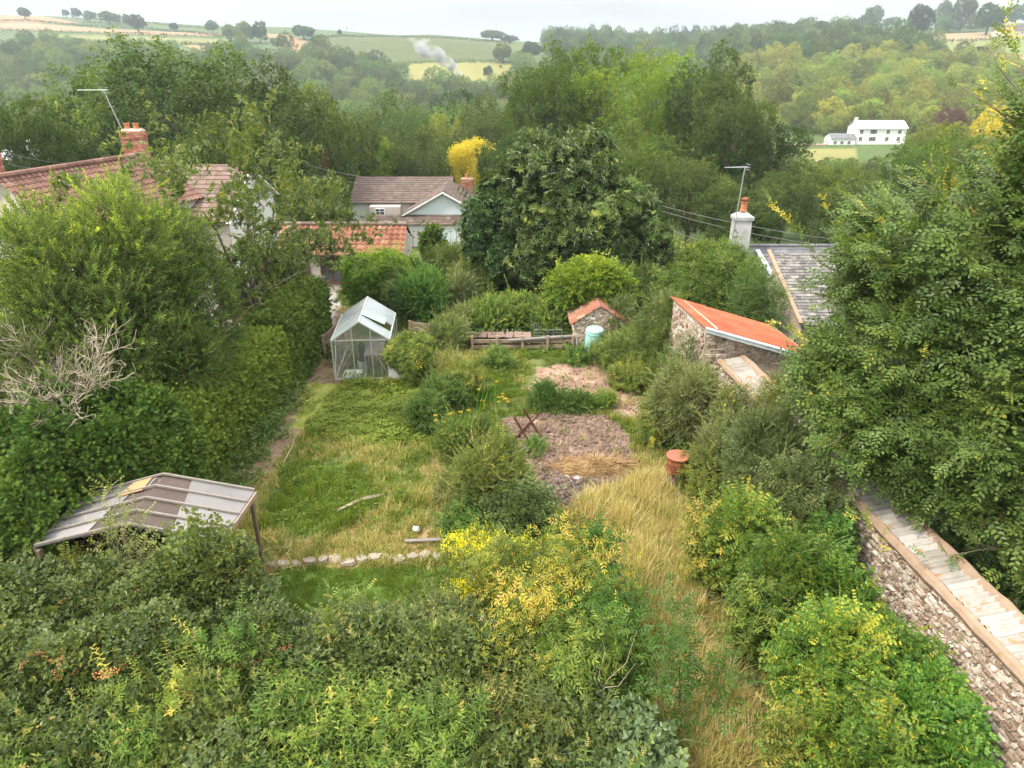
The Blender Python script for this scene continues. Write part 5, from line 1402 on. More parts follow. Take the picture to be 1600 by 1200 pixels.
cable('lower cable strung in front of the round lime green tree', GY(480, 270, 50), GY(640, 284, 54), .4, .016)
cable('cable crossing the pale blue gable of the white house', GY(600, 302, 57), GY(830, 322, 57), .3, .014)
# ------------------------------------------------------------------ garden trees beyond the houses (shared crown shapes, each its own tree)
def tree_proto(k, n, sz, asp, seed, tm='tuft', lr=(.28, .42), zmin=-.75, push=.66):
    B = lobes((0, 0, asp), (1, 1, asp), k, lr, zmin=zmin, seed=seed, push=push, box=.75)
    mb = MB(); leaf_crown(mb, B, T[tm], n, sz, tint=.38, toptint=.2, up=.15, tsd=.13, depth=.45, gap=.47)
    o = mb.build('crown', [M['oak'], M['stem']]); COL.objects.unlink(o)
    tr_ = limbs((0, 0, 0), B, .05, 9, 7).build('trunk', M['bark']); COL.objects.unlink(tr_)
    return o, tr_, asp
protos = [tree_proto(22, 5200, .060, 1.0, 901), tree_proto(30, 5200, .056, 1.25, 902, lr=(.22,.36)), tree_proto(18, 4600, .062, .85, 903), tree_proto(34, 4200, .052, 1.3, 904, lr=(.18,.30), push=.72)]
_matcopy = {}
def mid_tree(px, top, Y, hw, lab, mat='oak', k=None, name='tree', cat='tree', group=None, bot=None, sq=1.0):
    c = GY(px, top, Y); X, zt = c.x, c.z
    zb = hz(X, Y)
    dep = Y*CT-((zt+zb)/2-CAMH)*ST; w = hw*dep/F; h = zt-zb
    k = int(rng.integers(0, 3)) if k is None else k
    o, tr_, asp = protos[k]
    t = thing(name, lab, cat, (X, Y, zb), rng.uniform(0, 6.28), group)
    key = (k, mat)
    if key not in _matcopy:
        d = o.data
        if mat != 'oak':
            d = o.data.copy(); d.materials[0] = M[mat]
        _matcopy[key] = d
    a = o.copy(); a.data = _matcopy[key]; COL.objects.link(a); a.parent = t
    w *= 1.12; lo = max(0., h-2.7*w)
    # crowns keep their fullness: stretched lobes from near the ground to the top
    a.scale = (w*1.08, w*1.08*sq, (h-lo)/(2*asp)*1.10); a.location = (0, 0, lo)
    b = tr_.copy(); COL.objects.link(b); b.parent = t; b.scale = (w, w, (h-lo)/(2*asp)); b.location = (0, 0, lo)
    if lo > .3: one('stem', t, M['bark'], lambda q: q.tube([(0,0,-.3), (.1,0,lo*.5), (0,0,lo+.6)], [w*.07, w*.055, w*.05], 8))
    return t
for a in [
 (20, 158, 46, 62, 'dark brownish green tree at the far left edge above the brick chimney', 'oak', 2),
 (75, 190, 50, 45, 'dark tree between the left edge tree and the big tree', 'oak', 0),
 (210, 58, 72, 118, 'tall feathery tree rising highest behind the left cottage chimney', 'ash', 3),
 (130, 138, 62, 72, 'bright green leafy tree at the left shoulder of the big tree', 'ash', 1),
 (265, 100, 57, 140, 'massive rounded dark green tree directly behind the cottage aerial', 'oak', 0),
 (385, 122, 54, 95, 'dark green tree right of the massive tree behind the cottage', 'oak', 1),
 (335, 190, 47, 70, 'lower dark tree behind the brown tiled ridge', 'oak', 2),
 (450, 145, 66, 85, 'dark dome topped tree sloping down to the right in the left background', 'oak', 2),
 (500, 160, 74, 70, 'dark green rounded tree behind the round lime green one', 'oak', 0),
 (440, 215, 52, 60, 'dense green tree beside the tiled gable of the cottage', 'ash', 1),
 (490, 285, 44, 50, 'dark spreading tree between the cottage and the white house', 'oak', 2),
 (552, 222, 76, 54, 'round lime green tree above the brown roof of the white house', 'lime', 2),
 (585, 188, 86, 55, 'mid green tree above the lime green tree', 'oak', 1),
 (640, 205, 80, 50, 'dark tree behind the brown roof ridge of the white house', 'oak', 0),
 (640, 172, 110, 40, 'grey green tree in the valley above the white house', 'wood', 2),
 (690, 185, 100, 35, 'pale yellow green round tree behind the golden willow', 'goldwood', 2),
 (700, 225, 88, 40, 'dull green tree just left of the golden willow', 'oak', 1),
 (770, 160, 95, 55, 'grey green tree to the left of the tall ash trees', 'wood', 1),
 (785, 215, 66, 38, 'green tree filling the gap between the golden willow and the dark broadleaf', 'oak', 0),
 (850, 90, 72, 66, 'tall green tree at the left of the central ash group', 'ash', 1),
 (905, 78, 76, 62, 'tree with the fullest top, second in the central ash group', 'ash', 0),
 (985, 78, 70, 78, 'light open ash tree with pale limbs in the middle of the central group', 'lightash', 3),
 (1060, 82, 74, 70, 'yellow tipped ash right of the light open one', 'lightash', 3),
 (1112, 90, 68, 66, 'dark brownish tree at the right end of the central group', 'oak', 1),
 (1150, 135, 62, 50, 'dark leafy tree leaning out right of the central group', 'oak', 0),
 (1000, 205, 56, 75, 'lower bushy ash crown in front of the central group', 'ash', 1),
 (1085, 255, 50, 62, 'dark green lower tree behind the television aerial', 'oak', 2),
 (1190, 200, 64, 62, 'dark tree behind the television aerial of the slate cottage', 'oak', 0),
 (1160, 290, 45, 60, 'shadowy tree directly behind the white chimney', 'oak', 2),
 (1235, 262, 52, 55, 'dark tree to the right of the white chimney', 'oak', 1),
 (1285, 268, 60, 52, 'feathery green tree below the white farmhouse deck', 'ash', 2),
 (1350, 268, 62, 66, 'spreading green tree below the white farmhouse', 'ash', 1),
 (1452, 234, 68, 66, 'green tree hiding the right end of the white farmhouse', 'ash', 0),
 (1505, 215, 72, 70, 'bright green tree right of the white farmhouse', 'ash', 2),
 (1560, 240, 60, 70, 'green tree behind the beech at the right edge', 'ash', 0),
 (1475, 195, 120, 45, 'yellow green rounded tree behind the farmhouse trees', 'goldwood', 2),
 (1385, 290, 42, 85, 'dark tree low behind the left side of the beech', 'oak', 0),
 (1425, 190, 255, 24, 'small pale tree right behind the white farmhouse', 'goldwood', 2),
 (1490, 172, 190, 24, 'purple leaved tree right of the white farmhouse', 'purple', 2),
 (490, 230, 62, 20, 'small purple leaved tree left of the lime green tree', 'purple', 1)]:
    if a[5] == 'lightash' and 'lightash' not in M:
        M['lightash'] = leafmat('light_ash_leaf', [(0,(.05,.10,.02)),(.5,(.11,.19,.03)),(.82,(.22,.30,.045)),(1,(.50,.48,.05))], .5, .4, .3)
    mid_tree(*a)
for px_, top, Y, hw, lab in ((1568, 172, 130, 34, 'bright golden tree glimpsed at the right edge through the beech'),):
    mid_tree(px_, top, Y, hw, lab, 'gold', 2)

# golden weeping willow: drooping curtains of leaves
c = GY(737, 213, 82); zb = hz(c.x, 82)
t = thing('golden_willow', 'golden yellow weeping tree in the middle distance beside the dark broadleaf', 'tree', (c.x, 82, zb))
w = 38*(82*CT+5)/F; h = c.z-zb
B = lobes((0, 0, h*.66), (w, w, h*.34), 14, (.34, .46), zmin=-.3, seed=77); mb = MB()
leaf_crown(mb, B, T['tuftb'], 1500, .5, tint=.6, up=-.1)
for i in range(110):
    a_, q = rng.uniform(0, 6.28), rng.uniform(.45, .98); x_, y_ = w*q*math.cos(a_), w*q*math.sin(a_); z_ = h*.66+h*.2*(1-q); ln = rng.uniform(.25, .6)*h
    k_ = 10; P = np.stack([x_+rng.normal(0,.12,k_), y_+rng.normal(0,.12,k_), z_-np.linspace(0,ln,k_)], 1)
    mb.scatter(T['tuftb'], P, frames(unit(rng.normal(size=(k_,3))), unit(rng.normal(size=(k_,3)))), .36, .5)
mb.build('crown', [M['gold'], M['stem']], t); limbs((0,0,0), B, .25, 6).build('trunk', M['bark'], t)

# ------------------------------------------------------------------ big plants round the garden, each with its own leaves
def at(px, py, Y): return GY(px, py, Y)
def big(name, lab, cat, px, top, bot_z, Y, hw, tmpl, mat, n, size, ry=None, **kw):
    c = GY(px, top, Y); dep = Y*CT-(c.z*.5-CAMH)*ST; w = hw*dep/F
    return bush(name, lab, cat, (c.x, Y, bot_z), (w, ry or w), c.z-bot_z, tmpl, mat, n, size, **kw)

# dark broadleaf in the centre, long drooping leaves with pale tops
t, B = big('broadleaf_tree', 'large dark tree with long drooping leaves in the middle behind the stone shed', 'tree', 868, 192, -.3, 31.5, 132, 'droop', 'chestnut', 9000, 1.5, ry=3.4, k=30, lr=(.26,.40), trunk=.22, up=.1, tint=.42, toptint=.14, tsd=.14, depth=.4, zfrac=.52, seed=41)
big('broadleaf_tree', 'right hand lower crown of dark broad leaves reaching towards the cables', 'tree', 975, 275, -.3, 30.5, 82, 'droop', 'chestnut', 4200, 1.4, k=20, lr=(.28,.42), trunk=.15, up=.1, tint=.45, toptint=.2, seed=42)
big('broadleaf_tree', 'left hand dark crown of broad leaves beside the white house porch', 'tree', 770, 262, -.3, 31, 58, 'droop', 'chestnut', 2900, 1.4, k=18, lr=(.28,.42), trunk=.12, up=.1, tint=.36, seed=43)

# arching cherry left of the garden: limbs with hanging leaves
def twiggy(base, dirs, L0, r0, levels, spread, curl, kids, seed):
    g = np.random.default_rng(seed); paths = []; tips = []
    def go(p, d, L, r, lv):
        pts = [p]; q = p.copy(); dd = d.copy(); n_ = 5
        for i in range(n_):
            dd = unit(dd+g.normal(size=3)*.14+np.array([0,0,curl[lv]])); q = q+dd*L/n_; pts.append(q.copy())
            if lv >= levels-2: tips.append((q.copy(), dd.copy(), r))
        paths.append((pts, [r*(1-.75*i/n_) for i in range(n_+1)]))
        if lv < levels-1:
            for j in range(kids[lv]):
                i = 1+int((n_)*(j+.6)/kids[lv]); i = min(i, n_)
                e = unit(dd+unit(g.normal(size=3))*spread[lv]); go(pts[i], e, L*g.uniform(.45, .7), r*(1-.15*i)*.55, lv+1)
    for d in dirs: go(np.array(base, float), unit(d), L0*g.uniform(.85, 1.15), r0, 0)
    return paths, tips
def cherry(lab, base, H, R, nl, seed, mat='cherry', tm='cherry', sz=.98):
    t = thing('cherry_tree', lab, 'tree', base)
    g = np.random.default_rng(seed)
    dirs = [(math.cos(a)*.38, math.sin(a)*.38, 1) for a in np.linspace(0, 6.28, nl, endpoint=False)+g.normal(0,.2,nl)]
    mb = MB(); mb.tube([(0,0,-.2), (.05,0,H*.12), (0,0,H*.24)], [.16,.13,.11], 8)
    paths, tips = twiggy((0,0,H*.22), dirs, H*.62, .085, 4, [.9,.9,.8], [.02,-.01,-.06,-.10], [4,4,3], seed)
    for pts, rad in paths: mb.tube(pts, rad, 5, .5, cap=False)
    mb.build('trunk', M['bark'], t)
    P = np.array([q[0] for q in tips]); D = np.array([q[1] for q in tips])
    P = np.repeat(P, 2, 0); D = np.repeat(D, 2, 0); P = P+g.normal(size=P.shape)*.09
    mb = MB(); mb.scatter(T[tm], P, frames(unit(D+[0,0,-.45]+g.normal(size=D.shape)*.4), unit(g.normal(size=D.shape)*.5+[0,0,1])), sz*g.uniform(.8,1.25,len(P)), np.clip(g.normal(.5,.13,len(P))+.12*(P[:,2]/H-.5), 0, .97))
    mb.build('foliage', [M[mat], M['stem']], t)
    return len(P)
cherry('open cherry tree with long arching leafy branches in front of the cottage gable', (-9.3, 24.2, 0), 6.6, 3.4, 7, 21)
cherry('smaller leafy cherry just right of the arching one above the clipped hedge', (-9.6, 26.4, 0), 3.4, 2.0, 5, 22)

# tall willow leaved evergreen at the upper left
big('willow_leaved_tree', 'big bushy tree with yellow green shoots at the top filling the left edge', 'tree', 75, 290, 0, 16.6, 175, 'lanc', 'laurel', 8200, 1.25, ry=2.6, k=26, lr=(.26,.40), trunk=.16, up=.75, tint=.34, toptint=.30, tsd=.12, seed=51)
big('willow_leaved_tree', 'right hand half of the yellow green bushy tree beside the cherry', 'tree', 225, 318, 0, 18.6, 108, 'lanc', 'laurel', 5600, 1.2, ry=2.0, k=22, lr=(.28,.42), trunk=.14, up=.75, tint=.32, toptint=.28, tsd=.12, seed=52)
big('dark_shrub', 'dark shrub between the dead bush and the clipped hedge', 'shrub', 262, 480, 0, 17.0, 76, 'lancs', 'conifer', 3600, 1.1, k=18, trunk=.06, up=.4, tint=.36, seed=53)
big('dark_shrub', 'small dark shrub at the left edge behind the dead bush', 'shrub', 20, 480, 0, 14.6, 90, 'lanc', 'laurel', 2500, 1.0, k=16, trunk=.05, up=.6, tint=.3, seed=54)
# ornamental trees behind hedge
big('bushy_conifer', 'feathery green conifer between the clipped hedge and the outbuilding', 'shrub', 456, 446, 0, 25.5, 42, 'fan', 'conifer', 4200, 1.7, k=16, trunk=.1, up=.5, tint=.5, seed=55)

# ------------------------------------------------------------------ clipped hedge along the path
def hedge(name, lab, x0, y0, x1, y1, w, h, n, mat='hedge', size=1.0, tmpl='fan', seed=3, tint=.5):
    t = thing(name, lab, 'hedge', (x0, y0, 0)); a = np.array([0., 0.]); b = np.array([x1-x0, y1-y0]); L = np.linalg.norm(b); d = b/L; s = np.array([d[1], -d[0]])
    # faces: sides, top, ends; rounded shoulders and slow bulges
    areas = np.array([h*L, h*L, w*L, w*h, w*h]); pr_ = areas/areas.sum(); f = rng.choice(5, n, p=pr_); u, v = rng.random(n), rng.random(n)
    al = np.where(f < 3, u*L, np.where(f == 3, 0, L)); ac = np.select([f == 0, f == 1, f == 2], [0*u+w/2, 0*u-w/2, (v-.5)*w], (u-.5)*w); z = np.where(f == 2, h, v*h)
    nn = np.zeros((n, 3)); nn[f == 0, :2] = s; nn[f == 1, :2] = -s; nn[f == 2, 2] = 1; nn[f == 3, :2] = -d; nn[f == 4, :2] = d
    z = np.minimum(z, h-.22*(np.abs(ac)/(w/2))**4*(f != 2)*0-0)
    sh_ = np.clip((z/h-.82)/.18, 0, 1)**2; ac = ac*(1-.22*sh_)
    bul = (fbm(al*.8, z*.9, s=seed)-.5)*.20+(fbm(al*4, z*4, s=seed+1)-.5)*.10-rng.random(n)**2*.12
    P = np.stack([al*d[0]+ac*s[0], al*d[1]+ac*s[1], np.where(f == 2, z-.20*(np.abs(ac)/(w/2))**3, z)], 1)+nn*bul[:, None]
    mb = MB(); D = unit(nn*.55+np.array([0,0,.5])+rng.normal(size=(n,3))*.5); Zz = unit(nn+np.array([0,0,.35])+rng.normal(size=(n,3))*.35)
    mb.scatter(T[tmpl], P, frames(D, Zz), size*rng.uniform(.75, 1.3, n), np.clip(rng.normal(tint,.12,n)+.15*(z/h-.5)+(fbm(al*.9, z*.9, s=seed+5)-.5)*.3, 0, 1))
    mb.build('foliage', [M[mat], M['stem']], t)
    mb = MB(); q = max(4, int(L/.6))
    for i in range(q):
        p = d*L*(i+.5)/q; mb.tube([(p[0],p[1],-.05), (p[0]+rng.normal(0,.05),p[1],h*.5), (p[0]+rng.normal(0,.15),p[1]+rng.normal(0,.1),h*.9)], [.05,.035,.012], 5)
    mb.build('stems', M['bark'], t); return t
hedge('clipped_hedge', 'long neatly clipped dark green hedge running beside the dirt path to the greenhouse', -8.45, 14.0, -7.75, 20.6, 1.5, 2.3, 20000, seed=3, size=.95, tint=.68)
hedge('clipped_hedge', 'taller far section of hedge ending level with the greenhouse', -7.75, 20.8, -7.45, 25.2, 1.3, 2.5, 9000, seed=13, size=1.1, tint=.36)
for i, (px_, top, Y, hw, lab) in enumerate([(60, 600, 12.8, 105, 'shaggy conifer bush at the left edge below the dead branches'), (170, 620, 13.4, 95, 'shaggy conifer bush in the middle between the dead branches and the grey roof'),
    (232, 622, 14.0, 58, 'shaggy conifer bush joining the near end of the clipped hedge'), (10, 700, 11.6, 95, 'dark shaggy conifer low at the left edge beside the grey roof'), (125, 690, 12.9, 90, 'low conifer growth just above the grey roof')]):
    big('shaggy_conifer', lab, 'conifer', px_, top, 0, Y, hw, 'fan', 'conifer', 9500 if i < 3 else 6500, .95, ry=1.25, k=16, lr=(.34,.48), trunk=.07, up=.15, tint=.46, tsd=.13, seed=60+i)

# dead shrub
c = GY(105, 640, 13.6)
t = thing('dead_shrub', 'leafless dead shrub of pale tan branches above the conifers at the left', 'dead shrub', (c.x, 13.7, 0))
dirs = [(math.cos(a)*rng.uniform(.5,1.4), math.sin(a)*.8, 1) for a in np.linspace(0, 6.28, 16, endpoint=False)]
paths, tips = twiggy((0,0,c.z-.3), dirs, 1.25, .020, 4, [.75,.8,.9], [.05,.04,.05,.04], [5,4,3], 5)
mb = MB()
for pts, rad in paths: mb.tube(pts, [max(.004, q) for q in rad], 4, rng.uniform(.3,.9), cap=False)
mb.tube([(0,0,-.1), (.05,0,c.z*.5), (0,0,c.z-.3)], [.09,.07,.05], 7); mb.build('branches', M['deadwood'], t)

# ------------------------------------------------------------------ planting in the middle distance
big('golden_climber', 'golden green climber spilling over beside the cream outbuilding', 'shrub', 592, 402, 0, 28.6, 48, 'pinn', 'lime', 3800, 1.5, ry=1.2, k=16, trunk=.05, up=.1, tint=.40, toptint=.25, zfrac=.62, seed=71)
hedge('ivy_pillar', 'ivy clad pillar under the golden climber behind the greenhouse', -6.05, 27.6, -5.55, 27.6, .55, 1.75, 900, 'ivy', 1.3, 'small', 72, .3)
big('dark_climber', 'darker leafy part of the climber to the right of the pillar', 'shrub', 622, 418, 0, 28.0, 32, 'pinn', 'cherry', 1700, 1.5, k=12, trunk=.04, tint=.4, seed=73)
big('feathery_bush', 'bright green feathery bush standing behind the greenhouse roof', 'shrub', 660, 428, 0, 27.0, 34, 'lancs', 'bright', 2600, 1.5, k=12, lr=(.4,.5), trunk=.04, up=.9, tint=.42, toptint=.15, seed=74)
big('round_bush', 'olive green rounded bush behind the feathery bush', 'shrub', 650, 408, 0, 29.6, 30, 'fan', 'weed', 1700, 1.6, k=10, trunk=.04, up=.6, tint=.32, seed=75)
big('round_bush', 'rounded grey green bush left of the dark tree', 'shrub', 712, 438, 0, 28.6, 32, 'small', 'privet', 1900, 1.6, k=12, trunk=.03, tint=.45, seed=76)
big('round_bush', 'dark round bush under the outbuilding gable', 'shrub', 700, 388, -.4, 34.0, 34, 'small', 'cherry', 1700, 2.0, k=12, trunk=.04, tint=.4, seed=77)
big('conical_conifer', 'small pointed conifer in front of the arched windows', 'conifer', 676, 355, -1, 37.5, 15, 'fan', 'conifer', 1900, 2.2, k=12, trunk=.06, tint=.5, seed=78)
big('round_bush', 'brown green bush with reddish tips by the trunk of the dark tree', 'shrub', 745, 400, 0, 31, 40, 'small', 'cherry', 1700, 1.8, k=12, trunk=.04, tint=.55, seed=79)
big('round_bush', 'light green bush at the edge of the far lawn', 'shrub', 725, 478, 0, 26.2, 24, 'small', 'privet', 1100, 1.4, k=10, trunk=.03, tint=.6, seed=80)
big('round_bush', 'pale green shrub left of the timber bay', 'shrub', 702, 500, 0, 24.6, 30, 'small', 'privet', 1500, 1.3, k=12, trunk=.03, tint=.65, seed=81)
for i, (px_, top, Y, hw, lab) in enumerate([(765, 482, 26.3, 26, 'leafy comfrey clump at the left end of the herb bed'), (812, 478, 26.6, 28, 'leafy comfrey clump in the middle of the herb bed'), (858, 488, 26.0, 24, 'leafy comfrey clump at the right of the herb bed near the shed')]):
    big('comfrey_clump', lab, 'plant', px_, top, 0, Y, hw, 'lanc', 'nettle', 1500, 1.5, ry=.8, k=10, trunk=0, up=.9, tint=.45, toptint=.1, seed=90+i, group='herb bed clumps')
# ivy on the shed
big('ivy_mound', 'bright lime green ivy mound smothering the roof of the stone shed', 'ivy', 922, 412, 1.05, 26.3, 60, 'roundl', 'lime', 4200, 1.15, ry=1.0, k=18, lr=(.34,.46), trunk=.04, up=.0, tint=.38, toptint=.28, zfrac=.45, seed=95)
big('ivy_mound', 'darker ivy hanging down the right side of the stone shed', 'ivy', 966, 470, 0, 25.2, 30, 'small', 'ivy', 1900, 1.4, ry=.9, k=12, trunk=.03, tint=.45, seed=96)
big('wild_shrub', 'dark leafy shrub right of the ivy mound', 'shrub', 1000, 420, 0, 28.5, 45, 'small', 'ivy', 2000, 1.8, k=14, trunk=.04, tint=.4, seed=97)
big('wild_shrub', 'brown tinged shrub below the right side of the dark tree', 'shrub', 1040, 385, -.2, 32, 60, 'small', 'cherry', 2600, 1.9, k=16, trunk=.05, tint=.5, seed=98)
big('fig_bush', 'large leaved bright green bush behind the orange tin roof', 'shrub', 1120, 386, 0, 25.6, 72, 'pinns', 'nettle', 4200, 1.2, ry=1.6, k=20, trunk=.06, up=.2, tint=.48, toptint=.15, seed=99)
big('round_bush', 'clipped yellow green bush in front of the mossy slate roof', 'shrub', 1190, 420, 0, 22.9, 38, 'small', 'bright', 2600, 1.3, k=14, trunk=.04, tint=.35, seed=100)
big('climbing_rose', 'leafy climber hanging over the left corner of the stone barn', 'climber', 1040, 458, 0, 22.0, 33, 'small', 'ivy', 2400, 1.3, ry=.8, k=14, trunk=.04, tint=.5, seed=101)
big('wild_shrub', 'tangle of green shoots between the shed and the barn', 'shrub', 1000, 520, 0, 22.6, 48, 'small', 'ivy', 2400, 1.3, k=14, trunk=0, tint=.55, zfrac=.4, seed=102)
big('nettle_clump', 'low nettle clump at the foot of the turquoise bin', 'nettles', 962, 540, 0, 23.2, 42, 'nettle', 'nettle', 700, .9, k=12, trunk=0, up=1.2, tint=.5, zfrac=.35, seed=103)
big('nettle_clump', 'pale dry edged nettles beside the rear soil plot', 'nettles', 1000, 572, 0, 21.2, 40, 'nettle', 'weed', 650, .8, k=12, trunk=0, up=1.2, tint=.6, zfrac=.35, seed=104)

# ------------------------------------------------------------------ right border along the wall
t, B = big('apple_bush', 'grey green bush dotted with small yellow green fruit in front of the wall', 'fruit bush', 1078, 572, 0, 17.4, 56, 'small', 'privet', 6200, 1.15, ry=1.1, k=22, trunk=.06, tint=.5, seed=111)
def fruit(t, B, n, r, mat='flower_y'):
    P, N = crown_points(B, n, .05); mb = MB()
    for p in P: mb.lathe([(.004,-r),(r*.8,-r*.5),(r,0),(r*.8,r*.5),(.004,r)], p, 7)
    tag(mb.build('fruit', M[mat], t, True), kind='stuff')
M['apple'] = tintmat('yellow_green_fruit', two((.35,.40,.06), (.55,.55,.12)), .4); fruit(t, B, 260, .022, 'apple')
big('privet_bush', 'tall grey green privet leaning over the wall below the beech', 'shrub', 1228, 640, 0, 13.6, 66, 'small', 'privet', 8200, 1.15, ry=1.0, k=24, lr=(.28,.42), trunk=.06, up=.6, tint=.42, seed=112)
big('privet_bush', 'rounded blue green privet at the foot of the wall where the capping appears', 'shrub', 1262, 740, 0, 11.9, 58, 'round', 'privet', 3200, 1.0, ry=.8, k=18, trunk=.05, tint=.33, seed=113)
big('privet_bush', 'yellow green bush beside the wall behind the tall privet', 'shrub', 1222, 592, 0, 15.6, 30, 'small', 'weed', 2500, 1.1, ry=.7, k=14, trunk=.04, tint=.6, seed=114)
big('dry_weeds', 'dry weedy bush right of the rusty incinerator', 'weeds', 1115, 705, 0, 14.9, 50, 'nettle', 'weed', 800, .8, k=12, trunk=0, up=1.0, tint=.6, zfrac=.35, seed=115)
for i, (px_, top, Y, hw, tm, mt, n_, tt, lab) in enumerate([
    (1175, 775, 11.3, 56, 'round', 'bright', 3000, .5, 'bright green snowberry bush left of the blue green privet'),
    (1255, 865, 9.9, 74, 'round', 'bright', 4200, .45, 'bright green snowberry bush in the middle of the right border'),
    (1305, 880, 9.7, 54, 'roundl', 'bright', 2600, .42, 'green snowberry bush close under the wall with larger leaves'),
    (1375, 985, 8.6, 84, 'roundl', 'bright', 3600, .45, 'broad leaved bright green bush against the wall near the bottom right'),
    (1320, 985, 8.2, 68, 'round', 'bright', 3400, .62, 'yellowish green snowberry bush at the lower middle of the right border'),
    (1450, 1085, 7.3, 84, 'roundl', 'bright', 2800, .46, 'large leaved bright bush in the bottom right corner beside the wall'),
    (1350, 1110, 6.9, 90, 'roundl', 'bright', 2800, .5, 'bright leafy bush at the bottom edge right of centre'),
    (1275, 1125, 7.0, 40, 'round', 'weed', 1300, .6, 'thin yellow green shoots at the bottom edge beside the dry grass')]):
    big('snowberry_bush', lab, 'shrub', px_, top, 0, Y, hw, tm, mt, n_, 1.0, k=18, lr=(.32,.46), trunk=.03, up=.35, tint=tt, tsd=.16, toptint=.08, zfrac=.45, seed=120+i)

for i, (px_, top, Y, hw, tm, mt, n_, tt, lab) in enumerate([
    (1068, 528, 19.3, 30, 'small', 'ivy', 1300, .5, 'leafy climber growing up the stone gable of the barn'),
    (1040, 560, 20.2, 26, 'lancs', 'weed', 800, .45, 'leafy green shoots at the far end of the right border below the barn'),
    (1150, 600, 15.9, 30, 'lancs', 'privet', 1200, .6, 'pale grey green shoots against the wall between the fruit bush and the tall privet'),
    (1130, 650, 15.0, 34, 'small', 'privet', 1300, .5, 'lower grey green shrub between the fruit bush and the tall privet'),
    (1030, 640, 17.6, 24, 'nettle', 'weed', 300, .6, 'yellow green weeds at the left foot of the fruit bush'),
    (1290, 690, 12.4, 34, 'lancs', 'privet', 1000, .42, 'upright dark shoots leaning on the wall beside the rounded privet'),
    (1120, 800, 11.6, 30, 'nettle', 'weed', 330, .62, 'weedy stems with dry tips at the left edge of the snowberry bushes'),
    (1290, 820, 10.7, 40, 'roundl', 'bright', 900, .36, 'darker snowberry growth at the foot of the blue green privet'),
    (1190, 905, 9.6, 24, 'nettle', 'nettle', 220, .5, 'nettles growing up through the left side of the snowberry bushes'),
    (640, 640, 19.2, 18, 'nettle', 'weed', 160, .5, 'small weedy tuft left of the flower strip'),
    (700, 660, 16.6, 22, 'lancs', 'nettle', 380, .5, 'leafy perennial in front of the iris clump'),
    (700, 740, 14.4, 26, 'small', 'privet', 420, .6, 'low pale shrub at the left foot of the rose bush'),
    (735, 800, 12.7, 30, 'nettle', 'nettle', 330, .45, 'nettles between the rose bush and the goldenrod'),
    (860, 820, 12.2, 20, 'nettle', 'weed', 170, .55, 'weedy stems between the burnt patch and the goldenrod'),
    (780, 560, 23.0, 20, 'nettle', 'nettle', 160, .5, 'small nettle tuft on the grass in front of the timber bay'),
    (905, 560, 23.3, 16, 'nettle', 'nettle', 120, .45, 'small nettle tuft at the foot of the plank by the stone shed')]):
    big('weedy_shrub', lab, 'plant', px_, top, 0, Y, hw, tm, mt, n_, 1.0, k=10, lr=(.3,.46), trunk=0, up=.8, tint=tt, tsd=.16, zfrac=.38, seed=400+i)

# ------------------------------------------------------------------ beech on the right beyond the wall
t = thing('beech_tree', 'large spreading beech tree with glossy leaves filling the right side beyond the wall', 'tree', (10.6, 13.2, 0))
def bl(px_, py_, Y, r): p = GY(px_, py_, Y); return (p.x-10.6, p.y-13.2, p.z, r)
LB = [bl(1365,430,14,1.3), bl(1420,380,13.5,1.6), bl(1335,560,13.2,1.15), bl(1400,560,12.6,1.6), bl(1355,660,12.0,1.0), bl(1450,680,11.3,1.35), bl(1540,560,11.5,1.7), bl(1560,400,12,1.7), bl(1620,285,12,1.15),
      bl(1560,320,14.5,1.05), bl(1610,185,11.5,.5), bl(1500,770,10.6,.9), bl(1590,700,10.2,1.2), bl(1640,500,11,1.8), bl(1480,470,15.5,2.0), bl(1665,340,13,1.4), bl(1325,480,15,.95), bl(1355,372,15,.95), bl(1640,820,9.6,.8), bl(1700,650,12,2.0), bl(1380,480,17,1.6),
      bl(1560,860,9.9,.55), bl(1590,210,12,.4), bl(1480,350,13,1.0), bl(1385,755,11.0,.4), bl(1440,770,10.9,.45), bl(1290,615,12.8,.8), bl(1335,700,11.7,.7), bl(1250,560,13.4,.5)]
LB = np.array(LB); LB[:, 0] += np.where(LB[:, 2] > 4.2, .50, .2); LB[:, 3] *= .90; mb = MB()
w_ = LB[:, 3]**2; w_ /= w_.sum(); n_ = 17500; i = rng.choice(len(LB), n_, p=w_); v = unit(rng.normal(size=(n_, 3)))
rad = LB[i, 3]*(.72+.55*fbm(v[:,0]*2.5+i*1.7, v[:,1]*2.5, v[:,2]*2.5, s=4, o=2))*(1-.5*rng.random(n_)**1.3)
P = LB[i, :3]+v*rad[:, None]*[1, 1, .8]
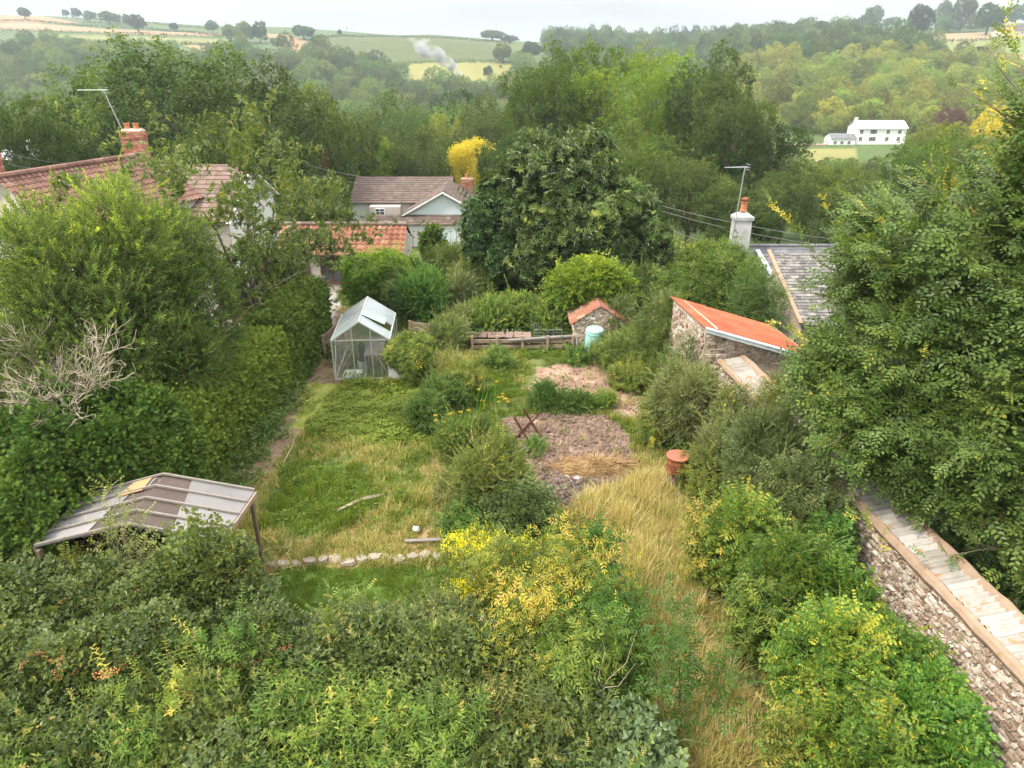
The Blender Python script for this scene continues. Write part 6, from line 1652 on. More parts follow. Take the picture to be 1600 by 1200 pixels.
# leaves sit in flattish layers, as on real beech boughs
lay = .42; zq = np.round(P[:, 2]/lay+fbm(P[:,0]*.6, P[:,1]*.6, s=6)*2)-fbm(P[:,0]*.6, P[:,1]*.6, s=6)*2
P[:, 2] = P[:, 2]*.75+zq*lay*.25+rng.normal(0, .03, n_)
ok = (v[:, 2] > -.75) & ~((fbm(P[:,0]*1.25, P[:,1]*1.25, P[:,2]*1.5, s=77, o=2) < .455) & (rng.random(n_) < .93)) & ~((P[:,0]+10.6 < 6.9) & (P[:,2] < 2.9)); P, v = P[ok], v[ok]; n_ = len(P)
D = unit(v*[1,1,.4]+np.array([0,0,.05])+rng.normal(size=(n_,3))*.5); Zz = unit(np.array([-.12,-.18,1])+rng.normal(size=(n_,3))*.38)
mb.scatter(T['beech'], P, frames(D, Zz), rng.uniform(.85, 1.4, n_), np.clip(rng.normal(.52,.12,n_)+(fbm(P[:,0]*.8, P[:,1]*.8, P[:,2]*.8, s=9)-.5)*.75, 0, .985))
# long yellowing shoots poking out
for a0, a1 in ((bl(1290,420,14,0), bl(1205,318,14,0)), (bl(1330,400,14,0), bl(1290,318,13.5,0)), (bl(1400,360,13,0), bl(1325,300,13,0)), (bl(1500,300,13,0), bl(1440,262,13,0)), (bl(1590,180,12,0), bl(1545,135,12,0)), (bl(1280,540,13,0), bl(1215,505,13,0)), (bl(1600,120,11,0), bl(1575,45,11,0)), (bl(1480,350,13,0), bl(1480,215,13,0)), (bl(1400,870,9.5,0), bl(1340,800,9.7,0)) ):
    a0, a1 = np.array(a0[:3]), np.array(a1[:3]); k = 9; Q = a0+(a1-a0)*np.linspace(.1,1,k)[:,None]+rng.normal(0,.03,(k,3))
    mb.scatter(T['beech'], Q, frames(unit(np.tile(a1-a0,(k,1))+rng.normal(size=(k,3))*.4), unit(np.array([0,0,1])+rng.normal(size=(k,3))*.4)), rng.uniform(.5,.8,k), np.clip(rng.normal(.82,.12,k),0,1))
SH = []
for k in rng.choice(len(LB)-5, 46, p=None):
    v = unit(rng.normal(size=3)*[.8, .8, .5]+[-.75, -.35, .45]); r_ = LB[k, 3]; s0 = LB[k, :3]+v*r_*.55; ln = rng.uniform(.7, 1.5)
    pts = [s0]; d = v.copy()
    for j in range(7): d = unit(d+rng.normal(size=3)*.12+[0, 0, .04]); pts.append(pts[-1]+d*(ln+r_*.3)/7)
    SH.append(pts); Q = np.array(pts[2:])+rng.normal(0, .02, (len(pts)-2, 3)); q = len(Q)
    mb.scatter(T['beech'], Q, frames(unit(np.tile(d, (q, 1))+rng.normal(size=(q, 3))*.45), unit(np.array([0, -.1, 1])+rng.normal(size=(q, 3))*.4)), rng.uniform(.45, .8, q), np.clip(rng.normal(.66, .18, q), 0, .985))
mb.build('foliage', [M['beech'], M['stem']], t)
mb = MB()
for pts in SH: mb.tube(pts, [.016-.0016*j for j in range(len(pts))], 4, .9)
mb.tube([(0,0,-.3), (-.1,0,1.2), (-.2,.1,2.6), (-.1,0,4.2), (0,-.1,6.4)], [.34,.28,.24,.18,.09], 10)
for k in range(len(LB)):
    e = LB[k, :3]; s0 = np.array([-.1, 0, min(6.0, max(1.3, e[2]*.55))]); m_ = (s0+e)/2+[0,0,-.15]
    mb.tube([s0, s0*.6+m_*.4+[0,0,.05], m_, e*.7+m_*.3, e+unit(e-s0)*LB[k,3]*.7], [.085,.06,.045,.03,.008], 6)
    for j in range(6):
        v = unit(rng.normal(size=3)*[1,1,.4]); s1 = m_*(1-j*.15)+e*j*.15; mb.tube([s1, s1+v*LB[k,3]*.5, s1+v*LB[k,3]*.95], [.02,.012,.004], 4)
mb.build('trunk', M['bark'], t)

# ------------------------------------------------------------------ perennials down the middle strip
t, B = big('yellow_flowered_plant', 'tall plant with flat yellow flower heads beside the greenhouse', 'plant', 645, 522, 0, 21.7, 40, 'pinn', 'weed', 1500, .9, k=12, trunk=0, up=.9, tint=.5, zfrac=.4, seed=141)
heads(t, B, 'head', 'flower_y', 170, 1.5, 'flower_heads', .25)
for i, (px_, top, Y, hw, tm, mt, n_, sz, tt, lab) in enumerate([
    (700, 555, 21.2, 26, 'small', 'privet', 1100, 1.1, .75, 'pale leaved shrub at the far end of the middle flower strip'),
    (690, 590, 19.6, 34, 'lancs', 'nettle', 1200, 1.1, .5, 'green leafy perennial at the left of the iris clump'),
    (728, 575, 20.2, 24, 'nettle', 'weed', 420, .8, .65, 'pale tufted perennial behind the iris clump'),
    (668, 622, 18.4, 24, 'pinns', 'nettle', 480, 1.0, .4, 'dark leafy perennial at the left edge of the flower strip'),
    (748, 655, 17.0, 22, 'lancs', 'nettle', 700, 1.0, .35, 'dark green perennial right of the sword leaved clump')]):
    big('perennial', lab, 'plant', px_, top, 0, Y, hw, tm, mt, n_, sz, k=10, trunk=0, up=.8, tint=tt, zfrac=.42, seed=150+i)
def clump(name, lab, cat, px_, py_, n, r, tmpl, mat, size, tint, extra=None):
    b = G(px_, py_); t = thing(name, lab, cat, b); mb = MB(); P = np.stack([rng.normal(0, r*.5, n), rng.normal(0, r*.5, n), np.zeros(n)], 1)
    mb.scatter(T[tmpl], P, frames(unit(np.array([0,0,1])+rng.normal(size=(n,3))*.12+P*.5), unit(rng.normal(size=(n,3))*[1,1,.1])), size*rng.uniform(.75,1.2,n), np.clip(rng.normal(tint,.12,n),0,1))
    mb.build('leaves', [M[mat], M['stem'], M['flower_o']], t)
    if extra:
        mb = MB(); k = extra; Q = np.stack([rng.normal(0,r*.6,k), rng.normal(0,r*.6,k), rng.uniform(.5,.75,k)*size], 1); mb.scatter(T['headb'], Q, frames(np.tile([0,0,1.],(k,1)), unit(rng.normal(size=(k,3)))), .9, .5); mb.build('flowers', [M['flower_o'], M['stem']], t)
    return t
clump('sword_leaved_clump', 'sword leaved iris like clump with a few orange flowers in the middle strip', 'plant', 720, 690, 70, .75, 'sword', 'bright', 1.45, .62, 10)
clump('sword_leaved_clump', 'smaller sword leaved clump further back in the middle strip', 'plant', 745, 632, 36, .5, 'sword', 'bright', 1.4, .55, 5)
clump('sword_leaved_clump', 'short yellowing sword leaved tuft in front of the iris clump', 'plant', 690, 702, 16, .3, 'sword', 'weed', 1.0, .8)
clump('poppy_clump', 'few orange poppies beside the grass path', 'flowers', 788, 640, 14, .35, 'sword', 'weed', .6, .5, 8)
t, B = big('rose_bush', 'tall leggy rose bush with scattered yellow and orange blooms in the centre', 'rose bush', 764, 690, 0, 13.4, 62, 'small', 'weed', 2600, 1.35, ry=.7, shoots=260, k=18, lr=(.26,.40), trunk=.04, up=.45, tint=.48, tsd=.18, zfrac=.52, seed=161)
heads(t, B, 'headb', 'flower_o', 20, 1.0, 'orange_blooms', -.3); heads(t, B, 'headb', 'flower_y', 26, .9, 'yellow_blooms', 0)
big('rose_bush', 'darker leafy bush at the right foot of the rose bush', 'shrub', 815, 770, 0, 12.6, 42, 'roundl', 'privet', 1300, 1.0, k=14, trunk=.03, tint=.3, seed=162)
for i, (px_, top, Y, hw, n_, lab) in enumerate([(735, 835, 11.9, 40, 330, 'goldenrod clump with yellow tips at the end of the edging stones'), (800, 850, 11.2, 50, 420, 'wide goldenrod clump with yellow tips in the centre'), (865, 868, 10.9, 34, 260, 'small goldenrod clump beside the dry grass'), (760, 900, 10.6, 50, 360, 'goldenrod clump in front of the wide one')]):
    c = GY(px_, top, Y); b = thing('goldenrod_clump', lab, 'plant', (c.x, Y, 0), 0, 'goldenrod clumps'); w = hw*12/F; h = c.z
    mb = MB(); P = np.stack([rng.normal(0,w*.6,n_), rng.normal(0,w*.5,n_), np.full(n_, max(0.02, h-.55))+rng.normal(0,.12,n_)-.15], 1)
    k = P[:,2] < .02; P[k,2] = .02
    mb.scatter(T['goldenrod'], P, frames(unit(np.array([0,0,1])+rng.normal(size=(n_,3))*.2), unit(rng.normal(size=(n_,3))*[1,1,.1])), rng.uniform(.8,1.3,n_), np.clip(rng.normal(.6,.12,n_),0,1))
    P2 = P.copy(); P2[:,2] = P2[:,2]*.45; mb.scatter(T['lanc'], P2[:n_*2//3], frames(unit(np.array([0,0,1])+rng.normal(size=(n_*2//3,3))*.3), unit(rng.normal(size=(n_*2//3,3)))), 1.0, .35)
    mb.build('foliage', [M['weed'], M['stem'], M['flower_y']], b)
# bean row over the soil plots
big('bean_row', 'low leafy bean row crossing between the two soil plots', 'vegetables', 880, 622, 0, 19.6, 62, 'round', 'nettle', 900, 1.0, ry=.28, k=12, trunk=0, up=.3, tint=.35, zfrac=.3, seed=171)
big('bean_tripod', 'taller pointed bean plant rising from the left of the bean row', 'vegetables', 852, 600, 0, 19.9, 13, 'round', 'bright', 300, .9, k=6, trunk=.015, up=.6, tint=.3, seed=172)
big('potato_plant', 'small leafy plant alone near the saw horse', 'plant', 833, 688, 0, 16.9, 13, 'round', 'bright', 160, .8, k=6, trunk=0, tint=.4, zfrac=.3, seed=173)
big('weed_clump', 'yellow flowering weed at the right end of the bean row', 'weeds', 945, 618, 0, 19.8, 20, 'lancs', 'lime', 330, .9, k=8, trunk=0, up=.9, tint=.5, zfrac=.3, seed=174)
big('thistle', 'tall single dark green weed standing in the dry grass', 'weed', 938, 815, 0, 10.7, 20, 'nettle', 'bright', 120, 1.0, k=8, trunk=.02, up=.9, tint=.25, zfrac=.5, seed=175)
# straw heap on the soil
b = G(925, 735); t = tag(thing('straw_heap', 'heap of cut dry straw and weeds on the dug soil', 'straw heap', b), None)
mb = MB(); n_ = 2600; a = rng.uniform(0, 6.28, n_); q = rng.random(n_)**.6; x = q*np.cos(a)*.95*(1+.3*np.sin(a*3)); y = q*np.sin(a)*.40*(1+.3*np.cos(a*2)); z = .34*(1-q**1.2)*rng.random(n_)**.4*(1+.35*x)
mb.scatter(T['sword'], np.stack([x,y,z],1)[:420], frames(unit(rng.normal(size=(420,3))*[1,.6,.25]), unit(np.array([0,0,1])+rng.normal(size=(420,3))*.3)), rng.uniform(.5,1.0,420), .5)
mb.build('straw', [M['straw'], M['stem']], t)
mb = MB(); mb.lathe([(.9,0),(.75,.14),(.45,.26),(.12,.33)], n=14, col=.1); o = mb.build('core', M['straw'], t); o.scale = (1, .45, 1)

# ------------------------------------------------------------------ foreground thickets
t, B0 = None, None
def thicket(name, lab, cat, poly, h, mat, tmpl, n, size, tint, seed, up=.5, layers=.55, zc=0.0, nz=.55, extra=(), base_off=0):
    """dense tangle filling a ground polygon, its top a bumpy surface of height h"""
    W = [tuple(G(a, b, h*.75)[:2]) for a, b in poly]; c = np.mean(W, 0)
    xs, ys_ = [p[0] for p in W], [p[1] for p in W]; t = thing(name, lab, cat, (c[0], c[1], 0))
    def samp(m_):
        x = rng.uniform(min(xs), max(xs), m_*3); y = rng.uniform(min(ys_), max(ys_), m_*3)
        dx = (fbm(x*1.5, y*1.5, s=seed)-.5)*.9; dy = (fbm(x*1.5, y*1.5, s=seed+1)-.5)*.9
        k = inpoly(x+dx, y+dy, W); return x[k][:m_], y[k][:m_]
    x, y = samp(int(n*1.45)); ho = fbm(x*2.3, y*2.3, s=seed+9, o=2) > .41; ho |= rng.random(len(x)) < .15; x, y = x[ho], y[ho]; n_ = len(x)
    top = h*(.62+nz*1.1*(fbm(x*1.0, y*1.0, s=seed+2, o=2)-.2)+.30*(fbm(x*3.2, y*3.2, s=seed+3)-.5))
    e = 1e9*np.ones(n_)
    for i in range(len(W)):
        a, b = np.array(W[i]), np.array(W[(i+1) % len(W)]); ab = b-a; q = np.clip(((x-a[0])*ab[0]+(y-a[1])*ab[1])/(ab@ab), 0, 1); e = np.minimum(e, np.hypot(x-a[0]-q*ab[0], y-a[1]-q*ab[1]))
    top = top*np.clip(.5+e/.6, 0, 1)
    z = np.maximum(.03, top-layers*rng.random(n_)**1.5)
    P = np.stack([x-c[0], y-c[1], z], 1)
    eps = .15; gx = (fbm((x+eps)*1.0, y, s=seed+2, o=2)-fbm((x-eps)*1.0, y, s=seed+2, o=2))/(2*eps)*h*nz*1.1
    N = unit(np.stack([-gx, -.25+0*x, 0*x+1], 1)+rng.normal(size=(n_,3))*.30)
    D = unit(rng.normal(size=(n_,3))*[1,1,.45]+np.array([0,-.1,up]))
    cl = (fbm(x*1.6, y*1.6, s=seed+7)-.5)*.45
    mb = MB(); mb.scatter(T[tmpl], P, frames(D, N), size*rng.uniform(.75,1.25,n_), np.clip(rng.normal(tint,.13,n_)+cl, 0, .985)); mb.build('foliage', [M[mat], M['stem'], M['pale']], t)
    mb = MB(); k = 40; xx, yy = samp(k)
    for i in range(len(xx)):
        p = np.array([xx[i]-c[0], yy[i]-c[1], 0]); v = np.array([rng.normal(0,.35), rng.normal(0,.35), 0]); mb.tube([p, p+v*.4+[0,0,h*.6], p+v+[0,0,h*.8], p+v*1.7+[0,0,h*.7]], [.008,.007,.005,.003], 4, rng.uniform(.2,.9), cap=False)
    mb.build('stems', M['stem'], t)
    for (nm, tp_, mt, k, sz, mats3) in extra:
        xx, yy = samp(k); kk = len(xx); tp2 = h*(.62+nz*1.1*(fbm(xx, yy, s=seed+2, o=2)-.2)+.30*(fbm(xx*3.2, yy*3.2, s=seed+3)-.5))
        mb = MB(); mb.scatter(T[tp_], np.stack([xx-c[0], yy-c[1], tp2+.02], 1), frames(unit(np.array([0,-.1,1])+rng.normal(size=(kk,3))*.35), unit(rng.normal(size=(kk,3)))), sz*rng.uniform(.7,1.3,kk), np.clip(rng.normal(.5,.15,kk),0,1)); tag(mb.build(nm, [M[m_] for m_ in mats3], t), kind='stuff')
    return t
seed_ = ('seed_heads', 'headb', None, 90, 1.3, ('seed','stem','seed'))
thicket('bramble_thicket', 'dense bramble thicket with brown seed heads in front of the grey shelter roof', 'brambles', [(-60,880),(60,835),(230,850),(390,868),(450,960),(440,1060),(200,1080),(-60,1090)], 1.7, 'bramble', 'bramble', 8200, .95, .42, 201, extra=[('seed_heads','headb',None,420,1.1,('seed','stem','seed')), ('blossom','headb',None,22,.7,('white','stem','white'))])
thicket('bramble_thicket', 'bramble thicket at the bottom left corner with a few pale tipped nettles', 'brambles', [(-80,1050),(200,1040),(420,1040),(440,1330),(-80,1330)], 1.35, 'bramble', 'bramble', 5200, .95, .50, 211, extra=[('nettles','nettlep',None,60,.9,('nettle','stem','pale'))])
thicket('bramble_thicket', 'dark bramble thicket in the bottom centre', 'brambles', [(440,1010),(560,960),(760,990),(900,1040),(970,1110),(1000,1330),(430,1330)], 1.25, 'bramble', 'bramble', 7600, .95, .36, 221, extra=[('nettles','nettlep',None,50,.9,('nettle','stem','pale')), ('blossom','headb',None,30,.7,('white','stem','white'))])
thicket('nettle_bed', 'bed of nettles with pale flower spikes at the bottom left of centre', 'nettles', [(380,1090),(560,1070),(760,1110),(760,1330),(330,1330)], 1.45, 'nettle', 'nettle', 1900, .95, .5, 231, up=1.1, extra=[('flower_spikes','nettlep',None,40,.95,('nettle','stem','pale'))])
thicket('nettle_bed', 'strip of nettles along the bottom edge at the far left', 'nettles', [(-80,1130),(250,1120),(370,1330),(-80,1330)], 1.5, 'nettle', 'nettle', 1300, .95, .48, 241, up=1.1, extra=[('flower_spikes','nettlep',None,18,.95,('nettle','stem','pale'))])
thicket('elder_bush', 'bushy green elder shoots in front of the lawn left of centre', 'shrub', [(440,975),(560,930),(740,940),(780,1010),(700,1060),(500,1060)], 1.15, 'privet', 'lanc', 1900, 1.0, .5, 251, up=1.1)
thicket('bramble_thicket', 'small blue green bramble patch at the bottom edge beside the dry grass', 'brambles', [(900,1130),(980,1120),(1040,1170),(1070,1330),(900,1330)], .95, 'privet', 'bramble', 1700, 1.15, .35, 261)
def twig_shrub(name, lab, cat, px, top, Y, hw, tm, mat, sz, seed, nst=9, dens=2, tint=.5, tsd=.14, kids=(4, 3), droop=-.02):
    c = GY(px, top, Y); h = c.z; w = hw*(Y*CT+(CAMH-h*.6)*ST)/F; g = np.random.default_rng(seed)
    t = thing(name, lab, cat, (c.x, Y, 0)); k = w/h
    dirs = [(math.cos(a)*k*g.uniform(.2, 1.0), math.sin(a)*k*g.uniform(.2, .8), 1) for a in np.linspace(0, 6.28, nst, endpoint=False)+g.normal(0, .2, nst)]
    mb = MB(); P, D = [], []
    paths, tips = twiggy((0, 0, 0), dirs, h*.66, .022, 3, [.8, .8], [.02, droop, droop], list(kids), seed)
    for pts, rad in paths: mb.tube(pts, [max(.003, q) for q in rad], 4, .5, cap=False)
    mb.build('stems', M['bark'], t)
    P = np.repeat(np.array([q[0] for q in tips]), dens, 0); D = np.repeat(np.array([q[1] for q in tips]), dens, 0); P = P+g.normal(size=P.shape)*.07
    ok = P[:, 2] > .1; P, D = P[ok], D[ok]
    mb = MB(); cl = (fbm(P[:, 0]*2, P[:, 1]*2, P[:, 2]*2, s=seed)-.5)*.7
    mb.scatter(T[tm], P, frames(unit(D+g.normal(size=D.shape)*.45), unit(g.normal(size=D.shape)*.4+[0, -.15, 1])), sz*g.uniform(.75, 1.2, len(P)), np.clip(g.normal(tint, tsd, len(P))+cl, 0, .985))
    mb.build('foliage', [M[mat], M['stem']], t); return t
twig_shrub('elder', 'yellowing elder bush with pale gold leaf sprays in the lower centre', 'shrub', 850, 885, 9.7, 105, 'pinns', 'elder', .72, 271, 10, 1, .62, .2)
twig_shrub('elder', 'half yellow elder branches just behind the pale gold ones', 'shrub', 800, 862, 10.3, 60, 'pinns', 'elder', .65, 275, 7, 1, .35, .2)
twig_shrub('elder', 'green leafed elder shoots right of the yellowing elder', 'shrub', 920, 915, 9.6, 26, 'pinns', 'bright', .75, 272, 7, 1, .38)
twig_shrub('elder', 'green elder with long leaflets at the bottom centre right', 'shrub', 895, 990, 8.4, 34, 'pinns', 'nettle', .80, 273, 6, 1, .62)
twig_shrub('elder', 'thin elder shoot overhanging the dry grass near the bottom', 'shrub', 1075, 975, 8.5, 20, 'pinns', 'bright', .8, 274, 2, 1, .22)
thicket('low_tangle', 'low tangle of brambles and grass stems under the elder in the lower centre', 'brambles', [(730,930),(860,900),(930,930),(950,1030),(970,1120),(900,1080),(740,1010)], .8, 'nettle', 'bramble', 2100, .85, .5, 291)
for q_ in [(90,860,10.4,40,'round','tall leafy shoots rising from the bramble thicket at the far left',311),(330,870,10.0,50,'small','leafy shoots with brown tops rising right of the grey roof',312),(400,1010,8.4,45,'nettle','clump of taller nettle stems in the bottom left brambles',313),
           (620,985,9.2,55,'lancs','willowy green shoots in the middle of the bottom thicket',314),(520,960,9.4,34,'round','pale leaved shoot standing in front of the lawn',315),(690,930,10.0,40,'small','thin leafy shoot at the right end of the lawn',316),(250,1090,7.4,60,'nettle','nettle stems crossing the brambles at the bottom left',317),(800,1120,7.2,50,'nettle','nettle stems in the bottom centre brambles',318)]:
    twig_shrub('wild_shoots', q_[5], 'plant', q_[0], q_[1], q_[2], q_[3], q_[4], 'nettle' if q_[6] % 2 else 'bramble', .75, q_[6], 6, 1, .6)
big('leggy_shrub', 'spindly pale leaved shoot growing up in front of the grey shelter roof', 'shrub', 155, 745, 0, 10.3, 22, 'small', 'privet', 190, 1.1, ry=.25, k=8, trunk=.012, up=.8, tint=.6, seed=281)
big('leggy_shrub', 'thin leafy shoot in front of the middle of the grey shelter roof', 'shrub', 200, 778, 0, 10.2, 20, 'small', 'privet', 150, 1.1, ry=.25, k=8, trunk=.012, up=.8, tint=.6, seed=282)
big('leggy_shrub', 'leafy bramble shoots overlapping the front edge of the grey shelter roof', 'shrub', 300, 815, 0, 9.9, 60, 'bramble', 'bramble', 330, .9, ry=.4, k=12, trunk=.015, up=.6, tint=.6, seed=283)
mb = MB()
for i in range(5):
    a = rng.uniform(-.6,1.6); l_ = rng.uniform(.5,1.0); mb.tube([(0,0,.6), (.25*l_*math.cos(a),.3*l_*math.sin(a),.95+rng.normal(0,.05)), (.55*l_*math.cos(a),.6*l_*math.sin(a),1.2+rng.normal(0,.1)), (.9*l_*math.cos(a+.3),.9*l_*math.sin(a+.3),1.35+rng.normal(0,.12))], [.008,.007,.005,.002], 4, .3)
o = mb.build('dead_twigs', M['deadwood']); c = GY(930, 1060, 8.0); o.location = (c.x, 8.0, .2); tag(o, 'spray of bare pale twigs poking out of the elder in the lower centre', 'twigs')

# ------------------------------------------------------------------ grass, dry grass, weeds, clods: uncountable
def tuft(n, L, r, w, t0, t1, bend=.4, seed=0):
    g = np.random.default_rng(seed); t = TP()
    for i in range(n):
        a = g.uniform(0, 6.28); q = r*math.sqrt(g.random()); k = g.uniform(.05, bend); d = g.uniform(0, 6.28)
        t.leaf_((q*math.cos(a), q*math.sin(a), 0), (math.cos(d)*k, math.sin(d)*k, 1), (-math.cos(d), -math.sin(d), .3), L*g.uniform(.5, 1.1), w, c=0, shape='blade', droop=.25*k)
    tp = t.done(); mb = MB(); c = g.uniform(t0, t1, tp['leaf'].max()+1)[tp['leaf']]; mb.raw(tp['v'], tp['l'], tp['t'], c, 0); return mb
def weedp(n, r, s, t0, t1, seed):
    g = np.random.default_rng(seed); t = TP()
    for i in range(n):
        a = g.uniform(0, 6.28); q = r*math.sqrt(g.random()); t.leaf_((q*math.cos(a), q*math.sin(a), g.uniform(.02,.12)), (math.cos(a), math.sin(a), g.uniform(.1,.8)), (g.normal(0,.3), g.normal(0,.3), 1), s*g.uniform(.6,1.2), s*.55)
    tp = t.done(); mb = MB(); c = g.uniform(t0, t1, tp['leaf'].max()+1)[tp['leaf']]; mb.raw(tp['v'], tp['l'], tp['t'], c, 0); return mb
def inany(x, y, names):
    k = np.zeros(len(x), bool)
    for nm in names: k |= inpoly(x, y, Z_[nm])
    return k
N_ = 34000
y = 7+25*rng.random(N_)**1.15; x = rng.uniform(-9, 7.2, N_)*np.clip((y+6)/22, .62, 1.15)
x = x+rng.normal(0,.05,N_)
xs2, ys2 = rng.uniform(.8, 4.4, 9000), rng.uniform(7.2, 15.5, 9000); k2 = inpoly(xs2, ys2, Z_['straw']); x, y = np.concatenate([x, xs2[k2]]), np.concatenate([y, ys2[k2]]); N_ = len(x)
bare = inany(x, y, ['path','yard']); soil = inany(x, y, ['soil1','soil2','char','ash'])
sp_ = rng.random(N_); keep = ~(bare & (sp_ > .05)) & ~(soil & (sp_ > .035)); x, y = x[keep], y[keep]; n_ = len(x)
straw = inany(x, y, ['straw']); wd = inany(x, y, ['weeds','lush']); br = inany(x, y, ['brown','dryright','edge']); lw = inany(x, y, ['lawn','farlawn']); gp = inpoly(x, y, gpoly([(740,560),(820,560),(800,640),(760,700),(740,640)]))
dry = fbm(x*.8, y*.8, s=61)+.35*(fbm(x*3, y*3, s=62)-.5); r_ = rng.random(n_)
# 0,1 short green; 2 tall green; 3 mixed; 4 dry short; 5 dry tall; 6 leafy weeds; 7 yellow weeds; 8 brown stems
idx = np.where(dry < .45, rng.choice([0,1,2,6], n_, p=[.4,.25,.15,.2]), np.where(dry < .58, rng.choice([1,3,6,4], n_, p=[.3,.4,.15,.15]), rng.choice([3,4,8,1], n_, p=[.35,.4,.15,.1])))
idx = np.where(wd, rng.choice([7,6,1], n_, p=[.6,.3,.1]), idx); idx = np.where(br, rng.choice([4,8,3,1,6], n_, p=[.36,.10,.24,.18,.12]), idx)
idx = np.where(straw, rng.choice([5,4,3,2,6], n_, p=[.28,.34,.18,.10,.10]), idx); idx = np.where(lw | gp, rng.choice([0,1], n_), idx)
idx = np.where(inpoly(x, y, Z_['lush']), rng.choice([6,2,1], n_, p=[.5,.3,.2]), idx)
sl_ = rng.uniform(.6, 1.3, n_); sl_ = np.where(lw, sl_*.8, sl_*(.5+1.0*fbm(x*2.2, y*2.2, s=91, o=2)))
temps = [tuft(46,.10,.13,.010,.05,.38,.6,1), tuft(46,.15,.14,.010,.15,.48,.6,2), tuft(34,.30,.12,.011,.1,.5,.45,3), tuft(40,.20,.14,.010,.3,.85,.7,4), tuft(42,.16,.15,.009,.62,1.0,1.1,5), tuft(46,.42,.15,.009,.60,1.0,1.15,6),
         weedp(22,.14,.065,.05,.42,7), weedp(24,.15,.075,.30,.55,8), tuft(24,.28,.12,.008,.6,.9,.9,9)]
stuff('grass', 'rough grass, dry straw coloured grass and weeds covering the garden', np.stack([x, y, HT(x, y)-.02], 1), np.stack([rng.normal(0,.08,n_), rng.normal(0,.08,n_), rng.uniform(0,6.28,n_)], 1), np.stack([sl_,sl_,sl_*rng.uniform(.8,1.2,n_)], 1), idx, temps, [M['grass']])
# soil clods
def clod(seed):
    g = np.random.default_rng(seed); mb = MB(); v = []; n1_, n2_ = 5, 7
    for i in range(n1_):
        th = math.pi*i/(n1_-1)
        for j in range(n2_): ph = 2*math.pi*j/n2_; r = g.uniform(.75,1.15); v.append((r*math.sin(th)*math.cos(ph), r*math.sin(th)*math.sin(ph)*.8, r*math.cos(th)*.6))
    mb.faces(np.array(v), [(i*n2_+j, i*n2_+(j+1) % n2_, (i+1)*n2_+(j+1) % n2_, (i+1)*n2_+j) for i in range(n1_-1) for j in range(n2_)], float(g.uniform(.3,.7))); return mb
x = rng.uniform(-.8, 4.6, 16000); y = rng.uniform(13.8, 23.2, 16000); a2 = inpoly(x, y, Z_['soil2']); a1 = inpoly(x, y, Z_['soil1']) & (rng.random(16000) < .25); k = a2 | a1; x, y = x[k], y[k]; n_ = len(x)
s = .016+.085*rng.random(n_)**3; s = np.where(inpoly(x, y, Z_['soil1']), s*.5, s)
stuff('soil_clods', 'dry clods of soil over the dug vegetable plots', np.stack([x,y,HT(x,y)+.02],1), np.stack([rng.normal(0,.5,n_),rng.normal(0,.5,n_),rng.uniform(0,6.28,n_)],1), np.stack([s,s,s],1), rng.integers(0,4,n_), [clod(i) for i in range(4)], [M['clod']], 'soil')
x = rng.uniform(0, 4, 5000); y = rng.uniform(13, 17, 5000); k = inpoly(x, y, Z_['char']) | inpoly(x, y, Z_['ash']); x, y = x[k], y[k]; n_ = len(x); s = rng.uniform(.012,.04,n_)
stuff('ash_and_charcoal', 'grey ash and charred bits on the bonfire patches', np.stack([x,y,HT(x,y)+.01],1), np.stack([rng.normal(0,.5,n_),rng.normal(0,.5,n_),rng.uniform(0,6.28,n_)],1), np.stack([s*1.6,s*.7,s*.5],1), rng.integers(0,2,n_), [clod(7), clod(8)], [M['char']], 'ash')
o = bpy.data.objects['ash_and_charcoal']
# undergrowth beneath and beyond the borders
N_ = 6500; y = rng.uniform(6, 34, N_); x = rng.uniform(-14, 14, N_)
k = ((x < -7.0) & (y < 24) & (x > -13)) | ((x > 4.6) & (x < 6.3) & (y < 20)) | ((y > 24.8) & (x > -4) & (x < 10) & ~inpoly(x, y, Z_['farlawn'])) | ((x > 8.2) & (y < 24)); x, y = x[k], y[k]; n_ = len(x); s = rng.uniform(.8,2.0,n_)
ug = []
for i in range(3):
    mb = MB(); q = 14; mb.scatter(T[['nettle','small','bramble'][i]], np.stack([rng.normal(0,.16,q), rng.normal(0,.16,q), np.zeros(q)],1), frames(unit(np.array([0,0,1])+rng.normal(size=(q,3))*.4), unit(rng.normal(size=(q,3)))), .8, .45); ug.append(mb)
stuff('undergrowth', 'leafy undergrowth beneath the borders, hedge and trees', np.stack([x,y,HT(x,y)-.02],1), np.stack([0*x,0*x,rng.uniform(0,6.28,n_)],1), np.stack([s,s,s],1), rng.integers(0,3,n_), ug, [M['ivy'], M['stem']])

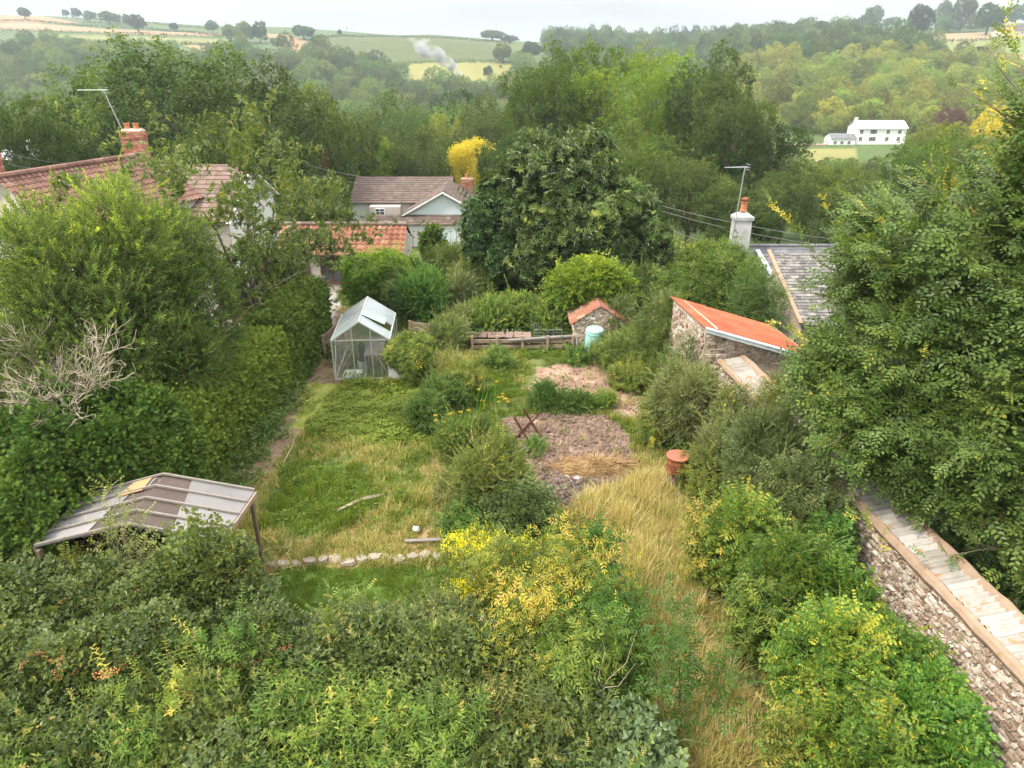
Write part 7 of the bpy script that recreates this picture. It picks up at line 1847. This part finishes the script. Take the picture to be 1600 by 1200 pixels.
# ------------------------------------------------------------------ smoke and haze
c = hit(722, 133); t = None
mb = MB(); pts, rad = [], []
for q in np.linspace(0, 1, 12):
    pts.append((-3*q-30*q**2, 0, 26*q)); rad.append(1.6+5*q**1.1)
rad[-1] = .5; rad[-2] *= .7; mb.tube(pts, rad, 16, cap=True)
m = bpy.data.materials.new('smoke'); m.use_nodes = True; n = m.node_tree; n.nodes.clear(); out = n.nodes.new("ShaderNodeOutputMaterial"); pv = n.nodes.new("ShaderNodeVolumePrincipled")
tcn = n.nodes.new("ShaderNodeTexCoord"); z = n.nodes.new("ShaderNodeTexNoise"); z.inputs["Scale"].default_value = .14; z.inputs["Detail"].default_value = 3
n.links.new(tcn.outputs["Object"], z.inputs["Vector"]); mr = n.nodes.new("ShaderNodeMapRange"); mr.inputs[1].default_value = .45; mr.inputs[2].default_value = .72; mr.inputs[4].default_value = .9
sx = n.nodes.new("ShaderNodeSeparateXYZ"); n.links.new(tcn.outputs["Object"], sx.inputs[0]); fz = n.nodes.new("ShaderNodeMapRange"); fz.inputs[1].default_value = 0; fz.inputs[2].default_value = 30; fz.inputs[3].default_value = 1.6; fz.inputs[4].default_value = .05
n.links.new(sx.outputs[2], fz.inputs[0]); mu = n.nodes.new("ShaderNodeMath"); mu.operation = 'MULTIPLY'; n.links.new(z.outputs[0], mr.inputs[0]); n.links.new(mr.outputs[0], mu.inputs[0]); n.links.new(fz.outputs[0], mu.inputs[1]); n.links.new(mu.outputs[0], pv.inputs["Density"])
pv.inputs["Color"].default_value = (.95,.95,.97,1); pv.inputs["Anisotropy"].default_value = .2; n.links.new(pv.outputs[0], out.inputs["Volume"])
o = mb.build('bonfire_smoke', m, None, True); o.location = (c.x, c.y, hz(c.x, c.y)); tag(o, 'thin white bonfire smoke drifting up left from the valley trees', 'smoke', None, 'stuff')

bpy.ops.mesh.primitive_cube_add(size=1, location=(0, 1700, 17.5)); hzb = bpy.context.object; hzb.name = hzb.data.name = 'haze'; hzb.scale = (8400, 3700, 115); hzb.location = (0, 1700, 20)
m = bpy.data.materials.new('haze'); m.use_nodes = True; n = m.node_tree; n.nodes.clear(); out = n.nodes.new("ShaderNodeOutputMaterial"); pv = n.nodes.new("ShaderNodeVolumePrincipled")
pv.inputs["Color"].default_value = (.78,.90,1.0,1); pv.inputs["Density"].default_value = .00032; pv.inputs["Anisotropy"].default_value = .35
n.links.new(pv.outputs[0], out.inputs["Volume"]); hzb.data.materials.append(m); tag(hzb, kind='stuff', label='thin pale haze lying over the whole valley')
